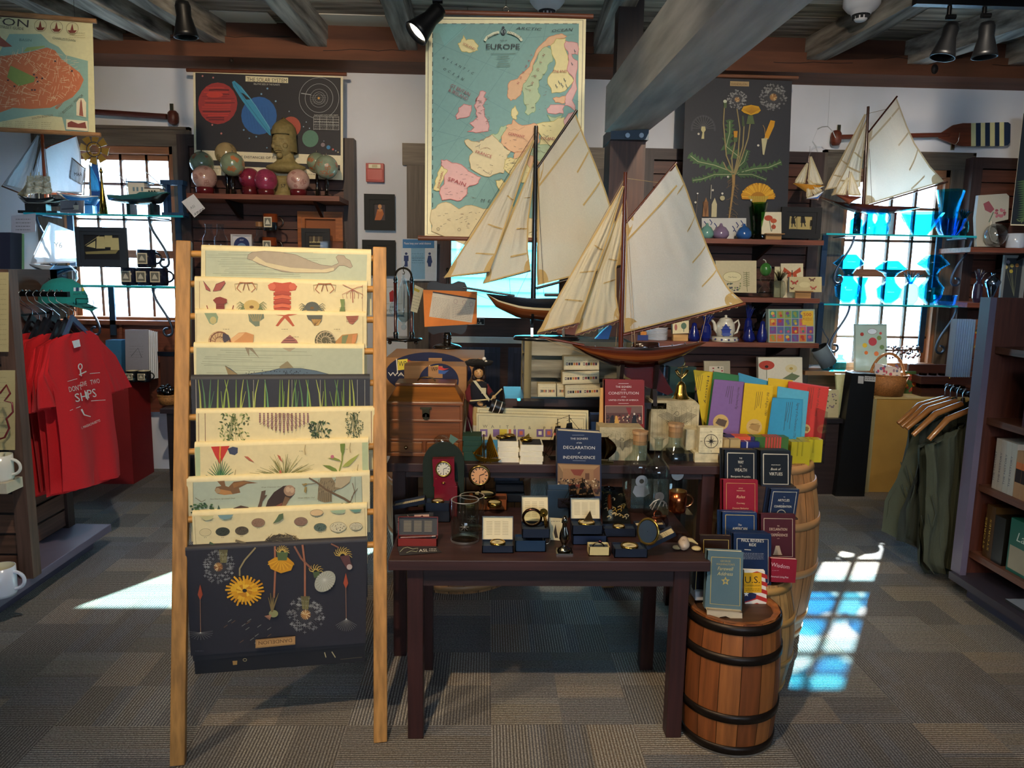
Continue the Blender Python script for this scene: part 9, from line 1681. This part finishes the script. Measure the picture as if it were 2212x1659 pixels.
spine(2,3.24,4,.034,.235,'#c4bdb0','the white spined books on the middle bookcase shelf',tx('THE HISTORY','#5c5c6c'));spine(2,3.10,3,.036,.21,'#b88c64','the flame printed books on the middle bookcase shelf',lambda m,x,y,z,h:(m.box((x,y-.017,z+.07),(x+.0003,y+.017,z+.14),'#2c1c18'),m.box((x-.0002,y-.017,z+.13),(x+.0003,y+.017,z+.16),'#d8763c')));spine(2,2.99,4,.03,.22,'#c4bdb0','the white books nearest the viewer on the middle bookcase shelf')
spine(3,3.24,2,.03,.25,'#4c3418','the brown and gold spines on the lowest bookcase shelf',tx('STORIES','#c9a84c'));spine(3,3.18,1,.07,.22,'#17150f','thick black book on the lowest bookcase shelf');
def lz(m,x,y,z,h):m.text('The',(x,y-.01,z+h*.82),(0,-1,0),(0,0,1),h=.014,col='#c9d4c8',mat='paper');m.text('Lady',(x,y,z+h*.62),(0,-1,0),(0,0,1),h=.04,col='#c9d4c8',mat='paper',it=1);m.box((x,y-.10,z+.015),(x+.0003,y+.09,z+h*.5),'#9c9078')
spine(3,3.08,1,.20,.24,'#125c4c','green paperback facing out on the lowest bookcase shelf',lz);spine(3,2.86,1,.18,.2,'#a89a7c','tan book beside the green paperback')
spine(1,3.10,1,.17,.24,'#4c1420','dark red book facing out on the upper bookcase shelf',lambda m,x,y,z,h:(m.text('MIND',(x,y+.07,z+h*.55),(0,-1,0),(0,0,1),h=.022,col='#a82c3c',mat='paper',al='l'),m.box((x,y-.08,z+.02),(x+.0002,y-.02,z+.2),'#8c98b8')));spine(1,2.91,1,.17,.22,'#2c3c58','navy book nearest the viewer on the upper bookcase shelf')
m=M('paper','#28282c');m.box((2.27,2.72,.121),(2.5,2.98,.135));m.box((2.27,2.72,.1352),(2.36,2.98,.1356),'#8c98a8');m.build('magazine',label='flat dark magazine lying on the bookcase base',cat='magazine')
rz_=at(2080,845,3.6).z;t=thing('clothes_rail','black notched rail carrying the green vests','rail',(2.35,3.6,rz_));m=M('iron','#14161c');a,b=at(2048,835,3.75),at(2122,862,3.45);m.cyl(a,b,.012,10);[m.ball(a+(b-a)*(i/9),.016,10)for i in range(10)];m.build('rail_bar',t)
def vest(i,Yv,ox,oy,label,rows,tip):
 t=thing('vest',label,'vest',at(rows[-1][0],rows[-1][1],Yv),'olive vests on wooden hangers');R_=[(a+ox,b+oy,c_+ox,d+oy)for a,b,c_,d in rows];cloth('vest_body',R_,('y',Yv),t,['#3a4238','#444a3c','#323a34'][i%3],.075,i+3,26)
 m=M('gloss','#a8703c');h=at(tip[2],tip[3]-10,Yv);P=[at(tip[0],tip[1],Yv),at((tip[0]+tip[2])/2-4,(tip[1]+tip[3])/2-12,Yv),at(tip[2],tip[3],Yv)];m.tube(P,[.012,.016,.014],10);m.tube([P[2],P[2]+V((0,0,.05)),P[2]+V((.012,0,.075))],.003,6,'#c0c4c8','chrome');m.build('hanger',t)
 m=M('cloth','#3c443c');k=len(R_)//2;m.tube([at(R_[k][0]+12,R_[k][1]-30,Yv-.03),at(R_[k][0]+22,R_[k][1]+10,Yv-.045),at(R_[k][0]+12,R_[k][1]+45,Yv-.04),at(R_[k][0]+4,R_[k][1]+10,Yv-.035)],.003,5);m.build('strap',t)
VR=[(2018,905,2088,862),(1982,925,2092,880),(1972,975,2092,960),(1950,1040,2090,1040),(1925,1090,2086,1110),(1916,1155,2080,1190),(1960,1170,2060,1236)]
VF=[(2020,955,2100,905),(1998,962,2102,930),(2002,1040,2098,1020),(2000,1100,2094,1100),(1996,1150,2088,1170),(1998,1215,2080,1220),(2016,1240,2068,1228)]
for i,a in enumerate(((3.72,-16,-12,'rearmost olive vest on a wooden hanger',VR,(1940,915,2040,860)),(3.66,-6,-4,'second olive vest from the back',VR,(1948,922,2052,862)),(3.60,4,2,'third olive vest from the back',VR,(1958,926,2066,866)),(3.53,-14,4,'olive vest second from the front',VF,(1972,940,2078,872)),(3.45,0,0,'frontmost olive vest at the bookcase end',VF,(2006,950,2096,885)))):vest(i,*a)
ZC=.675;m=M('matte','#b8924a');m.box((2.72,5.03,0),(4.4,5.28,ZC),None);m.box((2.715,5.025,ZC),(4.4,5.29,ZC+.012),'#c9b27a');m.box((2.70,5.02,0),(2.73,5.28,ZC),'#a8a078');m.build('yellow_cabinet',label='plain yellow display cabinet under the right window',cat='cabinet')
ZC+=.012;t=thing('display_box','tall black upright box with white labels before the yellow cabinet','box',at(1840,1060,4.9));m=M('semi','#0d1014');q=[at(1840,806,4.92),at(1892,808,4.92),at(1868,1062,4.92),at(1806,1048,4.92)];q[2].z=q[3].z=0;m.prism(q,(0,1,0),.09);m.build('box_body',t);m=M('paper','#c4c8cc');A=Art(m,(0,4.919,0),(0,-1,0));A.poly([(1854,812),(1866,813),(1865,829),(1853,828)],'#b4b8bc');A.poly([(1868,812),(1892,814),(1891,825),(1867,823)],'#b4b8bc');A.scrib(1869,814,1889,822,2,'#2c2c34',1.2);m.build('label',t)
t=thing('side_table','small dark table between barrel and black box','table',at(1800,1010,4.95));z=at(1800,905,4.95).z;x0,x1=at(1700,905,4.95).x,at(1826,905,4.95).x;m=M('woodx','#1c1a22');m.box((x0,4.95,z-.03),(x1,5.25,z));m.build('table_top',t);m=M('woodx','#2c2224');m.box((x0+.03,4.97,0),(x1-.03,5.22,z-.03));m.build('cabinet_body',t)
card(1776,842,1812,892,5.0,z,'#c4bc94','cream card with plant sprigs on the small dark table',lambda A:dots(A,1783,1806,850,882,16,['#5c6448','#7c6c7c'],3),'herb_card');card(1806,808,1838,960,5.1,z,'#c9c89c','pale green folder standing behind the black box',None,'folder','folder',.02)
c,s=basket(1912,858,84,46,5.14,ZC,'woven basket with arched handle on the yellow cabinet',62,col='#a8703c')
def fruit(A):A.ell(1884,716,10,6,'#d8e4ec');A.ring(1884,716,10,6,.8,'#8c6c7c');[A.ell(x,y,r,r,c_)for x,y,r,c_ in((1885,738,9,'#b84a54'),(1868,746,5,'#d8b83c'),(1871,762,4,'#d8763c'),(1893,764,5,'#d87c4c'),(1862,722,4,'#a8443c'),(1902,720,3,'#c05c5c'),(1905,750,5,'#6c8c5c'),(1899,730,5,'#7c945c'))]
card(1848,700,1916,806,5.36,.83,'#a8c0b4','tall tin printed with fruit standing on the window sill',fruit,'fruit_tin','tin',.03,mt='gloss')
card(1890,784,1945,830,5.13,None,'#c4c8d0','flower print card standing in the basket',lambda A:dots(A,1894,1940,788,826,26,['#a84c6c','#5c6c9c','#8c7c9c'],5,(2,4)),'flower_print',sk=.2);card(1952,802,1979,858,5.2,ZC,'#3c5c34','green card patterned with red flowers beside the basket',lambda A:dots(A,1954,1977,806,852,16,['#c0502c','#c98c2c','#8c3c3c'],6,(2,5)),'flower_card')
for i,(yb,lb)in enumerate(((862,'lower'),(828,'upper'))):
 t=thing('display_case',lb+' of two open dark wooden cases of small round tins','case',at(2030,yb,5.15));a,b=at(1982,yb,5.12),at(2100,yb-22,5.12);z0=ZC if i==0 else at(2000,828,5.12).z;m=M('woodx','#3c1c14');m.box((a.x,5.08,z0),(b.x,5.26,z0+.055));m.box((a.x,5.25,z0+.055),(b.x,5.27,z0+.12));m.build('case_body',t)
 for k in range(5):m=M('brass','#1c1818');m.cyl((a.x+.05+k*.07,5.15,z0+.055),(a.x+.05+k*.07,5.15,z0+.07),.026,14);m.build('round_tin',t)
 m=M('brass','#8c6c3c');m.ball((a.x+.2,5.075,z0+.045),.008,8);m.build('clasp',t)
t=thing('keyring_stand','stand hung with many small charms in the right window','stand',V((at(1950,800,5.36).x,5.36,.83)));m=M('iron','#5c4c44');a,b=at(1912,757,5.36),at(1988,755,5.36);m.cyl(a,b,.008,8);m.cyl(V(((a.x+b.x)/2,5.36,.83)),(a+b)/2,.006,8);m.build('bar',t);m=M('brass','#8c6c64');rn=random.Random(3);[m.ball(a+(b-a)*rn.random()+V((0,rn.uniform(-.03,.03),rn.uniform(-.06,.03))),.008,6,rn.choice(['#8c5c54','#5c4c5c','#a8948c','#4c5464']))for i in range(90)];o=m.build('charms',t);o['kind']='stuff'
for i in range(9):m=M('frost','#c4d4f0');m.box((at(2068+i*5,690,4.3).x,4.3,at(2068,815,4.3).z),(at(2068+i*5,690,4.3).x+.003,4.36,at(2068,690,4.3).z));m.build('plastic_sleeve',label='clear plastic sleeve in the bunch hanging beside the bookcase',cat='sleeve',group='clear hanging plastic sleeves')
card(2104,690,2122,830,4.32,None,'#8c5c44','colourful hanging print behind the clear sleeves',lambda A:dots(A,2105,2121,695,825,30,['#a83c2c','#c9a83c','#3c4c2c'],7,(2,4)),'hanging_print','print',.004)
